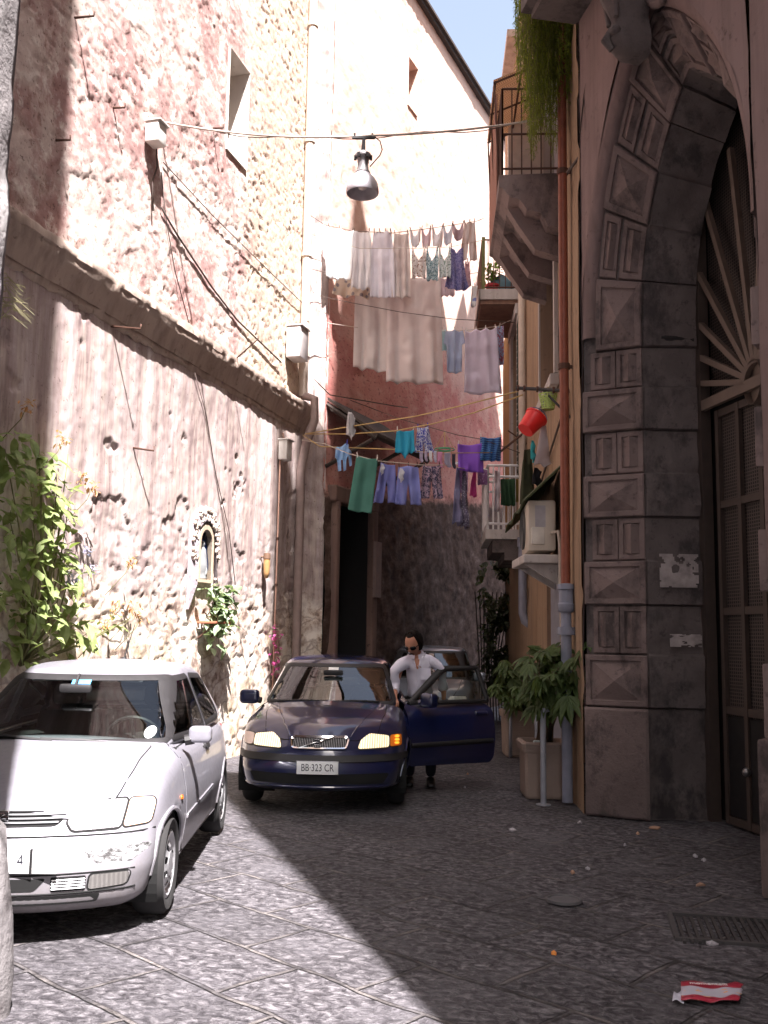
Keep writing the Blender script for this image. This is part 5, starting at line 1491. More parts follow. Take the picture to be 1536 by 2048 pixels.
B.patchpart('bonnet', 'T', roundpoly([(.84, .60), (1.4, .58), (1.75, .45), (1.8, 0), (1.75, -.45), (1.4, -.58), (.84, -.60)], .05), STEELB, .004, .06, .007)
for sd in (1, -1):
    f = (lambda P: P) if sd > 0 else mir
    B.patchpart('headlight', 'F', roundpoly(f([(.40, .60), (.72, .60), (.70, .72), (.44, .72)]), .03), LENS, .006, .03, .008)
    B.patchpart('door', 'L' if sd > 0 else 'R', roundpoly([(.80, .30), (.80, .92), (-.36, .94), (-.42, .34), (-.36, .28)], .06), STEELB, .004, .06, .008)
    B.mirror(.80 * sd, .62, 1.0, STEELB)
B.patchpart('grille', 'F', roundpoly([(-.3, .6), (.3, .6), (.32, .67), (-.32, .67)], .02), GAP, .004, .04, 0)
B.patchpart('lower_intake', 'F', roundpoly([(-.5, .26), (.5, .26), (.54, .36), (-.54, .36)], .02), GAP, .004, .04, 0)
pl = MB(); c_, n_ = cast(B.bvh, 'F', (.0, .46), .012); pl.box((c_.x + .01, 0, .46), (.012, .38, .12), bev=.004); B.part('number_plate', pl, PLATEW)
# ------------------------------------------------------------------ things fixed to the sunny wall
def lpt(x, y, off=0.0):
    p = pw(x, y, *LW); return wpt(LW, p.y, p.z, off)
az_l = math.atan2(1, LW[1]) 
MW = Matrix.Rotation(az_l, 4, 'Z')            # box local x along the wall, local y out of the wall
def wbox(mb, p, off, size, bev=.01):
    mb.box(wpt(LW, p.y, p.z, off), size, 0, MW, bev)
# tall rainwater pipe
q = pw(609, 860, *LW)
ldp = thing('drainpipe', 'tall pale drainpipe running down the corner of the sunny pink building', 'drainpipe', (q.x, q.y - .05, 0))
mb = MB(); mb.tube([wpt(LW, 15.5, 5.5, .09), wpt(LW, 15.5, 15.6, .09)], .075, 12); obj('pipe', mb, BEIGEPIPE, ldp, True, sharp=40)
mb = MB(); mb.tube([wpt(LW, 15.5, .4, .09), wpt(LW, 15.5, 4.3, .09), wpt(LW, 15.5, 4.7, .16), wpt(LW, 15.5, 5.1, .30), wpt(LW, 15.5, 5.45, .29), wpt(LW, 15.5, 5.52, .09)], .07, 12); obj('lower_pipe', mb, plain('dusty_brown_pipe', (.30, .22, .20), .7), ldp, True, sharp=40)
mb = MB()
for z in (6.2, 7.9, 9.9, 12.0): mb.lathe([(.077, -.035), (.092, -.035), (.092, .035), (.077, .035)], wpt(LW, 15.5, z, .09), 14)
obj('collar', mb, BEIGEPIPE, ldp, True, sharp=40)
# boxes
WHB = plain('weathered_white_box', (.66, .63, .58), .6)
def boxthing(x, y, w, h, d, label, mat, off0=.03):
    p = pw(x, y, *LW); t = thing('junction_box', label, 'junction box', (p.x, p.y, p.z))
    mb = MB(); wbox(mb, p, off0 + d / 2, (w, d, h), .012); obj('casing', mb, mat, t, True, sharp=35)
    mb = MB(); p2 = Vector((p.x, p.y, p.z + h / 2 + .012)); wbox(mb, p2, off0 + d / 2 + .01, (w + .03, d + .04, .02), .004); obj('lid', mb, mat, t)
    return p, t
pj, tj = boxthing(294, 272, .20, .24, .17, 'small white junction box high on the pink wall holding the lamp cable', WHB)
mb = MB(); mb.tube([wpt(LW, pj.y + .12, pj.z - .1, .06), wpt(LW, pj.y + .17, pj.z - .3, .05), wpt(LW, pj.y + .1, pj.z - .5, .04), wpt(LW, pj.y + .14, pj.z - .85, .04)], .011, 6); obj('lead', mb, CABLE, tj, True)
boxthing(577, 690, .36, .50, .24, 'large grey junction box above the cornice beside the tall drainpipe', plain('grey_box', (.48, .44, .43), .6))
p_, t_ = boxthing(556, 902, .22, .30, .14, 'pale cable box below the cornice at the corner with a thin conduit under it', WHB, .05)
mb = MB(); mb.tube([wpt(LW, p_.y - .05, p_.z - .15, .06), wpt(LW, p_.y - .05, .3, .05)], .014, 7); mb.tube([wpt(LW, p_.y + .05, p_.z + .15, .08), wpt(LW, p_.y + .05, 4.75, .05)], .014, 7); obj('conduit', mb, plain('rusty_conduit', (.42, .25, .19), .7), t_, True)
mb = MB()
for z in (1.6, 2.4, 3.1): mb.lathe([(.015, -.02), (.024, -.02), (.024, .02), (.015, .02)], wpt(LW, p_.y - .05, z, .055), 8)
obj('clip', mb, IRON, t_)
# pegs driven in the wall
def peg(x, y, ln, label, dx=0, dz=-.02, r=.013):
    p = pw(x, y, *LW); mb = MB(); a = wpt(LW, p.y, p.z, -.03); b = wpt(LW, p.y + dx, p.z + dz, ln); mb.tube([a, b, b + Vector((0, 0, .05))], [r, r * .8, r * .7], 6)
    tag(obj('iron_hook', mb, IRON, None, True), label, 'hook', 'iron hooks in the pink wall')
peg(150, 35, .22, 'thin iron hook near the top of the wall by the shadow edge'); peg(112, 280, .16, 'rusty iron hook at the edge of the wall shadow')
peg(425, 256, .16, 'iron hook on the lamp cable before the window niche'); peg(222, 652, .30, 'long pale iron hook under the cornice', .1); peg(456, 735, .45, 'long rod reaching over the cornice edge', -.05, .35, .01)
peg(268, 895, .18, 'short iron hook in the middle of the stained plaster', .12); peg(227, 215, .14, 'bent iron hook above the junction box')
# street lamp hung across the lane
la = gy(727, 272, 10.45)
A0, B0 = lpt(318, 244, .03), rp(10.25, gy(1145, 235, 10.3).z, .03)
def wire(A, B, mid, n=10):
    out = []
    for i in range(2 * n + 1):
        t = i / (2 * n); out.append((1 - t) ** 2 * A + 2 * t * (1 - t) * (2 * mid - .5 * A - .5 * B) + t * t * B)
    return out
pl_w = [A0.lerp(la, i / 10) - Vector((0, 0, .08 * 4 * (i / 10) * (1 - i / 10))) for i in range(10)] + [la.lerp(B0, i / 10) - Vector((0, 0, .05 * 4 * (i / 10) * (1 - i / 10))) for i in range(11)]
cable('twisted lamp cable spanning the lane from the pink wall to the red-brown pipe', pl_w, .013, PALECABLE)
cable('thin steel wire running along the lamp cable', [p + Vector((0, .02, .03 * math.sin(i * 1.1))) for i, p in enumerate(pl_w)], .006, CABLE)
lp = thing('street_lamp', 'grey bell shaped street lamp hanging from the cable across the lane', 'lamp', la)
z0 = gy(727, 388, 10.45).z; H_ = la.z - z0
mb = MB(); LS = 10.45 / 11.5
mb.lathe([(r_ * LS, h_ * LS) for r_, h_ in [(.196, 0), (.205, .02), (.200, .07), (.185, .14), (.150, .20), (.105, .245), (.085, .27)]], (la.x, la.y, z0), 32)
mb.lathe([(r_ * LS, h_ * LS) for r_, h_ in [(.194, 0), (.19, .07), (.175, .14), (.14, .195), (.08, .235), (0, .245)]], (la.x, la.y, z0 + .001), 32)
obj('lamp_shade', mb, LAMPGREY, lp, True, sharp=50)
mb = MB(); mb.lathe([(r_ * LS, h_ * LS) for r_, h_ in [(.085, .262), (.095, .275), (.078, .30), (.066, .36), (.064, .44), (.072, .47), (.10, .48), (.104, .50), (.095, .52), (.06, .545), (.045, .56), (.02, .57)]], (la.x, la.y, z0), 24)
obj('lamp_neck', mb, plain('darker_aluminium', (.27, .255, .26), .5, .5), lp, True, sharp=45)
mb = MB()
for a in range(6): mb.box((la.x + .09 * math.cos(a * PI / 3), la.y + .09 * math.sin(a * PI / 3), z0 + .475 * LS), (.03, .03, .05), a * PI / 3)
mb.tube([(la.x, la.y, z0 + .56 * LS), (la.x + .005, la.y, la.z - .03)], [.025, .018], 8); mb.box((la.x, la.y, la.z - .02), (.26, .03, .025))
for dx in (-.1, .1): mb.tube([(la.x + dx, la.y, la.z - .03), (la.x + dx, la.y, la.z + .03)], .012, 6)
obj('hanger', mb, BLACKI, lp)
mb = MB(); mb.tube([(la.x + .12, la.y, la.z), (la.x + .19, la.y, la.z - .06), (la.x + .215, la.y, la.z - .16), (la.x + .19, la.y, la.z - .23), (la.x + .08, la.y, z0 + .36 * LS)], .007, 6); obj('flex', mb, CABLE, lp, True)
mb = MB(); mb.lathe([(r_ * LS, h_ * LS) for r_, h_ in [(.0, .05), (.05, .07), (.06, .12), (.03, .2), (.0, .21)]], (la.x, la.y, z0), 16); obj('bulb', mb, plain('dusty_bulb', (.7, .62, .58), .3), lp, True)
# loose cables on the wall
G = 'old cables pinned to the pink wall'
cable('thin dark cable slanting from the junction box to the grey box', [lpt(322, 325, .03), lpt(420, 430, .03), lpt(520, 530, .04), lpt(605, 612, .05)], .007, CABLE, G)
cable('thick frayed cable slanting down from the junction box to the cornice', [lpt(318, 415, .03), lpt(350, 470, .03), lpt(420, 575, .03), lpt(470, 640, .03), lpt(555, 725, .06)], .013, CABLE, G)
cable('thin cable dropping from the junction box down to the cornice', [lpt(318, 345, .03), lpt(328, 440, .03), lpt(345, 540, .03), lpt(371, 665, .08)], .007, CABLE, G)
cable('thin cable running down the stained plaster to the shrine', [lpt(385, 745, .03), lpt(410, 830, .02), lpt(427, 940, .02), lpt(455, 1060, .02), lpt(468, 1170, .02)], .006, CABLE, G)
cable('thin washing wire hanging in front of the cream sheets', [gy(640, 592, 15.0), gy(700, 605, 14.9), gy(800, 624, 14.8), gy(905, 638, 14.7), gy(1030, 645, 15)], .006, CABLE)
cable('dark wires tangled above the lean-to roof', [lpt(612, 760, .15), gy(660, 790, 15.2), gy(720, 800, 15.8), gy(790, 812, 16.5), gy(815, 815, 17.4)], .010, CABLE)
cable('thick old cable slanting from the corbel down to the red-brown pipe', [gy(1243, 100, 8.9), gy(1205, 215, 9.3), gy(1170, 300, 9.6), gy(1135, 345, 10.0)], .018, CABLE)
cable('thin cable hanging loose beside the corbel', [gy(1180, 130, 9.4), gy(1168, 190, 9.5), gy(1160, 265, 9.5)], .009, CABLE)
cable('cable clipped along the ochre house from awning to portal', [rp(13.9, 3.55, .04), rp(12, 3.95, .03), rp(10.3, 4.25, .03)], .014, CABLE)
# shrine
ps = pw(405, 1115, *LW)
sh = thing('wall_shrine', 'small arched wall shrine with a blue and white statuette behind a pale frame', 'shrine', (ps.x, ps.y, ps.z))
y0_, y1_, zb_, zm_ = 12.25, 12.63, 2.32, 2.78
def archpts(y0, y1, zb, zm, zt, n=14):
    c = (y0 + y1) / 2; h = (y1 - y0) / 2
    P = [(y0, zb), (y0, zm)]
    for i in range(1, n): 
        t = i / n; a = PI - PI * t; P.append((c + h * math.cos(a), zm + (zt - zm) * math.sin(a) ** .85))
    return P + [(y1, zm), (y1, zb)]
O1 = archpts(12.24, 12.64, 2.30, 2.78, 3.04); O2 = archpts(12.285, 12.595, 2.34, 2.78, 2.98)
mb = MB()
for (P, o) in ((O1, .0), (O1, .05), (O2, .05), (O2, -.02)): mb.v += [tuple(wpt(LW, y, z, o)) for y, z in P]
n_ = len(O1)
for k_ in range(3):
    for i in range(n_):
        j = (i + 1) % n_; mb.f.append((k_ * n_ + i, k_ * n_ + j, (k_ + 1) * n_ + j, (k_ + 1) * n_ + i))
obj('frame', mb, plain('gilt_beige_frame', (.55, .43, .32), .5), sh)
mb = MB(); O3 = archpts(12.06, 12.80, 1.95, 2.8, 3.28); O3i = archpts(12.2, 12.68, 2.27, 2.78, 3.09)
for (P, o) in ((O3, -.02), (O3, .02), (O3i, .055)): mb.v += [tuple(wpt(LW, y + .015 * mnoise.noise(Vector((y * 9, z * 9, o))), z, o + .035 * abs(mnoise.noise(Vector((y * 14, z * 14, 1)))))) for y, z in P]
for k_ in range(2):
    for i in range(n_ - 1): mb.f.append((k_ * n_ + i, k_ * n_ + i + 1, (k_ + 1) * n_ + i + 1, (k_ + 1) * n_ + i))
obj('mortar_surround', mb, mat_stone('lilac_mortar', (.34, .30, .33), (.44, .39, .42), (.18, .14, .14)), sh)
mb = MB(); gg = random.Random(4)
for k in range(120):
    i_ = gg.randrange(n_ - 1); t_ = gg.random(); w_ = gg.uniform(.05, .9)
    a_, b_ = Vector(O3[i_]).lerp(Vector(O3[i_ + 1]), t_), Vector(O3i[i_]).lerp(Vector(O3i[i_ + 1]), t_); q_ = a_.lerp(b_, w_)
    if q_.y < 2.2: continue
    V, Fc = rbox_grid(3, 3, 3, (.8, .8, .8)); r_ = gg.uniform(.012, .026); c_ = wpt(LW, q_.x, q_.y, .05)
    mb.add([c_ + Vector((a * r_ * gg.uniform(.8, 1.2), b * r_, (c * 2 - 1) * r_ * 1.2)) for a, b, c in V], Fc)
obj('pebble_border', mb, plain('pale_pebbles', (.50, .42, .36), .85, 0, .3), sh, True)
niche('recess', LW, 12.25, 12.63, 2.32, 3.02, .22, plain('dark_blue_recess', (.05, .06, .10), .8), sh)
cst = wpt(LW, 12.47, 2.34, -.035)
mb = MB(); mb.lathe([(0, 0), (.07, .0), (.075, .03), (.06, .05), (.085, .1), (.075, .22), (.062, .32), (.055, .38), (.03, .42)], cst, 14); mb.lathe([(0, -.045), (.03, -.03), (.04, 0), (.03, .035), (0, .045)], cst + Vector((0, 0, .455)), 12)
st0 = obj('statuette', mb, plain('white_gown', (.72, .70, .68), .6), sh, True)
mb = MB(); mb.lathe([(.09, .12), (.088, .2), (.075, .32), (.06, .40), (.048, .46), (.03, .51), (0, .52)], cst + Vector((.0, .006, 0)), 14, None, PI * .1, PI * 1.25); obj('mantle', mb, plain('blue_mantle', (.03, .12, .50), .6), st0, True)
mb = MB(); mb.lathe([(0, -.022), (.016, -.012), (.02, 0), (.016, .012), (0, .022)], wpt(LW, 12.36, 2.80, -.02), 10); obj('votive_light', mb, plain('yellow_glass', (.85, .62, .04), .3), sh, True)
obj('glass', MB().add([tuple(wpt(LW, y, z, .044)) for y, z in O2], [tuple(range(n_))]), glass_mat('shrine_glass', (.85, .88, .9), .6), sh)
# shelf with potted plant
pf = pw(408, 1245, *LW)
shl = thing('wall_shelf', 'small red-brown shelf on the wall under the shrine', 'shelf', (pf.x, pf.y, pf.z))
mb = MB(); wbox(mb, pf, .14, (.46, .26, .03), .006); obj('board', mb, plain('red_brown_board', (.34, .11, .06), .7), shl)
mb = MB()
for dy in (-.15, .15): mb.tube([wpt(LW, pf.y + dy, pf.z - .2, .0), wpt(LW, pf.y + dy, pf.z - .02, .22)], .012, 6)
obj('strut', mb, IRON, shl)
LEAFG = lambda nm, a, b: leafmat(nm, a, b)
def leafmat(name, a, b, tr=.35):
    m = NT(name, .55, .35); p = m.pos()
    n = m.noise(p, 7, 3); c = m.mix(m.ramp(n, [(.35, 0.0), (.65, 1.0)]), a, b)
    m.done(c)
    t = m.n('BsdfTranslucent', Color=m.mix(.5, c, (.25, .32, .03)))
    m.t.links.new(m.n('MixShader', Fac=tr, i1=m.b.outputs[0], i2=t), m.out.inputs[0])
    return m.m
def leaf(mb, p, d, up, L, w, droop=.25, lobes=0):
    d = d.normalized(); s = d.cross(up)
    if s.length < 1e-4: s = d.orthogonal()
    s.normalize(); n = s.cross(d)
    if lobes:     # palmate leaf: narrow fingers from the base
        for k in range(lobes):
            a = (k - (lobes - 1) / 2) * (2.4 / lobes); dd = (d * math.cos(a) + s * math.sin(a)); l = L * (1 - .35 * abs(a) / 1.3)
            leaf(mb, p, dd - n * .15, n, l, w * .55, droop)
        return
    rows = []
    for t, ww in ((0, .04), (.25, .8), (.5, 1.0), (.75, .7), (1.0, .03)):
        c = p + d * (L * t) - Vector((0, 0, 1)) * (droop * L * t * t)
        rows.append((c - s * (w * ww / 2) + n * (.12 * w * ww), c, c + s * (w * ww / 2) + n * (.12 * w * ww)))
    b = len(mb.v)
    for r_ in rows: mb.v += [tuple(x) for x in r_]
    for i in range(4):
        for j in range(2): mb.f.append((b + i * 3 + j, b + i * 3 + j + 1, b + (i + 1) * 3 + j + 1, b + (i + 1) * 3 + j))
def rv(rng, a=1.0): return Vector((rng.uniform(-a, a), rng.uniform(-a, a), rng.uniform(-a, a)))
def pot_plant(name, label, cat, base, potmb, potmat, leafm, stems, group=None, pot='pot'):
    t = thing(name, label, cat, base, 0, group)
    obj(pot, potmb, potmat, t, True, sharp=40)
    st = MB(); lf = MB()
    stems(st, lf)
    obj('stem', st, plain('plant_stem', (.10, .085, .04), .8), t, True); obj('foliage', lf, leafm, t, False)
    return t
pb = wpt(LW, pf.y + .03, pf.z + .016, .15)
mb = MB(); mb.lathe([(0, 0), (.062, 0), (.08, .13), (.09, .13), (.09, .165), (.08, .165), (.075, .14), (0, .14)], pb, 20)
def stems(st, lf):
    g = random.Random(3)
    for k in range(44):
        a = g.uniform(-.6, 1.0); out = wpt(LW, pb.y + a * .45, pb.z + g.uniform(-.35, .42), g.uniform(.05, .32))
        m_ = (pb + Vector((0, 0, .16))).lerp(out, .5) + Vector((0, 0, .14)); st.tube([pb + Vector((0, 0, .13)), m_, out], [.005, .004, .002], 4)
        for q_ in range(5):
            t = .35 + .65 * q_ / 4; p = (pb + Vector((0, 0, .13))).lerp(m_, min(1, t * 2)) if t < .5 else m_.lerp(out, t * 2 - 1)
            leaf(lf, p, rv(g) + Vector((.5, -.3, .1)), Vector((0, 0, 1)), g.uniform(.10, .17), g.uniform(.07, .11), .3)
pot_plant('potted_ivy', 'trailing ivy in a terracotta pot on the shelf below the shrine', 'potted plant', pb, mb, TERRA, leafmat('pale_ivy_leaf', (.16, .24, .13), (.34, .42, .28)), stems)
# little wall light with an orange glass
po = pw(522, 1130, *LW); wl = thing('wall_light', 'narrow amber wall light by the corner of the pink building', 'wall light', (po.x, po.y, po.z))
mb = MB(); mb.lathe([(0, .14), (.05, .13), (.055, .05), (.05, .045)], wpt(LW, po.y, po.z + .04, .09), 14); mb.tube([wpt(LW, po.y, po.z + .12, .0), wpt(LW, po.y, po.z + .12, .09)], .014, 6); obj('cap', mb, plain('brown_metal_cap', (.14, .08, .05), .6), wl, True, sharp=40)
mb = MB(); mb.lathe([(.047, .085), (.05, .0), (.045, -.12), (.025, -.19), (0, -.2)], wpt(LW, po.y, po.z, .09), 14); obj('lamp_glass', mb, plain('amber_glass', (.36, .21, .09), .35), wl, True)
# magenta artificial flowers on the conduit
pm = wpt(LW, 14.7, 1.45, .08); fl = thing('artificial_flowers', 'magenta artificial flowers tied to the thin conduit by the corner', 'flowers', pm)
mb = MB(); g = random.Random(11)
for k in range(54): leaf(mb, pm + Vector((g.uniform(-.06, .06), g.uniform(-.06, .06), g.uniform(-.42, .35))), rv(g) + Vector((.3, -.5, 0)), Vector((0, 0, 1)), .07, .05, .1)
obj('petals', mb, leafmat('magenta_petal', (.62, .03, .30), (.78, .22, .52)), fl)
# --- wild shrub growing on the wall at the left
sb = thing('wild_shrub', 'sunlit leafy shrub with lilac flower heads growing from the wall behind the silver car', 'shrub', (-3.1, 8.6, 0))
g = random.Random(21); lf = MB(); st = MB(); fw = MB(); dryf = MB()
tips = [((-40, 900), 40), ((10, 940), 50), ((35, 960), 60), ((70, 940), 30), ((15, 1060), 70), ((60, 1010), 60), ((90, 910), 14), ((45, 1110), 70), ((85, 1125), 50), ((10, 1180), 60), ((60, 1215), 60), ((110, 1235), 45), ((150, 1265), 24), ((20, 1270), 55), ((-30, 1150), 70), ((185, 1250), 16), ((220, 1235), 12), ((100, 1130), 20), ((-30, 1040), 60), ((95, 990), 32), ((70, 1060), 50), ((130, 1265), 35), ((30, 870), 25)]
for (cx_, cy_), rad in tips:
    for k in range(int(rad * .44)):
        a = g.uniform(0, 2 * PI); r_ = rad * math.sqrt(g.random()); x_, y_ = cx_ + r_ * math.cos(a), cy_ + r_ * math.sin(a)
        p = lpt(x_ - 14, y_ + 8, g.uniform(.05, .30) * (.5 + rad / 70))
        leaf(lf, p, rv(g) + Vector((.55, -.5, -.25)), Vector((.4, -.3, 1)), g.uniform(.07, .22), g.uniform(.045, .12), g.uniform(.1, .5))
    c_ = lpt(cx_, cy_, .25)
    st.tube([lpt(20, 1330, .1), lpt((cx_ + 20) / 2, (cy_ + 1330) / 2, .3), c_], [.014, .009, .004], 5)
for (x_, y_) in ((62, 1165), (92, 1105), (105, 1140), (60, 1155)):
    c_ = lpt(x_, y_, .45)
    for k in range(34): leaf(fw, c_ + rv(g, .04), rv(g), Vector((0, 0, 1)), .035, .02, 0)
for (x_, y_) in ((130, 955), (150, 975), (175, 1245), (230, 1120), (250, 1230), (235, 1215), (120, 1185), (90, 880), (15, 815), (200, 1210)):
    c_ = lpt(x_, y_, .2)
    for k in range(26): leaf(dryf, c_ + rv(g, .06), rv(g) + Vector((.2, 0, -.4)), Vector((0, 0, 1)), .06, .022, .2)
    st.tube([lpt(x_ - 40, y_ + 70, .12), lpt(x_ - 15, y_ + 25, .22), c_], .004, 4)
obj('foliage', lf, leafmat('sunlit_shrub_leaf', (.13, .185, .05), (.34, .40, .17), .4), sb); obj('stem', st, plain('shrub_stem', (.13, .12, .05), .8), sb, True)
obj('flower_head', fw, leafmat('lilac_flower', (.45, .42, .68), (.6, .56, .78)), sb); obj('dry_flower', dryf, leafmat('dry_orange_flower', (.50, .20, .09), (.62, .34, .2)), sb)
# grass growing from the near corner
gr = thing('wild_grass', 'thin dry grass stalks leaning out from the stone corner above the shrub', 'grass tuft', gy(-10, 560, 3.4)); mb = MB()
for k in range(16):
    a = gy(-12, 545 + k * 7, 3.3); b = gy(g.uniform(15, 75), 560 + k * 4 + g.uniform(-5, 60), 3.35); mb.tube([a, a.lerp(b, .5) + Vector((0, 0, .03)), b], [.0025, .002, .0008], 4)
    for q_ in range(6): leaf(mb, a.lerp(b, .45 + .1 * q_) + Vector((0, 0, .02)), (b - a) + rv(g, .02), Vector((0, 0, 1)), .018, .0022, .4)
obj('stalk', mb, leafmat('dry_grass', (.30, .27, .16), (.42, .38, .25)), gr)
# --- feathery plant hanging from the balcony over the portal
hb = pp(-.25, -.4, 8.62)
hp = thing('hanging_fern', 'feathery green fern trailing from the balcony above the portal', 'fern', hb)
mb = MB(); mb.box(pp(-.02, -.40, 8.95), (.45, .75, .24), 0, None, .03); obj('trough', mb, TERRA, hp)
lf = MB(); st = MB(); g = random.Random(5)
for k in range(330):
    x_ = g.triangular(1026, 1205, 1085); top = 8.72
    Yd = g.uniform(9.95, 10.5)
    lim = interp([(1028, 120), (1045, 200), (1065, 320), (1085, 250), (1105, 310), (1125, 250), (1150, 150), (1205, 90)], x_) * g.uniform(.45, 1.05)
    a = gy(x_ + g.uniform(-25, 25), -90, Yd); b = gy(x_, max(10, lim), Yd + g.uniform(-.1, .1))
    pts = [a + Vector((.05, 0, .0))]
    for i in range(1, 9): pts.append(a.lerp(b, i / 8) + Vector((g.uniform(-.02, .02), g.uniform(-.02, .02), 0)))
    st.tube(pts, .0028, 3, False)
    for i in range(1, 9):
        for q_ in range(9):
            p = pts[i - 1].lerp(pts[i], q_ / 9); leaf(lf, p, rv(g) + Vector((0, 0, -.5)), Vector((0, 0, 1)), g.uniform(.035, .07), .010, .2)
obj('stem', st, plain('fern_stem', (.12, .13, .03), .8), hp); obj('foliage', lf, leafmat('fern_leaf', (.13, .17, .02), (.26, .31, .04), .45), hp)
# dark climber at the end of the lane
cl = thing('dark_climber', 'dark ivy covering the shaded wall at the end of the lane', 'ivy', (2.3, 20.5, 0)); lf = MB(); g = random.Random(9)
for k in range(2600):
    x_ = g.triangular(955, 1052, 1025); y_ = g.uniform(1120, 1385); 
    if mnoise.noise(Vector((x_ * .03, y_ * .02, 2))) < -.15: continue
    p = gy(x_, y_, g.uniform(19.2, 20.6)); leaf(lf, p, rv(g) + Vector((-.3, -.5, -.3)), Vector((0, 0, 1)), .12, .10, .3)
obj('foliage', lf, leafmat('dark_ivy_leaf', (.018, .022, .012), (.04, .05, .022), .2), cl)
mb = MB()
for k in range(9): mb.tube([(2.0 + k * .06, 20.2, 0), (2.0 + .05 * k, 20.2, 1.2), (1.9 + .09 * k, 20.1, 2.6)], .012, 4)
obj('stem', mb, DARKW, cl)
# --- planters
def planter(name, label, c, s, h, plantseed, n, lf_rng, group):
    mb = MB(); w0, w1 = s * .42, s * .5
    rows = [(w0, 0), (w0 + .012, .03), (w1 - .02, h - .10), (w1, h - .10), (w1 + .012, h - .02), (w1, h), (w1 - .035, h), (w1 - .04, h - .05), (0.02, h - .05)]
    for r_, z in rows:
        k = .88
        for (sx, sy) in ((-1, -k), (-k, -1), (k, -1), (1, -k), (1, k), (k, 1), (-k, 1), (-1, k)): mb.v.append((c.x + sx * r_, c.y + sy * r_, z))
    for i in range(len(rows) - 1):
        for j in range(8): mb.f.append((i * 8 + j, i * 8 + (j + 1) % 8, (i + 1) * 8 + (j + 1) % 8, (i + 1) * 8 + j))
    t = thing(name, label, 'planter', c, 0, group)
    obj('pot', mb, PLANTERM, t)
    mb = MB(); mb.lathe([(0, h - .045), (w1 * .88, h - .055)], (c.x, c.y, 0), 16); obj('soil', mb, plain('dark_soil', (.03, .024, .02), .95), t)
    st, lf = MB(), MB(); g = random.Random(plantseed)
    for k in range(n):
        tgt = lf_rng(g); base = Vector((c.x + g.uniform(-.1, .1), c.y + g.uniform(-.1, .1), h - .06))
        m_ = base.lerp(tgt, .55) + Vector((0, 0, .15)); st.tube([base, m_, tgt], [.013, .009, .004], 5)
        for q_ in range(4):
            tt = .45 + .55 * q_ / 3; p = m_.lerp(tgt, tt) + rv(g, .07)
            leaf(lf, p, rv(g, .8) + Vector((-.2, -.5, -.1)), Vector((-.1, -.2, 1)), g.uniform(.16, .27), g.uniform(.085, .13), .35, 5)
    obj('stem', st, plain('woody_stem', (.16, .11, .075), .8), t, True); obj('foliage', lf, leafmat('fatsia_leaf', (.045, .075, .022), (.085, .125, .04), .3), t)
    return t
def mat_planter():
    m = NT('basket_weave_plastic', .7, .3); p = m.pos(); s = m.sep(p)
    a = m.math('PINGPONG', m.math('ADD', s[0], s[1]), .03); b = m.math('PINGPONG', s[2], .018)
    h = m.math('MULTIPLY', m.math('ADD', a, .01), m.math('ADD', b, .01))
    c = m.mix(m.noise(p, 5, 5), (.27, .20, .165), (.36, .28, .235))
    return m.done(c, None, m.bump(m.math('MULTIPLY', h, 900.0), .6, .004))
PLANTERM = mat_planter()
c1_ = gz(1093, 1590); c1_ = Vector((1.745, 10.66, 0))
planter('planter', 'square woven brown planter with a large-leaved shrub behind the grey pipe hoop', c1_, .50, .58, 4, 40, lambda g: gy(g.triangular(1015, 1180, 1120), g.triangular(1268, 1425, 1335), g.uniform(9.75, 10.7)), 'woven planters beside the ochre house')
planter('planter', 'farther woven brown planter half hidden behind the nearer one', Vector((2.02, 14.3, 0)), .56, .64, 6, 20, lambda g: gy(g.triangular(985, 1090, 1030), g.triangular(1290, 1420, 1350), g.uniform(13.8, 14.6)), 'woven planters beside the ochre house')
# pipe hoop
hq = gz(1087, 1610); hoop = thing('pipe_hoop', 'grey bent pipe hoop guarding the planter by the ochre house', 'barrier', hq)
zt_ = gy(1087, 1418, hq.y).z
mb = MB(); e_ = Vector((1.98, hq.y + .15, 0))
mb.tube([hq, Vector((hq.x, hq.y, zt_ - .05)), Vector((hq.x + .01, hq.y, zt_ - .012)), Vector((hq.x + .06, hq.y + .01, zt_)), Vector((e_.x, e_.y, zt_))], .030, 10); obj('tube', mb, GREYP, hoop, True, sharp=50)
mb = MB(); mb.lathe([(.03, .0), (.075, .0), (.075, .01), (.03, .012)], hq, 12); obj('base_plate', mb, GREYP, hoop)
for i, (x_, y_, yy) in enumerate(((1073, 1395, 11.6), (1021, 1395, 14.0))):
    b_ = gy(x_, y_, yy); mb = MB(); mb.tube([(b_.x, b_.y, 0), (b_.x, b_.y, b_.z)], .024, 8); mb.lathe([(.024, 0), (.03, .012), (0, .03)], b_, 8)
    tag(obj('post', mb, GREYP, None, True), ('grey steel post between the two planters', 'grey steel post beside the farther planter')[i], 'post', 'steel posts by the planters')
mb = MB(); V, Fc = rbox_grid(6, 6, 6, (.6, .6, .6)); mb.add([(1.66 + a * .05, 10.50 + b * .04, .545 + c * .05) for a, b, c in V], Fc); tag(obj('crumpled_wrapper', mb, plain('pale_wrapper', (.45, .55, .55), .4), None, True), 'crumpled pale wrapper lying on the soil of the nearer planter', 'litter')
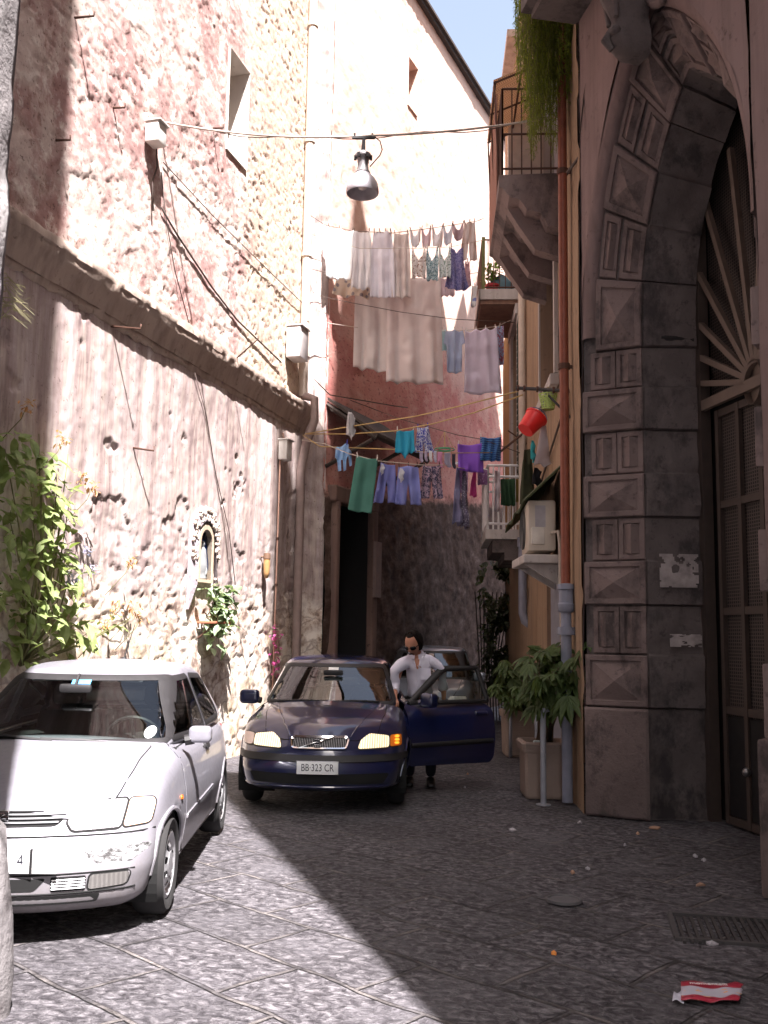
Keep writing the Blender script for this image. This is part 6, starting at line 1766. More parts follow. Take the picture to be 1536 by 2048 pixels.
# ------------------------------------------------------------------ washing
SH = dict(
 rect=[(0, 0), (1, 0), (1, 1), (0, 1)],
 gown=[(.14, 0), (.86, 0), (.95, .3), (1, 1), (.8, .97), (.5, 1.0), (.2, .96), (0, .985), (.06, .3)],
 tee=[(.1, 0), (.9, 0), (1, .30), (.86, .36), (.84, 1), (.16, 1), (.14, .36), (0, .30)],
 teehem=[(.10, 0), (.95, 0), (.97, .45), (1, .72), (.86, .80), (.72, .78), (.52, 1), (.34, .8), (.02, .78), (.05, .4)],
 pants=[(.12, 0), (.88, 0), (1, 1), (.60, 1), (.5, .42), (.40, 1), (0, 1)],
 shorts=[(.12, 0), (.88, 0), (1, .98), (.56, 1), (.5, .55), (.44, 1), (0, .96)],
 brief=[(0, 0), (.15, 0), (.32, .28), (.5, .36), (.68, .28), (.85, 0), (1, 0), (.96, .55), (.86, .92), (.6, 1), (.4, 1), (.14, .92), (.04, .55)],
 cami=[(.05, 0), (.13, 0), (.24, .24), (.5, .40), (.76, .24), (.87, 0), (.95, 0), (1, .4), (.97, 1), (.5, .96), (.03, 1), (0, .4)],
 dress=[(.25, 0), (.4, .02), (.5, .12), (.65, .02), (.78, .0), (.80, .35), (1, .95), (.7, 1), (.4, .96), (0, .92), (.2, .35)],
 sock=[(.1, 0), (.9, 0), (.85, .62), (1, .86), (.85, 1), (.5, .95), (.1, .7)],
 rag=[(.3, 0), (.6, .02), (.95, .25), (.8, .5), (1, .7), (.6, 1), (.45, .85), (.1, .8), (.15, .4)],
 long=[(.2, 0), (.7, 0), (.85, .5), (1, .94), (.6, 1), (.35, .93), (0, .97), (.1, .4)],
 glove=[(.05, .15), (.4, .12), (.62, 0), (.8, .05), (.8, .2), (.95, .3), (1, .8), (.85, .82), (.78, .45), (.68, .6), (.66, .95), (.5, .98), (.46, .6), (.36, .6), (.38, 1), (.18, .97), (.12, .6), (0, .5)])
PEGM = {}
def peg_mesh(mat):
    if mat.name not in PEGM:
        mb = MB()
        for sy in (-1, 1): mb.box((0, sy * .006, 0), (.014, .007, .085), 0, Matrix.Rotation(sy * .05, 4, 'X'))
        o = obj('clothes_peg', mb, mat); PEGM[mat.name] = o.data; me = o.data; bpy.data.objects.remove(o)
    return PEGM[mat.name]
PEGD, PEGP, PEGB = plain('dark_wood_peg', (.10, .05, .03), .7), plain('pale_peg', (.65, .58, .52), .6), plain('blue_plastic_peg', (.06, .06, .40), .4)
def pegshort(l):
    for s_ in (' with ', ' half ', ' between ', ' hanging ', ' under ', ' beside ', ' next ', ' dangling ', ' at the ', ' in the '):
        if len(l.split()) > 10 and s_ in l: l = l.split(s_)[0] + ('' if len(l.split(s_)[0].split()) > 3 else s_ + ' '.join(l.split(s_)[1].split()[:5]))
    return l
def hang(name, label, cat, quad, Y, shape, mat, group=None, pegs=2, pegm=None, fold=.035, nf=3.0, seed=None, short=None):
    """quad: photo corners tl, tr, br, bl surveyed at distance Y (or (Yleft, Yright))"""
    Yl, Yr = Y if isinstance(Y, tuple) else (Y, Y)
    if len(quad) == 4 and not isinstance(quad[0], tuple): x0, y0, x1, y1 = quad; quad = ((x0, y0), (x1, y0), (x1, y1), (x0, y1))
    TL, TR, BR, BL = gy(*quad[0], Yl), gy(*quad[1], Yr), gy(*quad[2], Yr), gy(*quad[3], Yl)
    seed = seed if seed is not None else (hash(label) % 997 if False else sum(map(ord, label)) % 997)
    ol = SH[shape]; w = (TR - TL).length; h = (BL - TL).length
    ol = [(a * w, b * h) for a, b in ol]
    step = max(.022, min(w, h) / 16)
    P, Fc = fill2d(ol, step)
    nrm = (TR - TL).cross(Vector((0, 0, 1))).normalized()
    mb = MB()
    for (a, b) in P:
        u, v = a / w, b / h
        p = TL.lerp(TR, u).lerp(BL.lerp(BR, u), v)
        f = fold * (.35 + .9 * v) * (math.sin(u * nf * 2 * PI + seed + 1.5 * math.sin(v * 2.2 + seed)) + .5 * math.sin(u * nf * 4.3 * PI + seed * 1.7))
        f += fold * .8 * mnoise.noise(Vector((a * 5, b * 5, seed))) + fold * .35 * mnoise.noise(Vector((a * 16, b * 5, seed + 3)))
        u2 = (u * max(1, pegs - 1)) % 1.0; f += fold * .5 * math.cos(u2 * 2 * PI) * max(0, 1 - v * 1.8)
        sag = .10 * min(.9, w) * math.sin(PI * ((u * max(1, pegs - 1)) % 1.0)) * max(0, 1 - v * 2.5) if pegs > 1 else 0
        edge = .03 * min(1, h) * mnoise.noise(Vector((a * 9, seed, b * 3))) * v
        mb.v.append(tuple(p + nrm * f - Vector((0, 0, sag * .6 + edge))))
    mb.f = Fc
    o = obj(name, mb, mat, None, True, fix=False)
    tag(o, label, cat, group)
    md = o.modifiers.new('thick', 'SOLIDIFY'); md.thickness = .004
    for i in range(pegs):
        u = (.04 + .92 * i / (pegs - 1)) if pegs > 1 else .5
        xs_ = [a for a, b in SH[shape] if b < .08]; u = min(xs_) + (max(xs_) - min(xs_)) * u
        e = bpy.data.objects.new('clothes_peg', peg_mesh(pegm or PEGD)); COL.objects.link(e)
        p = TL.lerp(TR, u); e.location = p + Vector((0, 0, .012)); e.rotation_euler = (0, random.uniform(-.25, .25), 0)
        tag(e, 'small ' + {'dark_wood_peg': 'dark', 'pale_peg': 'pale', 'blue_plastic_peg': 'blue'}[(pegm or PEGD).name] + ' clothes peg holding the ' + (short or pegshort(label)), 'clothes peg', 'clothes pegs on the washing lines')
    return o
WHT, LILW = cloth_mat('white_cotton', (.80, .79, .80)), cloth_mat('lilac_white_cotton', (.69, .67, .74))
BEIG, CREM = cloth_mat('beige_cotton', (.60, .53, .51)), cloth_mat('cream_linen', (.70, .64, .62), None, (1, 1, 1), 30, .5)
PALEP = cloth_mat('pale_pink_cotton', (.62, .50, .53))
ga = 'washing on the highest line'; gb = 'washing on the second line'; gd = 'washing by the middle balcony'; ge = 'washing on the low lines'
YA = 15.7
hang('bed_sheet', 'plain white sheet glaring in the sun at the end of the highest line', 'sheet', ((650, 452), (708, 462), (702, 560), (652, 555)), YA, 'rect', WHT, ga, 3)
hang('nightgown', 'white nightgown between the glaring sheet and the draped lilac blouse', 'nightgown', (702, 462, 746, 580), YA, 'gown', LILW, ga, 2)
hang('blouse', 'draped lilac-white blouse with deep folds on the highest line', 'blouse', (740, 463, 790, 597), YA, 'gown', cloth_mat('pale_lilac', (.66, .64, .74)), ga, 4, nf=2)
hang('skirt', 'greyish beige skirt with a curved hem between blouse and underwear', 'skirt', (783, 466, 822, 597), YA, 'gown', BEIG, ga, 2)
for i, (q, m, l) in enumerate((((820, 460, 841, 494), LILW, 'lilac underwear nearest the beige skirt'), ((843, 457, 862, 495), PALEP, 'pale pink underwear second from the beige skirt'), ((864, 455, 886, 495), LILW, 'lilac underwear in the middle of the draped row'), ((886, 452, 905, 489), cloth_mat('bluish_white', (.62, .63, .76)), 'bluish underwear beside the mauve one'), ((905, 448, 927, 481), cloth_mat('mauve', (.44, .34, .37)), 'mauve underwear next to the beige trousers'))):
    hang('underwear', l, 'underwear', q, YA + .3 + .1 * i, 'brief', m, ga, 2, None, .03, 1.2)
hang('trousers', 'short beige-white trousers at the balcony end of the highest line', 'trousers', ((925, 446), (953, 442), (955, 520), (918, 524)), YA + .9, 'pants', BEIG, ga, 3)
FL1 = cloth_mat('brown_floral', (.70, .64, .62), 'floral', (.30, .16, .10), 26); FL2 = cloth_mat('teal_floral', (.58, .66, .70), 'patch', (.12, .24, .27), 30); FL3 = cloth_mat('green_floral', (.66, .70, .70), 'floral', (.14, .24, .16), 28)
hang('camisole', 'camisole with brown flower print under the underwear row', 'camisole', (823, 496, 852, 556), YA - .3, 'cami', FL1, gb, 2, PEGP)
hang('camisole', 'camisole with dark teal print in the middle of three', 'camisole', (852, 494, 877, 562), YA - .3, 'cami', FL2, gb, 2, PEGP)
hang('camisole', 'camisole with green sprig print beside the navy dress', 'camisole', (877, 494, 902, 556), YA - .3, 'cami', FL3, gb, 2, PEGP)
hang('dress', 'navy flowered little dress with a ragged hem', 'dress', (890, 493, 937, 582), YA - .25, 'dress', cloth_mat('navy_floral', (.16, .15, .33), 'patch', (.33, .30, .50), 24), gb, 2)
hang('lace_top', 'pink lace top half hidden behind the navy dress', 'top', (926, 522, 943, 573), YA + .5, 'dress', cloth_mat('pink_lace', (.50, .30, .34), 'floral', (.75, .66, .68), 50), gb, 1)
hang('pillowcase', 'cream pillowcase with small dark print billowing at the edge of the big sheets', 'pillowcase', ((675, 553), (742, 556), (738, 596), (664, 590)), 15.9, 'rect', cloth_mat('cream_print', (.70, .60, .51), 'floral', (.40, .36, .38), 9), gb, 0, fold=.05, nf=1.6)
hang('bed_sheet', 'big cream sheet hanging lowest at its near corner, left of two', 'sheet', ((711, 556), (785, 560), (780, 745), (706, 736)), 16.1, 'rect', CREM, gb, 0, fold=.05, nf=2.2)
hang('bed_sheet', 'wider pink-cream sheet with the longest drop of the washing', 'sheet', ((775, 555), (881, 556), (887, 768), (772, 764)), 15.95, 'rect', cloth_mat('pinkish_linen', (.69, .625, .61), None, (1, 1, 1), 30, .5), gb, 0, fold=.06, nf=2.6)
hang('cloth', 'short pale cloth at the end of the big sheets below the green sprig camisole', 'cloth', (876, 556, 909, 593), 16.0, 'rect', PALEP, gb, 0)
hang('cloth', 'tiny white cloth with blue mark dangling under the navy dress', 'cloth', ((944, 572), (955, 573), (951, 616), (940, 612)), 16.8, 'rect', cloth_mat('white_blue_mark', (.74, .72, .74), 'floral', (.25, .3, .6), 7), gb, 1, PEGP)
hang('towel', 'small aqua towel mostly hidden behind the pink-cream sheet', 'towel', (878, 660, 893, 702), 17.0, 'rect', cloth_mat('aqua', (.45, .63, .66)), gd, 1, PEGP)
hang('shirt', 'light blue T-shirt hanging beside the lilac bath towel', 'T-shirt', (887, 660, 930, 745), 16.9, 'tee', cloth_mat('light_blue', (.46, .52, .66)), gd, 3, PEGP)
hang('towel', 'lilac bath towel with a ribbed lower border', 'towel', ((930, 661), (993, 654), (1004, 788), (928, 787)), 16.8, 'rect', cloth_mat('lilac_terry', (.66, .60, .72)), gd, 4, PEGP, nf=1.5)
hang('cloth', 'patterned blue and red cloth behind the lilac bath towel', 'cloth', (992, 652, 1007, 730), 17.0, 'rect', cloth_mat('blue_red_print', (.34, .42, .58), 'patch', (.45, .15, .2), 14), gd, 1, PEGP)
# low lines
YL = 14.4
hang('baby_top', 'tiny light blue knitted top with dangling sleeves under the lean-to roof', 'baby top', (670, 886, 704, 943), YL + .3, 'glove', cloth_mat('baby_blue', (.30, .46, .68)), ge, 1, PEGB)
hang('rag', 'crumpled white rag hanging before the lean-to roof', 'rag', (690, 824, 712, 879), YL - .3, 'rag', cloth_mat('dull_white', (.55, .52, .52)), ge, 0, fold=.05)
hang('towel', 'long green towel hanging askew with a faint round emblem', 'towel', ((713, 911), (756, 917), (743, 1029), (696, 1018)), YL - .4, 'rect', cloth_mat('green_terry', (.09, .23, .185)), ge, 2, PEGP, .02, 1)
hang('shirt', 'turquoise shirt hung by its hem', 'shirt', (789, 860, 830, 918), YL, 'teehem', cloth_mat('turquoise', (.06, .42, .60)), ge, 2, PEGP)
hang('shorts', 'blue and white patterned shorts next to the turquoise shirt', 'shorts', ((831, 855), (860, 852), (868, 906), (829, 907)), YL + .05, 'shorts', cloth_mat('blue_white_print', (.62, .62, .76), 'patch', (.12, .13, .50), 22), ge, 2, PEGB)
hang('pajama_trousers', 'lavender pajama trousers beside the green towel with one white pocket', 'pajamas', ((757, 924), (795, 930), (795, 1005), (747, 1006)), YL - .2, 'pants', cloth_mat('lavender', (.22, .23, .50)), ge, 2)
hang('pajama_trousers', 'wide lavender pajama trousers in the middle of the low line', 'pajamas', (790, 931, 843, 1010), YL - .25, 'pants', cloth_mat('lavender_blue', (.25, .27, .55)), ge, 3)
hang('bib', 'white pointed cloth laid over the lavender pajamas', 'cloth', ((795, 935), (812, 938), (806, 968), (796, 960)), YL - .33, 'rag', LILW, ge, 0)
hang('bib', 'white pocket cloth at the side nearest the green towel', 'cloth', ((760, 925), (773, 932), (765, 952), (760, 948)), YL - .3, 'rag', LILW, ge, 0)
hang('trousers', 'leaf patterned grey-pink trousers at the end of the low line', 'trousers', (840, 930, 886, 998), YL - .15, 'pants', cloth_mat('leaf_print', (.42, .31, .38), 'patch', (.09, .08, .14), 20), ge, 2)
hg = thing('drying_ring', 'round green plastic drying rack holding socks', 'drying rack', gy(890, 900, YL))
hc = gy(889, 899, YL + .1); mb = MB()
for r_ in (.15, .09): mb.tube([(hc.x + r_ * math.cos(t), hc.y + r_ * math.sin(t), hc.z) for t in np.linspace(0, 2 * PI, 22)], .008, 5)
obj('ring', mb, plain('green_plastic', (.03, .30, .14), .4), hg)
mb = MB()
for a in (0, PI / 2, PI, 3 * PI / 2): mb.tube([(hc.x + .15 * math.cos(a), hc.y + .15 * math.sin(a), hc.z), (hc.x, hc.y, hc.z + .27)], .004, 4)
obj('cord', mb, ROPE, hg)
ST = cloth_mat('striped_white', (.66, .62, .68), 'stripe', (.28, .20, .40), 16)
for i, (q, m, l) in enumerate((((838, 903, 847, 925), ST, 'striped white sock hanging outermost under the patterned shorts'), ((848, 902, 856, 924), ST, 'striped white sock second from the shorts'), ((857, 902, 865, 924), WHT, 'plain white sock between the striped and the speckled one'), ((866, 902, 874, 925), cloth_mat('speckled', (.52, .5, .6), 'floral', (.2, .15, .3), 40), 'speckled sock beside the pink one'), ((874, 904, 886, 936), cloth_mat('pink_sock', (.58, .28, .42)), 'pink sock on the drying ring'), ((887, 905, 903, 936), cloth_mat('grey_lilac', (.33, .31, .40)), 'grey-lilac sock on the drying ring'), ((903, 908, 912, 938), cloth_mat('charcoal', (.06, .06, .08)), 'charcoal sock next to the purple towel'))):
    hang('sock', l, 'sock', q, YL, 'sock', m, 'socks on the drying ring', 0, fold=.012, nf=1)
hang('towel', 'bright purple towel over the white drying arm', 'towel', ((915, 888), (966, 886), (967, 947), (916, 940)), 15.1, 'rect', cloth_mat('purple_terry', (.30, .13, .62)), ge, 2, PEGP, .03, 1.2)
hang('cloth', 'sky blue ruffled cloth beside the purple towel', 'cloth', (960, 874, 1002, 922), 15.1, 'rect', cloth_mat('sky_blue', (.12, .28, .55), 'stripe', (.05, .12, .38), 9), ge, 2, plain('yellow_peg', (.7, .55, .05), .5) if False else PEGP)
hang('trousers', 'long grey-lavender trousers dangling lowest from the drying arm', 'trousers', ((910, 934), (922, 936), (926, 1052), (903, 1054)), 15.2, 'long', cloth_mat('grey_lavender', (.22, .21, .33)), ge, 0, fold=.05)
hang('trousers', 'dark speckled trousers beside the long grey-lavender pair', 'trousers', ((922, 938), (936, 940), (939, 1062), (920, 1060)), 15.2, 'long', cloth_mat('dark_speckle', (.16, .14, .20), 'floral', (.45, .42, .5), 30), ge, 0, fold=.05)
hang('scarf', 'magenta pink scarf hanging behind the drying arm', 'scarf', ((945, 936), (956, 938), (953, 997), (938, 995)), 15.3, 'long', cloth_mat('magenta', (.60, .08, .28)), ge, 0)
hang('lace_top', 'pale violet lace top under the purple towel', 'top', (917, 935, 935, 985), 15.35, 'rect', cloth_mat('violet_lace', (.40, .22, .42), 'floral', (.68, .55, .72), 34), ge, 0)
hang('lace_top', 'second violet lace top next to the white railing corner', 'top', (955, 940, 974, 970), 15.4, 'rect', cloth_mat('violet_lace_dark', (.36, .18, .36), 'floral', (.66, .5, .66), 34), ge, 0)
hang('towel', 'narrow white towel twisted over the white railing', 'towel', ((989, 941), (1001, 941), (999, 1023), (988, 1021)), 16.0, 'rect', cloth_mat('pinkish_white', (.60, .54, .57)), 'cloths on the white railing', 0, fold=.04)
hang('cloth', 'dark green cloth drying on the white railing', 'cloth', (1001, 958, 1030, 1011), 16.05, 'rect', cloth_mat('bottle_green', (.05, .10, .055)), 'cloths on the white railing', 0)
hang('cloth', 'mustard cloth at the wall end of the white railing', 'cloth', (1031, 958, 1045, 1004), 16.1, 'rect', cloth_mat('mustard', (.34, .23, .07)), 'cloths on the white railing', 0)
hang('jacket', 'long olive jacket hanging against the drainpipe above the awning', 'jacket', ((1046, 900), (1062, 898), (1073, 1006), (1040, 1010)), 12.6, 'gown', cloth_mat('olive', (.07, .075, .045)), 'clothes by the awning', 0, fold=.05)
hang('cap', 'small black garment behind the white net bag', 'garment', (1062, 935, 1084, 974), 12.4, 'rag', cloth_mat('blackish', (.03, .03, .035)), 'clothes by the awning', 0)
hang('cloth', 'turquoise rag tucked behind the white net bag', 'rag', (1060, 880, 1072, 926), 12.3, 'rag', cloth_mat('teal', (.05, .33, .36)), 'clothes by the awning', 0)
hang('net_bag', 'white net bag hanging from the iron arm under the green basket', 'bag', ((1082, 838), (1094, 838), (1105, 934), (1066, 936)), 10.9, 'long', cloth_mat('off_white_net', (.48, .42, .42)), None, 0, fold=.05, nf=2.5)
# bucket and peg basket
cb = gy(1062, 847, 10.8); bk = thing('bucket', 'bright red plastic bucket hanging tilted from the iron arm', 'bucket', cb)
Mb = Matrix.Rotation(R(38), 4, 'Y') @ Matrix.Rotation(R(-15), 4, 'X')
mb = MB(); mb.lathe([(0, -.115), (.095, -.115), (.10, -.10), (.128, .10), (.138, .10), (.138, .118), (.124, .118), (.096, -.095), (0, -.095)], cb, 26, Mb); obj('tub', mb, plain('red_plastic', (.72, .022, .02), .4, 0, .05), bk, True, sharp=40)
mb = MB(); mb.tube([cb + Mb @ Vector((.13 * math.cos(t), 0, .11 + .11 * math.sin(t))) for t in np.linspace(0, PI, 14)], .005, 5); mb.tube([cb + Mb @ Vector((0, 0, .21)), gy(1083, 822, 10.8), gy(1092, 780, 10.7)], .005, 5); obj('handle', mb, plain('blue_handle', (.08, .10, .35), .5), bk, True)
cb = gy(1096, 803, 10.75); bs = thing('peg_basket', 'lime green slotted basket hanging under the iron arm', 'basket', cb)
mb = MB()
for k in range(7):
    z = -.085 + .027 * k; r_ = .062 + .006 * k; mb.lathe([(r_, z - .008), (r_ + .004, z - .008), (r_ + .006, z + .008), (r_ + .002, z + .008), (r_, z - .008)], cb, 22)
for k in range(14):
    a = k * 2 * PI / 14; mb.tube([cb + Vector((.064 * math.cos(a), .064 * math.sin(a), -.09)), cb + Vector((.104 * math.cos(a), .104 * math.sin(a), .085))], .006, 4)
mb.lathe([(0, -.092), (.064, -.092)], cb, 22); obj('basket_body', mb, plain('lime_plastic', (.42, .55, .16), .45), bs)
mb = MB()
for dx in (-.08, .08): mb.tube([cb + Vector((dx, 0, .08)), cb + Vector((0, 0, .17))], .004, 4)
obj('cord', mb, ROPE, bs)
# washing lines
GL = 'washing lines across the lane'
def line(label, px, r=.006, mat=CABLE): return cable(label, [gy(x, y, Y) for x, y, Y in px], r, mat, GL, 'washing_line', 'washing line')
line('highest washing line carrying the white garments', [(617, 428, 15.4), (650, 450, 15.6), (705, 462, 15.7), (785, 466, 15.7), (843, 459, 15.9), (900, 451, 16.2), (955, 442, 16.7), (968, 436, 16.9)])
line('line behind carrying the camisoles and navy dress', [(617, 470, 15.4), (720, 497, 15.4), (830, 497, 15.4), (900, 494, 15.45), (968, 480, 16.9)], .005, PALECABLE)
line('line carrying the big cream sheets', [(612, 535, 15.4), (680, 553, 15.9), (780, 558, 16.0), (880, 556, 16.0), (958, 545, 16.85)], .006)
line('line carrying the lilac bath towel', [(614, 640, 15.4), (760, 662, 16.4), (880, 662, 16.95), (930, 661, 16.85), (995, 653, 16.8), (1022, 640, 16.9)], .006, PALECABLE)
line('upper yellow cord running from the drainpipe to the iron arm', [(610, 868, 15.3), (720, 850, 14.4), (830, 833, 13.4), (930, 810, 12.3), (1036, 783, 11.0)], .009, ROPE)
line('lower yellow cord carrying the turquoise shirt', [(610, 868, 15.3), (700, 868, 14.6), (790, 862, 14.35), (865, 848, 14.3), (950, 825, 12.6), (1045, 790, 11.0)], .009, ROPE)
line('low cord carrying the pajamas', [(604, 880, 15.4), (650, 888, 14.9), (700, 908, 14.2), (757, 922, 14.1), (843, 930, 14.15), (886, 930, 14.25), (975, 945, 16.1)], .007, PALECABLE)
line('pale cord passing behind the turquoise shirt', [(606, 870, 15.4), (640, 893, 14.9), (790, 899, 14.6), (838, 903, 14.45), (912, 906, 14.5), (995, 905, 15.2)], .008, ROPE)
line('wire carrying the purple towel and blue cloth', [(700, 800, 16.8), (800, 838, 16.0), (915, 870, 15.3), (960, 878, 15.1), (1003, 892, 15.1), (1040, 906, 15.0)], .006)
# pots on the middle balcony
for (x, y, Y, s, mtl, lb_) in ((978, 522, 17.2, .14, plain('red_pot', (.45, .04, .05), .6), 'red flowerpot with a bright green plant on the middle balcony'),):
    b_ = rp(17.25, 7.842, .45); mb = MB(); mb.lathe([(0, 0), (.09, 0), (.12, .22), (.135, .22), (.135, .26), (.12, .26), (.11, .23), (0, .23)], b_, 18)
    def stems2(st, lf):
        g = random.Random(8)
        for k in range(30):
            t_ = b_ + Vector((g.uniform(-.16, .16), g.uniform(-.16, .16), .3 + g.uniform(0, .4))); st.tube([b_ + Vector((0, 0, .22)), t_], .004, 4)
            for q_ in range(4): leaf(lf, t_ + rv(g, .05), rv(g) + Vector((0, -.3, .2)), Vector((0, 0, 1)), .1, .05, .3)
    pot_plant('potted_plant', lb_, 'potted plant', b_, mb, mtl, leafmat('bright_balcony_leaf', (.12, .20, .03), (.22, .34, .05)), stems2)
b_ = rp(17.5, 7.842, .3); mb = MB(); V, Fc = rbox_grid(10, 10, 10, (.5, .5, .5)); mb.add([(b_.x + a * .24, b_.y + b * .3, b_.z + c * .5 * (1 - .3 * abs(a))) for a, b, c in V], Fc)
mb.v = [tuple(Vector(v) + Vector((1, 1, 1)) * (.04 * mnoise.noise(Vector(v) * 6))) for v in mb.v]
tag(obj('covered_bundle', mb, plain('teal_tarpaulin', (.10, .20, .25), .5), None, True), 'bundle under teal plastic next to the red flowerpot', 'bundle')
# ------------------------------------------------------------------ the man
def skin_mesh(pts, edges, rad, root=0, sub=2):
    me = bpy.data.meshes.new('tmp'); me.from_pydata([tuple(p) for p in pts], edges, []); me.update()
    o = bpy.data.objects.new('tmp', me); COL.objects.link(o)
    o.modifiers.new('s', 'SKIN'); 
    for i, r_ in enumerate(rad):
        sv = me.skin_vertices[0].data[i]; sv.radius = r_ if isinstance(r_, tuple) else (r_, r_); sv.use_root = (i == root)
    o.modifiers['s'].use_smooth_shade = True
    m2 = o.modifiers.new('sub', 'SUBSURF'); m2.levels = sub; m2.render_levels = sub
    dg = bpy.context.evaluated_depsgraph_get(); dg.update()
    ev = o.evaluated_get(dg).to_mesh()
    mb = MB(); mb.v = [tuple(v.co) for v in ev.vertices]; mb.f = [tuple(p.vertices) for p in ev.polygons]
    bpy.data.objects.remove(o)
    return mb
mx, my = .46, 11.22
man = thing('person', 'man in a pale lilac shirt and sunglasses standing behind the open car door, looking down', 'person', (mx, my, 0))
def mp(x, y, z): return Vector((mx + x, my + y, z))
SKINM = plain('tanned_skin', (.42, .19, .12), .55, 0, .08, 20)
SHIRT = cloth_mat('pale_lilac_shirt', (.60, .58, .67), None, (1, 1, 1), 30, .1); TROU = cloth_mat('dark_trousers', (.022, .022, .03), None, (1, 1, 1), 30, .0); HAIRM = plain('dark_hair', (.010, .007, .006), .85, .0, .3, 40, 0, .1)
# leaning slightly forward and to his right, head bowed towards the car seat
hip, che, nek = mp(0, .02, .93), mp(-.04, -.03, 1.28), mp(-.07, -.08, 1.50)
hdc = mp(-.105, -.165, 1.585)
# trousers
P_ = [hip, mp(.09, .02, .86), mp(.11, -.02, .48), mp(.11, .02, .09), mp(-.09, .02, .86), mp(-.12, .0, .48), mp(-.13, .05, .09), mp(-.01, .01, 1.0)]
mb = skin_mesh(P_, [(0, 1), (1, 2), (2, 3), (0, 4), (4, 5), (5, 6), (0, 7)], [(.16, .12), (.105, .105), (.075, .075), (.062, .062), (.105, .105), (.075, .075), (.062, .062), (.165, .115)])
obj('trousers', mb, TROU, man, True)
# shirt with rolled sleeves
sl1, sl2 = mp(.135, -.05, 1.37), mp(-.235, -.07, 1.35)
el1, el2 = mp(.245, -.0, 1.12), mp(-.305, -.03, 1.11)
wr1, wr2 = mp(.25, -.03, .93), mp(-.30, -.24, .98)
P_ = [mp(-.01, .01, .92), mp(-.02, .0, 1.08), che, mp(-.055, -.05, 1.41), mp(-.065, -.07, 1.475), sl1, mp(.22, -.035, 1.29), el1, el1.lerp(wr1, .45), sl2, mp(-.32, -.065, 1.27), el2, el2.lerp(wr2, .55)]
mb = skin_mesh(P_, [(0, 1), (1, 2), (2, 3), (3, 4), (3, 5), (5, 6), (6, 7), (7, 8), (3, 9), (9, 10), (10, 11), (11, 12)],
               [(.175, .13), (.168, .122), (.168, .115), (.13, .09), (.074, .074), (.070, .070), (.064, .064), (.060, .060), (.054, .054), (.074, .074), (.070, .070), (.062, .062), (.054, .054)])
for i, v in enumerate(mb.v):
    q = Vector(v); n_ = .016 * mnoise.fractal(Vector((q.x * 9, q.y * 9, q.z * 5)), 1, 2, 3) + .006 * math.sin(q.z * 38 + q.x * 22) * (1 if q.z < 1.35 else .3); d = (q - mp(-.03, 0, q.z)); d.z = 0
    if d.length > 1e-4: q = q + d.normalized() * n_
    mb.v[i] = tuple(q)
mb_sh = mb
shirt = obj('shirt', mb, SHIRT, man, True)
mb = MB(); 
for sg in (-1, 1):
    c0 = nek + Vector((0, -.01, -.02))
    mb.grid(lambda t, k, sg=sg: c0 + Vector((sg * (.075 + .02 * k) * math.sin(t), -.085 * math.cos(t) * (1 + .3 * k) + .01, .03 - .05 * k - .055 * max(0, math.cos(t)))), list(np.linspace(.25, PI * .98, 10)), [0, .5, 1])
obj('collar', mb, SHIRT, shirt, True)
mb = MB(); mb.grid(lambda u, v: Vector((mx + .03 + u, my - .172 + .03 * abs(u), 1.18 + v)), list(np.linspace(-.05, .06, 4)), list(np.linspace(0, .13, 4))); mb.box((mx - .045, my - .165, 1.2), (.004, .004, .004)); obj('pocket', mb, SHIRT, shirt, True)
# body: neck, head, forearms, hands in one mesh
def hand_chain(w, d, side):
    """wrist point, forward direction of the hand"""
    d = d.normalized(); s = d.cross(Vector((0, 0, 1))).normalized() * side; up = s.cross(d) * side
    pts = [w, w + d * .045, w + d * .085]; ed = [(0, 1), (1, 2)]; rd = [(.026, .02), (.038, .018), (.040, .016)]
    for k, (o, L) in enumerate(((-.028, .066), (-.010, .075), (.010, .072), (.027, .056))):
        b = len(pts); q0 = w + d * .09 + s * o
        q1 = q0 + (d * .8 - up * .35).normalized() * L * .45; q2 = q1 + (d * .45 - up * .9).normalized() * L * .35; q3 = q2 + (d * .05 - up).normalized() * L * .25
        pts += [q0, q1, q2, q3]; ed += [(2, b), (b, b + 1), (b + 1, b + 2), (b + 2, b + 3)]; rd += [.010, .0092, .0085, .0075]
    b = len(pts); t0 = w + d * .03 - s * .035; t1 = t0 + (d * .6 - s * .6 - up * .3).normalized() * .04; t2 = t1 + (d * .8 - up * .4).normalized() * .032
    pts += [t0, t1, t2]; ed += [(1, b), (b, b + 1), (b + 1, b + 2)]; rd += [.014, .0115, .009]
    return pts, ed, rd
P_ = [mp(-.05, -.04, 1.36), nek, nek.lerp(hdc, .65)]; E_ = [(0, 1), (1, 2)]; R_ = [(.08, .07), .056, .054]
P_ += [mp(0, .0, .98), sl1, el1, sl2, el2]; E_ += [(0, 3), (0, 4), (4, 5), (0, 6), (6, 7)]; R_ += [(.12, .09), .042, .040, .042, .040]
for (el, wr, sd) in ((el1, wr1, 1), (el2, wr2, -1)):
    hp_, he_, hr_ = hand_chain(wr, (wr - el) + Vector((0, -.05, -.1)), sd)
    b0 = len(P_); P_ += hp_; E_ += [(5 if sd > 0 else 7, b0)] + [(a + b0, b + b0) for a, b in he_]; R_ += hr_
allm = skin_mesh(P_, E_, R_, 0)
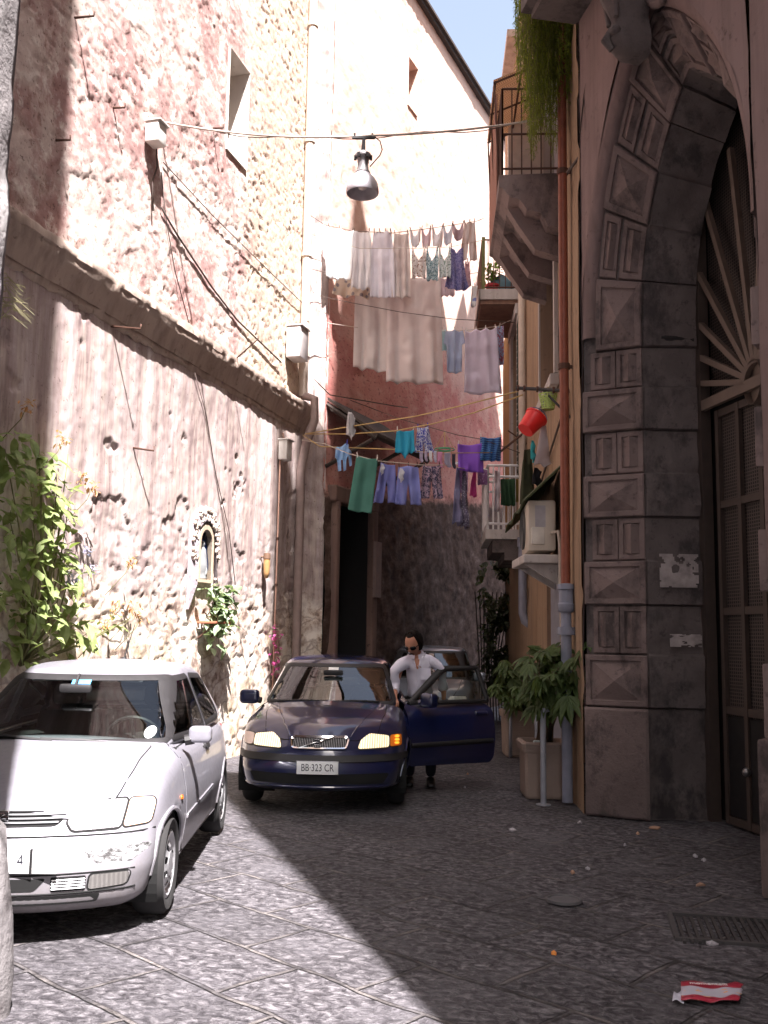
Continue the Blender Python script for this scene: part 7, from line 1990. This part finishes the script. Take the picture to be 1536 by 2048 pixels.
# head: yaw towards his right, bowed
HM = Matrix.Translation(hdc) @ Matrix.Rotation(R(-30), 4, 'Z') @ Matrix.Rotation(R(36), 4, 'X') @ Matrix.Scale(1.14, 4)
def head_pt(th, ph, grow=0.0):
    # local: face towards -y, up +z
    x, y, z = math.sin(ph) * math.sin(th), -math.sin(ph) * math.cos(th), math.cos(ph)
    px_, py_, pz_ = x * .076, y * (.098 if y < 0 else .102), z * .118
    if z < 0: px_ *= 1 - .26 * (-z) ** 1.5; py_ = py_ * (1 - .12 * (-z)) - .012 * (-z)
    fr = max(0, -y)
    nose = math.exp(-((x / .17) ** 2)) * math.exp(-(((z + .12) / .22) ** 2)) * fr
    py_ -= .027 * nose * (1 if z < .12 else .4)
    brow = math.exp(-(((z - .22) / .12) ** 2)) * math.exp(-((x / .55) ** 2)) * fr; py_ -= .006 * brow
    eye = math.exp(-(((z - .04) / .10) ** 2)) * (math.exp(-(((x - .38) / .16) ** 2)) + math.exp(-(((x + .38) / .16) ** 2))) * fr; py_ += .010 * eye
    mouth = math.exp(-(((z + .52) / .07) ** 2)) * math.exp(-((x / .35) ** 2)) * fr; py_ -= .007 * mouth
    lipg = math.exp(-(((z + .52) / .025) ** 2)) * math.exp(-((x / .3) ** 2)) * fr; py_ += .006 * lipg
    chin = math.exp(-(((z + .85) / .15) ** 2)) * math.exp(-((x / .3) ** 2)) * fr; py_ -= .012 * chin
    v = Vector((px_, py_, pz_)); 
    return HM @ (v * (1 + grow))
hm = MB(); hm.grid(lambda t, p: head_pt(t, p), list(np.linspace(-PI, PI, 49)), list(np.linspace(.02, PI - .02, 32)))
for sx in (-1, 1):
    ear = MB(); V, Fc = rbox_grid(6, 6, 6, (.7, .7, .7)); ear.add([HM @ Vector((sx * (.074 + .012 * (a + 1) / 2), .012 + .018 * b, -.005 + .034 * (2 * c - 1))) for a, b, c in V], Fc); hm = merge(hm, ear)
sbv = BVHTree.FromPolygons(mb_sh.v, mb_sh.f)
vx, vz = nek.x, nek.z
open_ = patch(sbv, 'R', [(vx - .05, vz + .01), (vx + .055, vz + .01), (vx + .02, vz - .20), (vx + .005, vz - .20)], .005, .02)
obj('body', merge(allm, hm, open_), SKINM, man, True)
obj('placket', line_on(sbv, 'R', [(vx + .012, vz - .20), (vx + .02, .98)], .005, .0, .03), SHIRT, shirt, True)
for sg_ in (-1, 1): obj('lapel', patch(sbv, 'R', [(vx + sg_ * .055, vz + .03), (vx + sg_ * .105, vz - .03), (vx + sg_ * .06, vz - .10), (vx + .012 + sg_ * .01, vz - .19)], .012, .02, .008), SHIRT, shirt, True)
# hair: back and sides, bald brow
hr = MB()
th = list(np.linspace(PI * .36, PI * 1.64, 48)); ph = list(np.linspace(.35, 2.15, 26))
def hairp(t, p):
    back = -math.cos(t)
    g = .24 + .06 * mnoise.noise(Vector((t * 6, p * 6, 0))) + .03 * mnoise.noise(Vector((t * 18, p * 12, 4)))
    edge = min(1, (t - PI * .36) / .35, (PI * 1.64 - t) / .35, (p - .35) / .3 + .2, (2.15 - p) / .12 + .1)
    g = g * max(0, edge) - .04 * (1 - max(0, min(1, edge)))
    q = head_pt(t, p, g); 
    return q
hr.grid(hairp, th, ph)
top = MB(); top.grid(lambda t, p: head_pt(t, p, (.13 + .04 * mnoise.noise(Vector((t * 5, p * 9, 2)))) * min(1, max(0.15, (-math.cos(t) + .75) * 1.2)) - .16 * max(0, p - .45) * (1 if -math.cos(t) < -.2 else 0)), list(np.linspace(-PI, PI, 40)), list(np.linspace(.02, .62, 10)))
obj('hair', merge(hr, top), HAIRM, man, True)
sg = MB()
for sx in (-1, 1):
    V, Fc = rbox_grid(8, 6, 8, (.7, .7, .7)); sg.add([HM @ Vector((sx * .033 + .029 * a, -.098 + .014 * abs(a * sx) * 0 + .008 * b + .018 * max(0, sx * a), .006 + .021 * (2 * c - 1))) for a, b, c in V], Fc)
    sg.tube([HM @ Vector((sx * .060, -.088, .014)), HM @ Vector((sx * .079, -.05, .014)), HM @ Vector((sx * .082, .015, .008))], .004, 5)
sg.tube([HM @ Vector((-.008, -.112, .012)), HM @ Vector((.008, -.112, .012))], .004, 5)
obj('sunglasses', sg, plain('black_sunglasses', (.008, .008, .009), .12), man, True)
ms = MB(); ms.tube([HM @ Vector((-.032, -.098, -.058)), HM @ Vector((-.015, -.113, -.047)), HM @ Vector((0, -.117, -.045)), HM @ Vector((.015, -.113, -.047)), HM @ Vector((.032, -.098, -.058))], [.004, .008, .009, .008, .004], 7); obj('moustache', ms, HAIRM, man, True)
for (x_, y_) in ((.11, -.02), (-.13, .01)):
    V, Fc = rbox_grid(8, 8, 6, (.5, .5, .6)); mb = MB(); mb.add([mp(x_ + .05 * a * (1 - .15 * max(0, -b)), y_ - .04 + .14 * b, (c * (.10 if b > 0 else .075)) * (1 - .25 * max(0, -b)) ) for a, b, c in V], Fc); obj('shoe', mb, plain('black_shoe', (.014, .012, .012), .4), man, True)
mb = MB(); mb.lathe([(.190, 0), (.196, .0), (.196, .03), (.190, .03)], mp(0, 0, .96), 20, Matrix.Diagonal((1, .74, 1, 1)).to_4x4()); obj('belt', mb, TRIM, man)

# ------------------------------------------------------------------ small things on the ground
g = random.Random(77)
def mat_wrap():
    m = NT('red_white_wrapper', .35, .5); p = m.n('TexCoord', 0); s = m.sep(p); k = m.math('PINGPONG', m.math('ADD', s[1], .5), .5)
    c = m.mix(m.math('GREATER_THAN', s[1], .72), (.46, .44, .50), (.36, .025, .05)); c = m.mix(m.math('LESS_THAN', s[1], .24), c, (.36, .025, .05))
    o_ = m.noise(m.map(p, (2.2, 3, 1)), 2.2, 2); c = m.mix(m.math('MULTIPLY', m.math('GREATER_THAN', o_, .62), m.math('LESS_THAN', s[1], .62)), c, (.70, .36, .16))
    return m.done(c)
w0, w1, w2, w3 = gz(1362, 2010), gz(1480, 2012), gz(1486, 1978), gz(1362, 1972)
mb = MB(); rows = []
NX, NY = 22, 9
for i in range(NX + 1):
    for j in range(NY + 1):
        u, v = i / NX, j / NY; p = w0.lerp(w1, u).lerp(w3.lerp(w2, u), v); rag_ = .012 * (mnoise.noise(Vector((v * 9, i * .2, 0))) if i in (0, NX) else 0)
        mb.v.append((p.x + rag_, p.y, .022 + .010 * mnoise.noise(Vector((u * 5, v * 4, 2))) + .005 * math.sin(u * 9)))
for i in range(NX):
    for j in range(NY): a = i * (NY + 1) + j; mb.f.append((a, a + NY + 1, a + NY + 2, a + 1))
wr_ = obj('ice_cream_wrapper', mb, None, None, True); wr_.data.materials.append(mat_wrap())
uvl = wr_.data.uv_layers.new(name='uv'); 
for L_ in wr_.data.loops: 
    i, j = divmod(L_.vertex_index, NY + 1); uvl.data[L_.index].uv = (i / NX, j / NY)
wr_.data.materials[0].node_tree  # uses generated uv below
for nd in wr_.data.materials[0].node_tree.nodes:
    if nd.type == 'TEX_COORD':
        for lk in list(nd.outputs[0].links): wr_.data.materials[0].node_tree.links.new(nd.outputs[2], lk.to_socket)
tag(wr_, 'crumpled red and white snack wrapper lying on the paving near the corner', 'wrapper')
wr_.modifiers.new('thick', 'SOLIDIFY').thickness = .002
ang_ = math.atan2((w2 - w3).y, (w2 - w3).x)
tl_ = text_mesh('lettering', 'momentelli', .034, PLATEW, wr_, (0, 0, 0), (0, 0, 0), .0008, 'CENTER', 1.0)
tc = w3.lerp(w2, .45).lerp(w0.lerp(w1, .45), .22); tl_.location = (tc.x, tc.y, .034); tl_.rotation_euler = (0, 0, ang_); tl_.scale = (1.15, 1.3, 1)
f0, f1, f2, f3 = gz(1345, 2010), gz(1368, 2011), gz(1368, 1990), gz(1348, 1991); mb = MB(); mb.grid(lambda u, v: f0.lerp(f1, u).lerp(f3.lerp(f2, u), v) + Vector((0, 0, .016 + .008 * math.sin(u * 5 + v * 3))), list(np.linspace(0, 1, 6)), list(np.linspace(0, 1, 5)))
tb_ = obj('flap', mb, plain('bluish_white_film', (.58, .58, .66), .4), wr_, True); tb_.modifiers.new('thick', 'SOLIDIFY').thickness = .002
def flake(x, y, s, label, mat, name='scrap'):
    p = gz(x, y, .008); mb = MB(); n = 7; s = s * .75
    ring = [p + Vector((s * (.6 + .5 * g.random()) * math.cos(a), s * .6 * (.6 + .5 * g.random()) * math.sin(a), .012 * g.random())) for a in np.linspace(0, 2 * PI, n + 1)[:-1]]
    mb.v = [tuple(q) for q in ring] + [tuple(q - Vector((0, 0, .012))) for q in ring] + [tuple(p + Vector((0, 0, .02)))]
    for i in range(n): mb.f += [(i, (i + 1) % n, 2 * n), (i, i + n, (i + 1) % n + n, (i + 1) % n)]
    tag(obj(name, mb, mat), label, 'litter', 'scraps of litter on the paving')
PP, BRN = plain('pale_paper_scrap', (.36, .34, .36), .8, 0, .3, 60), plain('brown_scrap', (.36, .22, .15), .8)
flake(1424, 1888, .05, 'white paper scrap beside the drain grating', PP); flake(1390, 1712, .03, 'small white scrap in front of the gate', PP); flake(1408, 1720, .03, 'second white scrap beside the one in front of the gate', PP)
flake(1308, 1656, .07, 'flat tan scrap at the foot of the stone pier', BRN); flake(1160, 1645, .035, 'white scrap left of the pier foot', PP); flake(1275, 1667, .03, 'rust-coloured scrap near the pier foot', BRN)
flake(1108, 1908, .022, 'orange scrap in the open middle of the shaded paving', plain('orange_scrap', (.6, .22, .05), .7)); flake(1145, 1745, .03, 'orange-brown leaf behind the round cover', BRN); flake(1025, 1660, .06, 'thin white straw scrap in front of the planter', PP)
flake(930, 1575, .02, 'white speck beside the open car door', PP); flake(1400, 1770, .05, 'rusty scrap at the gate threshold', BRN); flake(1250, 1690, .02, 'tiny pale speck ahead of the pier', PP)
flake(1175, 1738, .025, 'pale scrap behind the round cover', PP); flake(935, 1548, .02, 'brown crumb behind the open door', BRN)
# round cover and drain grating
c_ = gz(1128, 1803); mcv = thing('utility_cover', 'small round iron cover set in the paving', 'cover', c_)
mb = MB(); mb.lathe([(.0, .010), (.085, .010), (.088, .006), (.096, .006), (.099, .016), (.112, .016), (.115, .0)], (c_.x, c_.y, .004), 28); obj('disc', mb, plain('worn_iron', (.105, .10, .105), .7, .2), mcv, True, sharp=30)
ga_, gb_ = gz(1415, 1890), gz(1600, 1830)
dg_ = thing('drain_grating', 'iron drain grating in the paving in front of the gate', 'grating', gz(1470, 1865))
c_ = gz(1480, 1865); mb = MB()
for k in range(17): mb.box((c_.x - .34 + k * .042, c_.y, .012), (.018, .50, .014), R(-12))
Mg = Matrix.Rotation(R(-12), 4, 'Z')
mb2 = MB()
for (x_, y_, sx, sy) in ((0, -.26, .76, .03), (0, .26, .76, .03), (-.37, 0, .03, .49), (.37, 0, .03, .49)): mb2.box(Vector((c_.x, c_.y, .012)) + Mg @ Vector((x_, y_, 0)), (sx, sy, .02), 0, Mg)
obj('bars', mb, plain('grating_iron', (.055, .05, .05), .6, .3), dg_); obj('frame', mb2, plain('grating_frame', (.075, .07, .07), .6, .3), dg_)
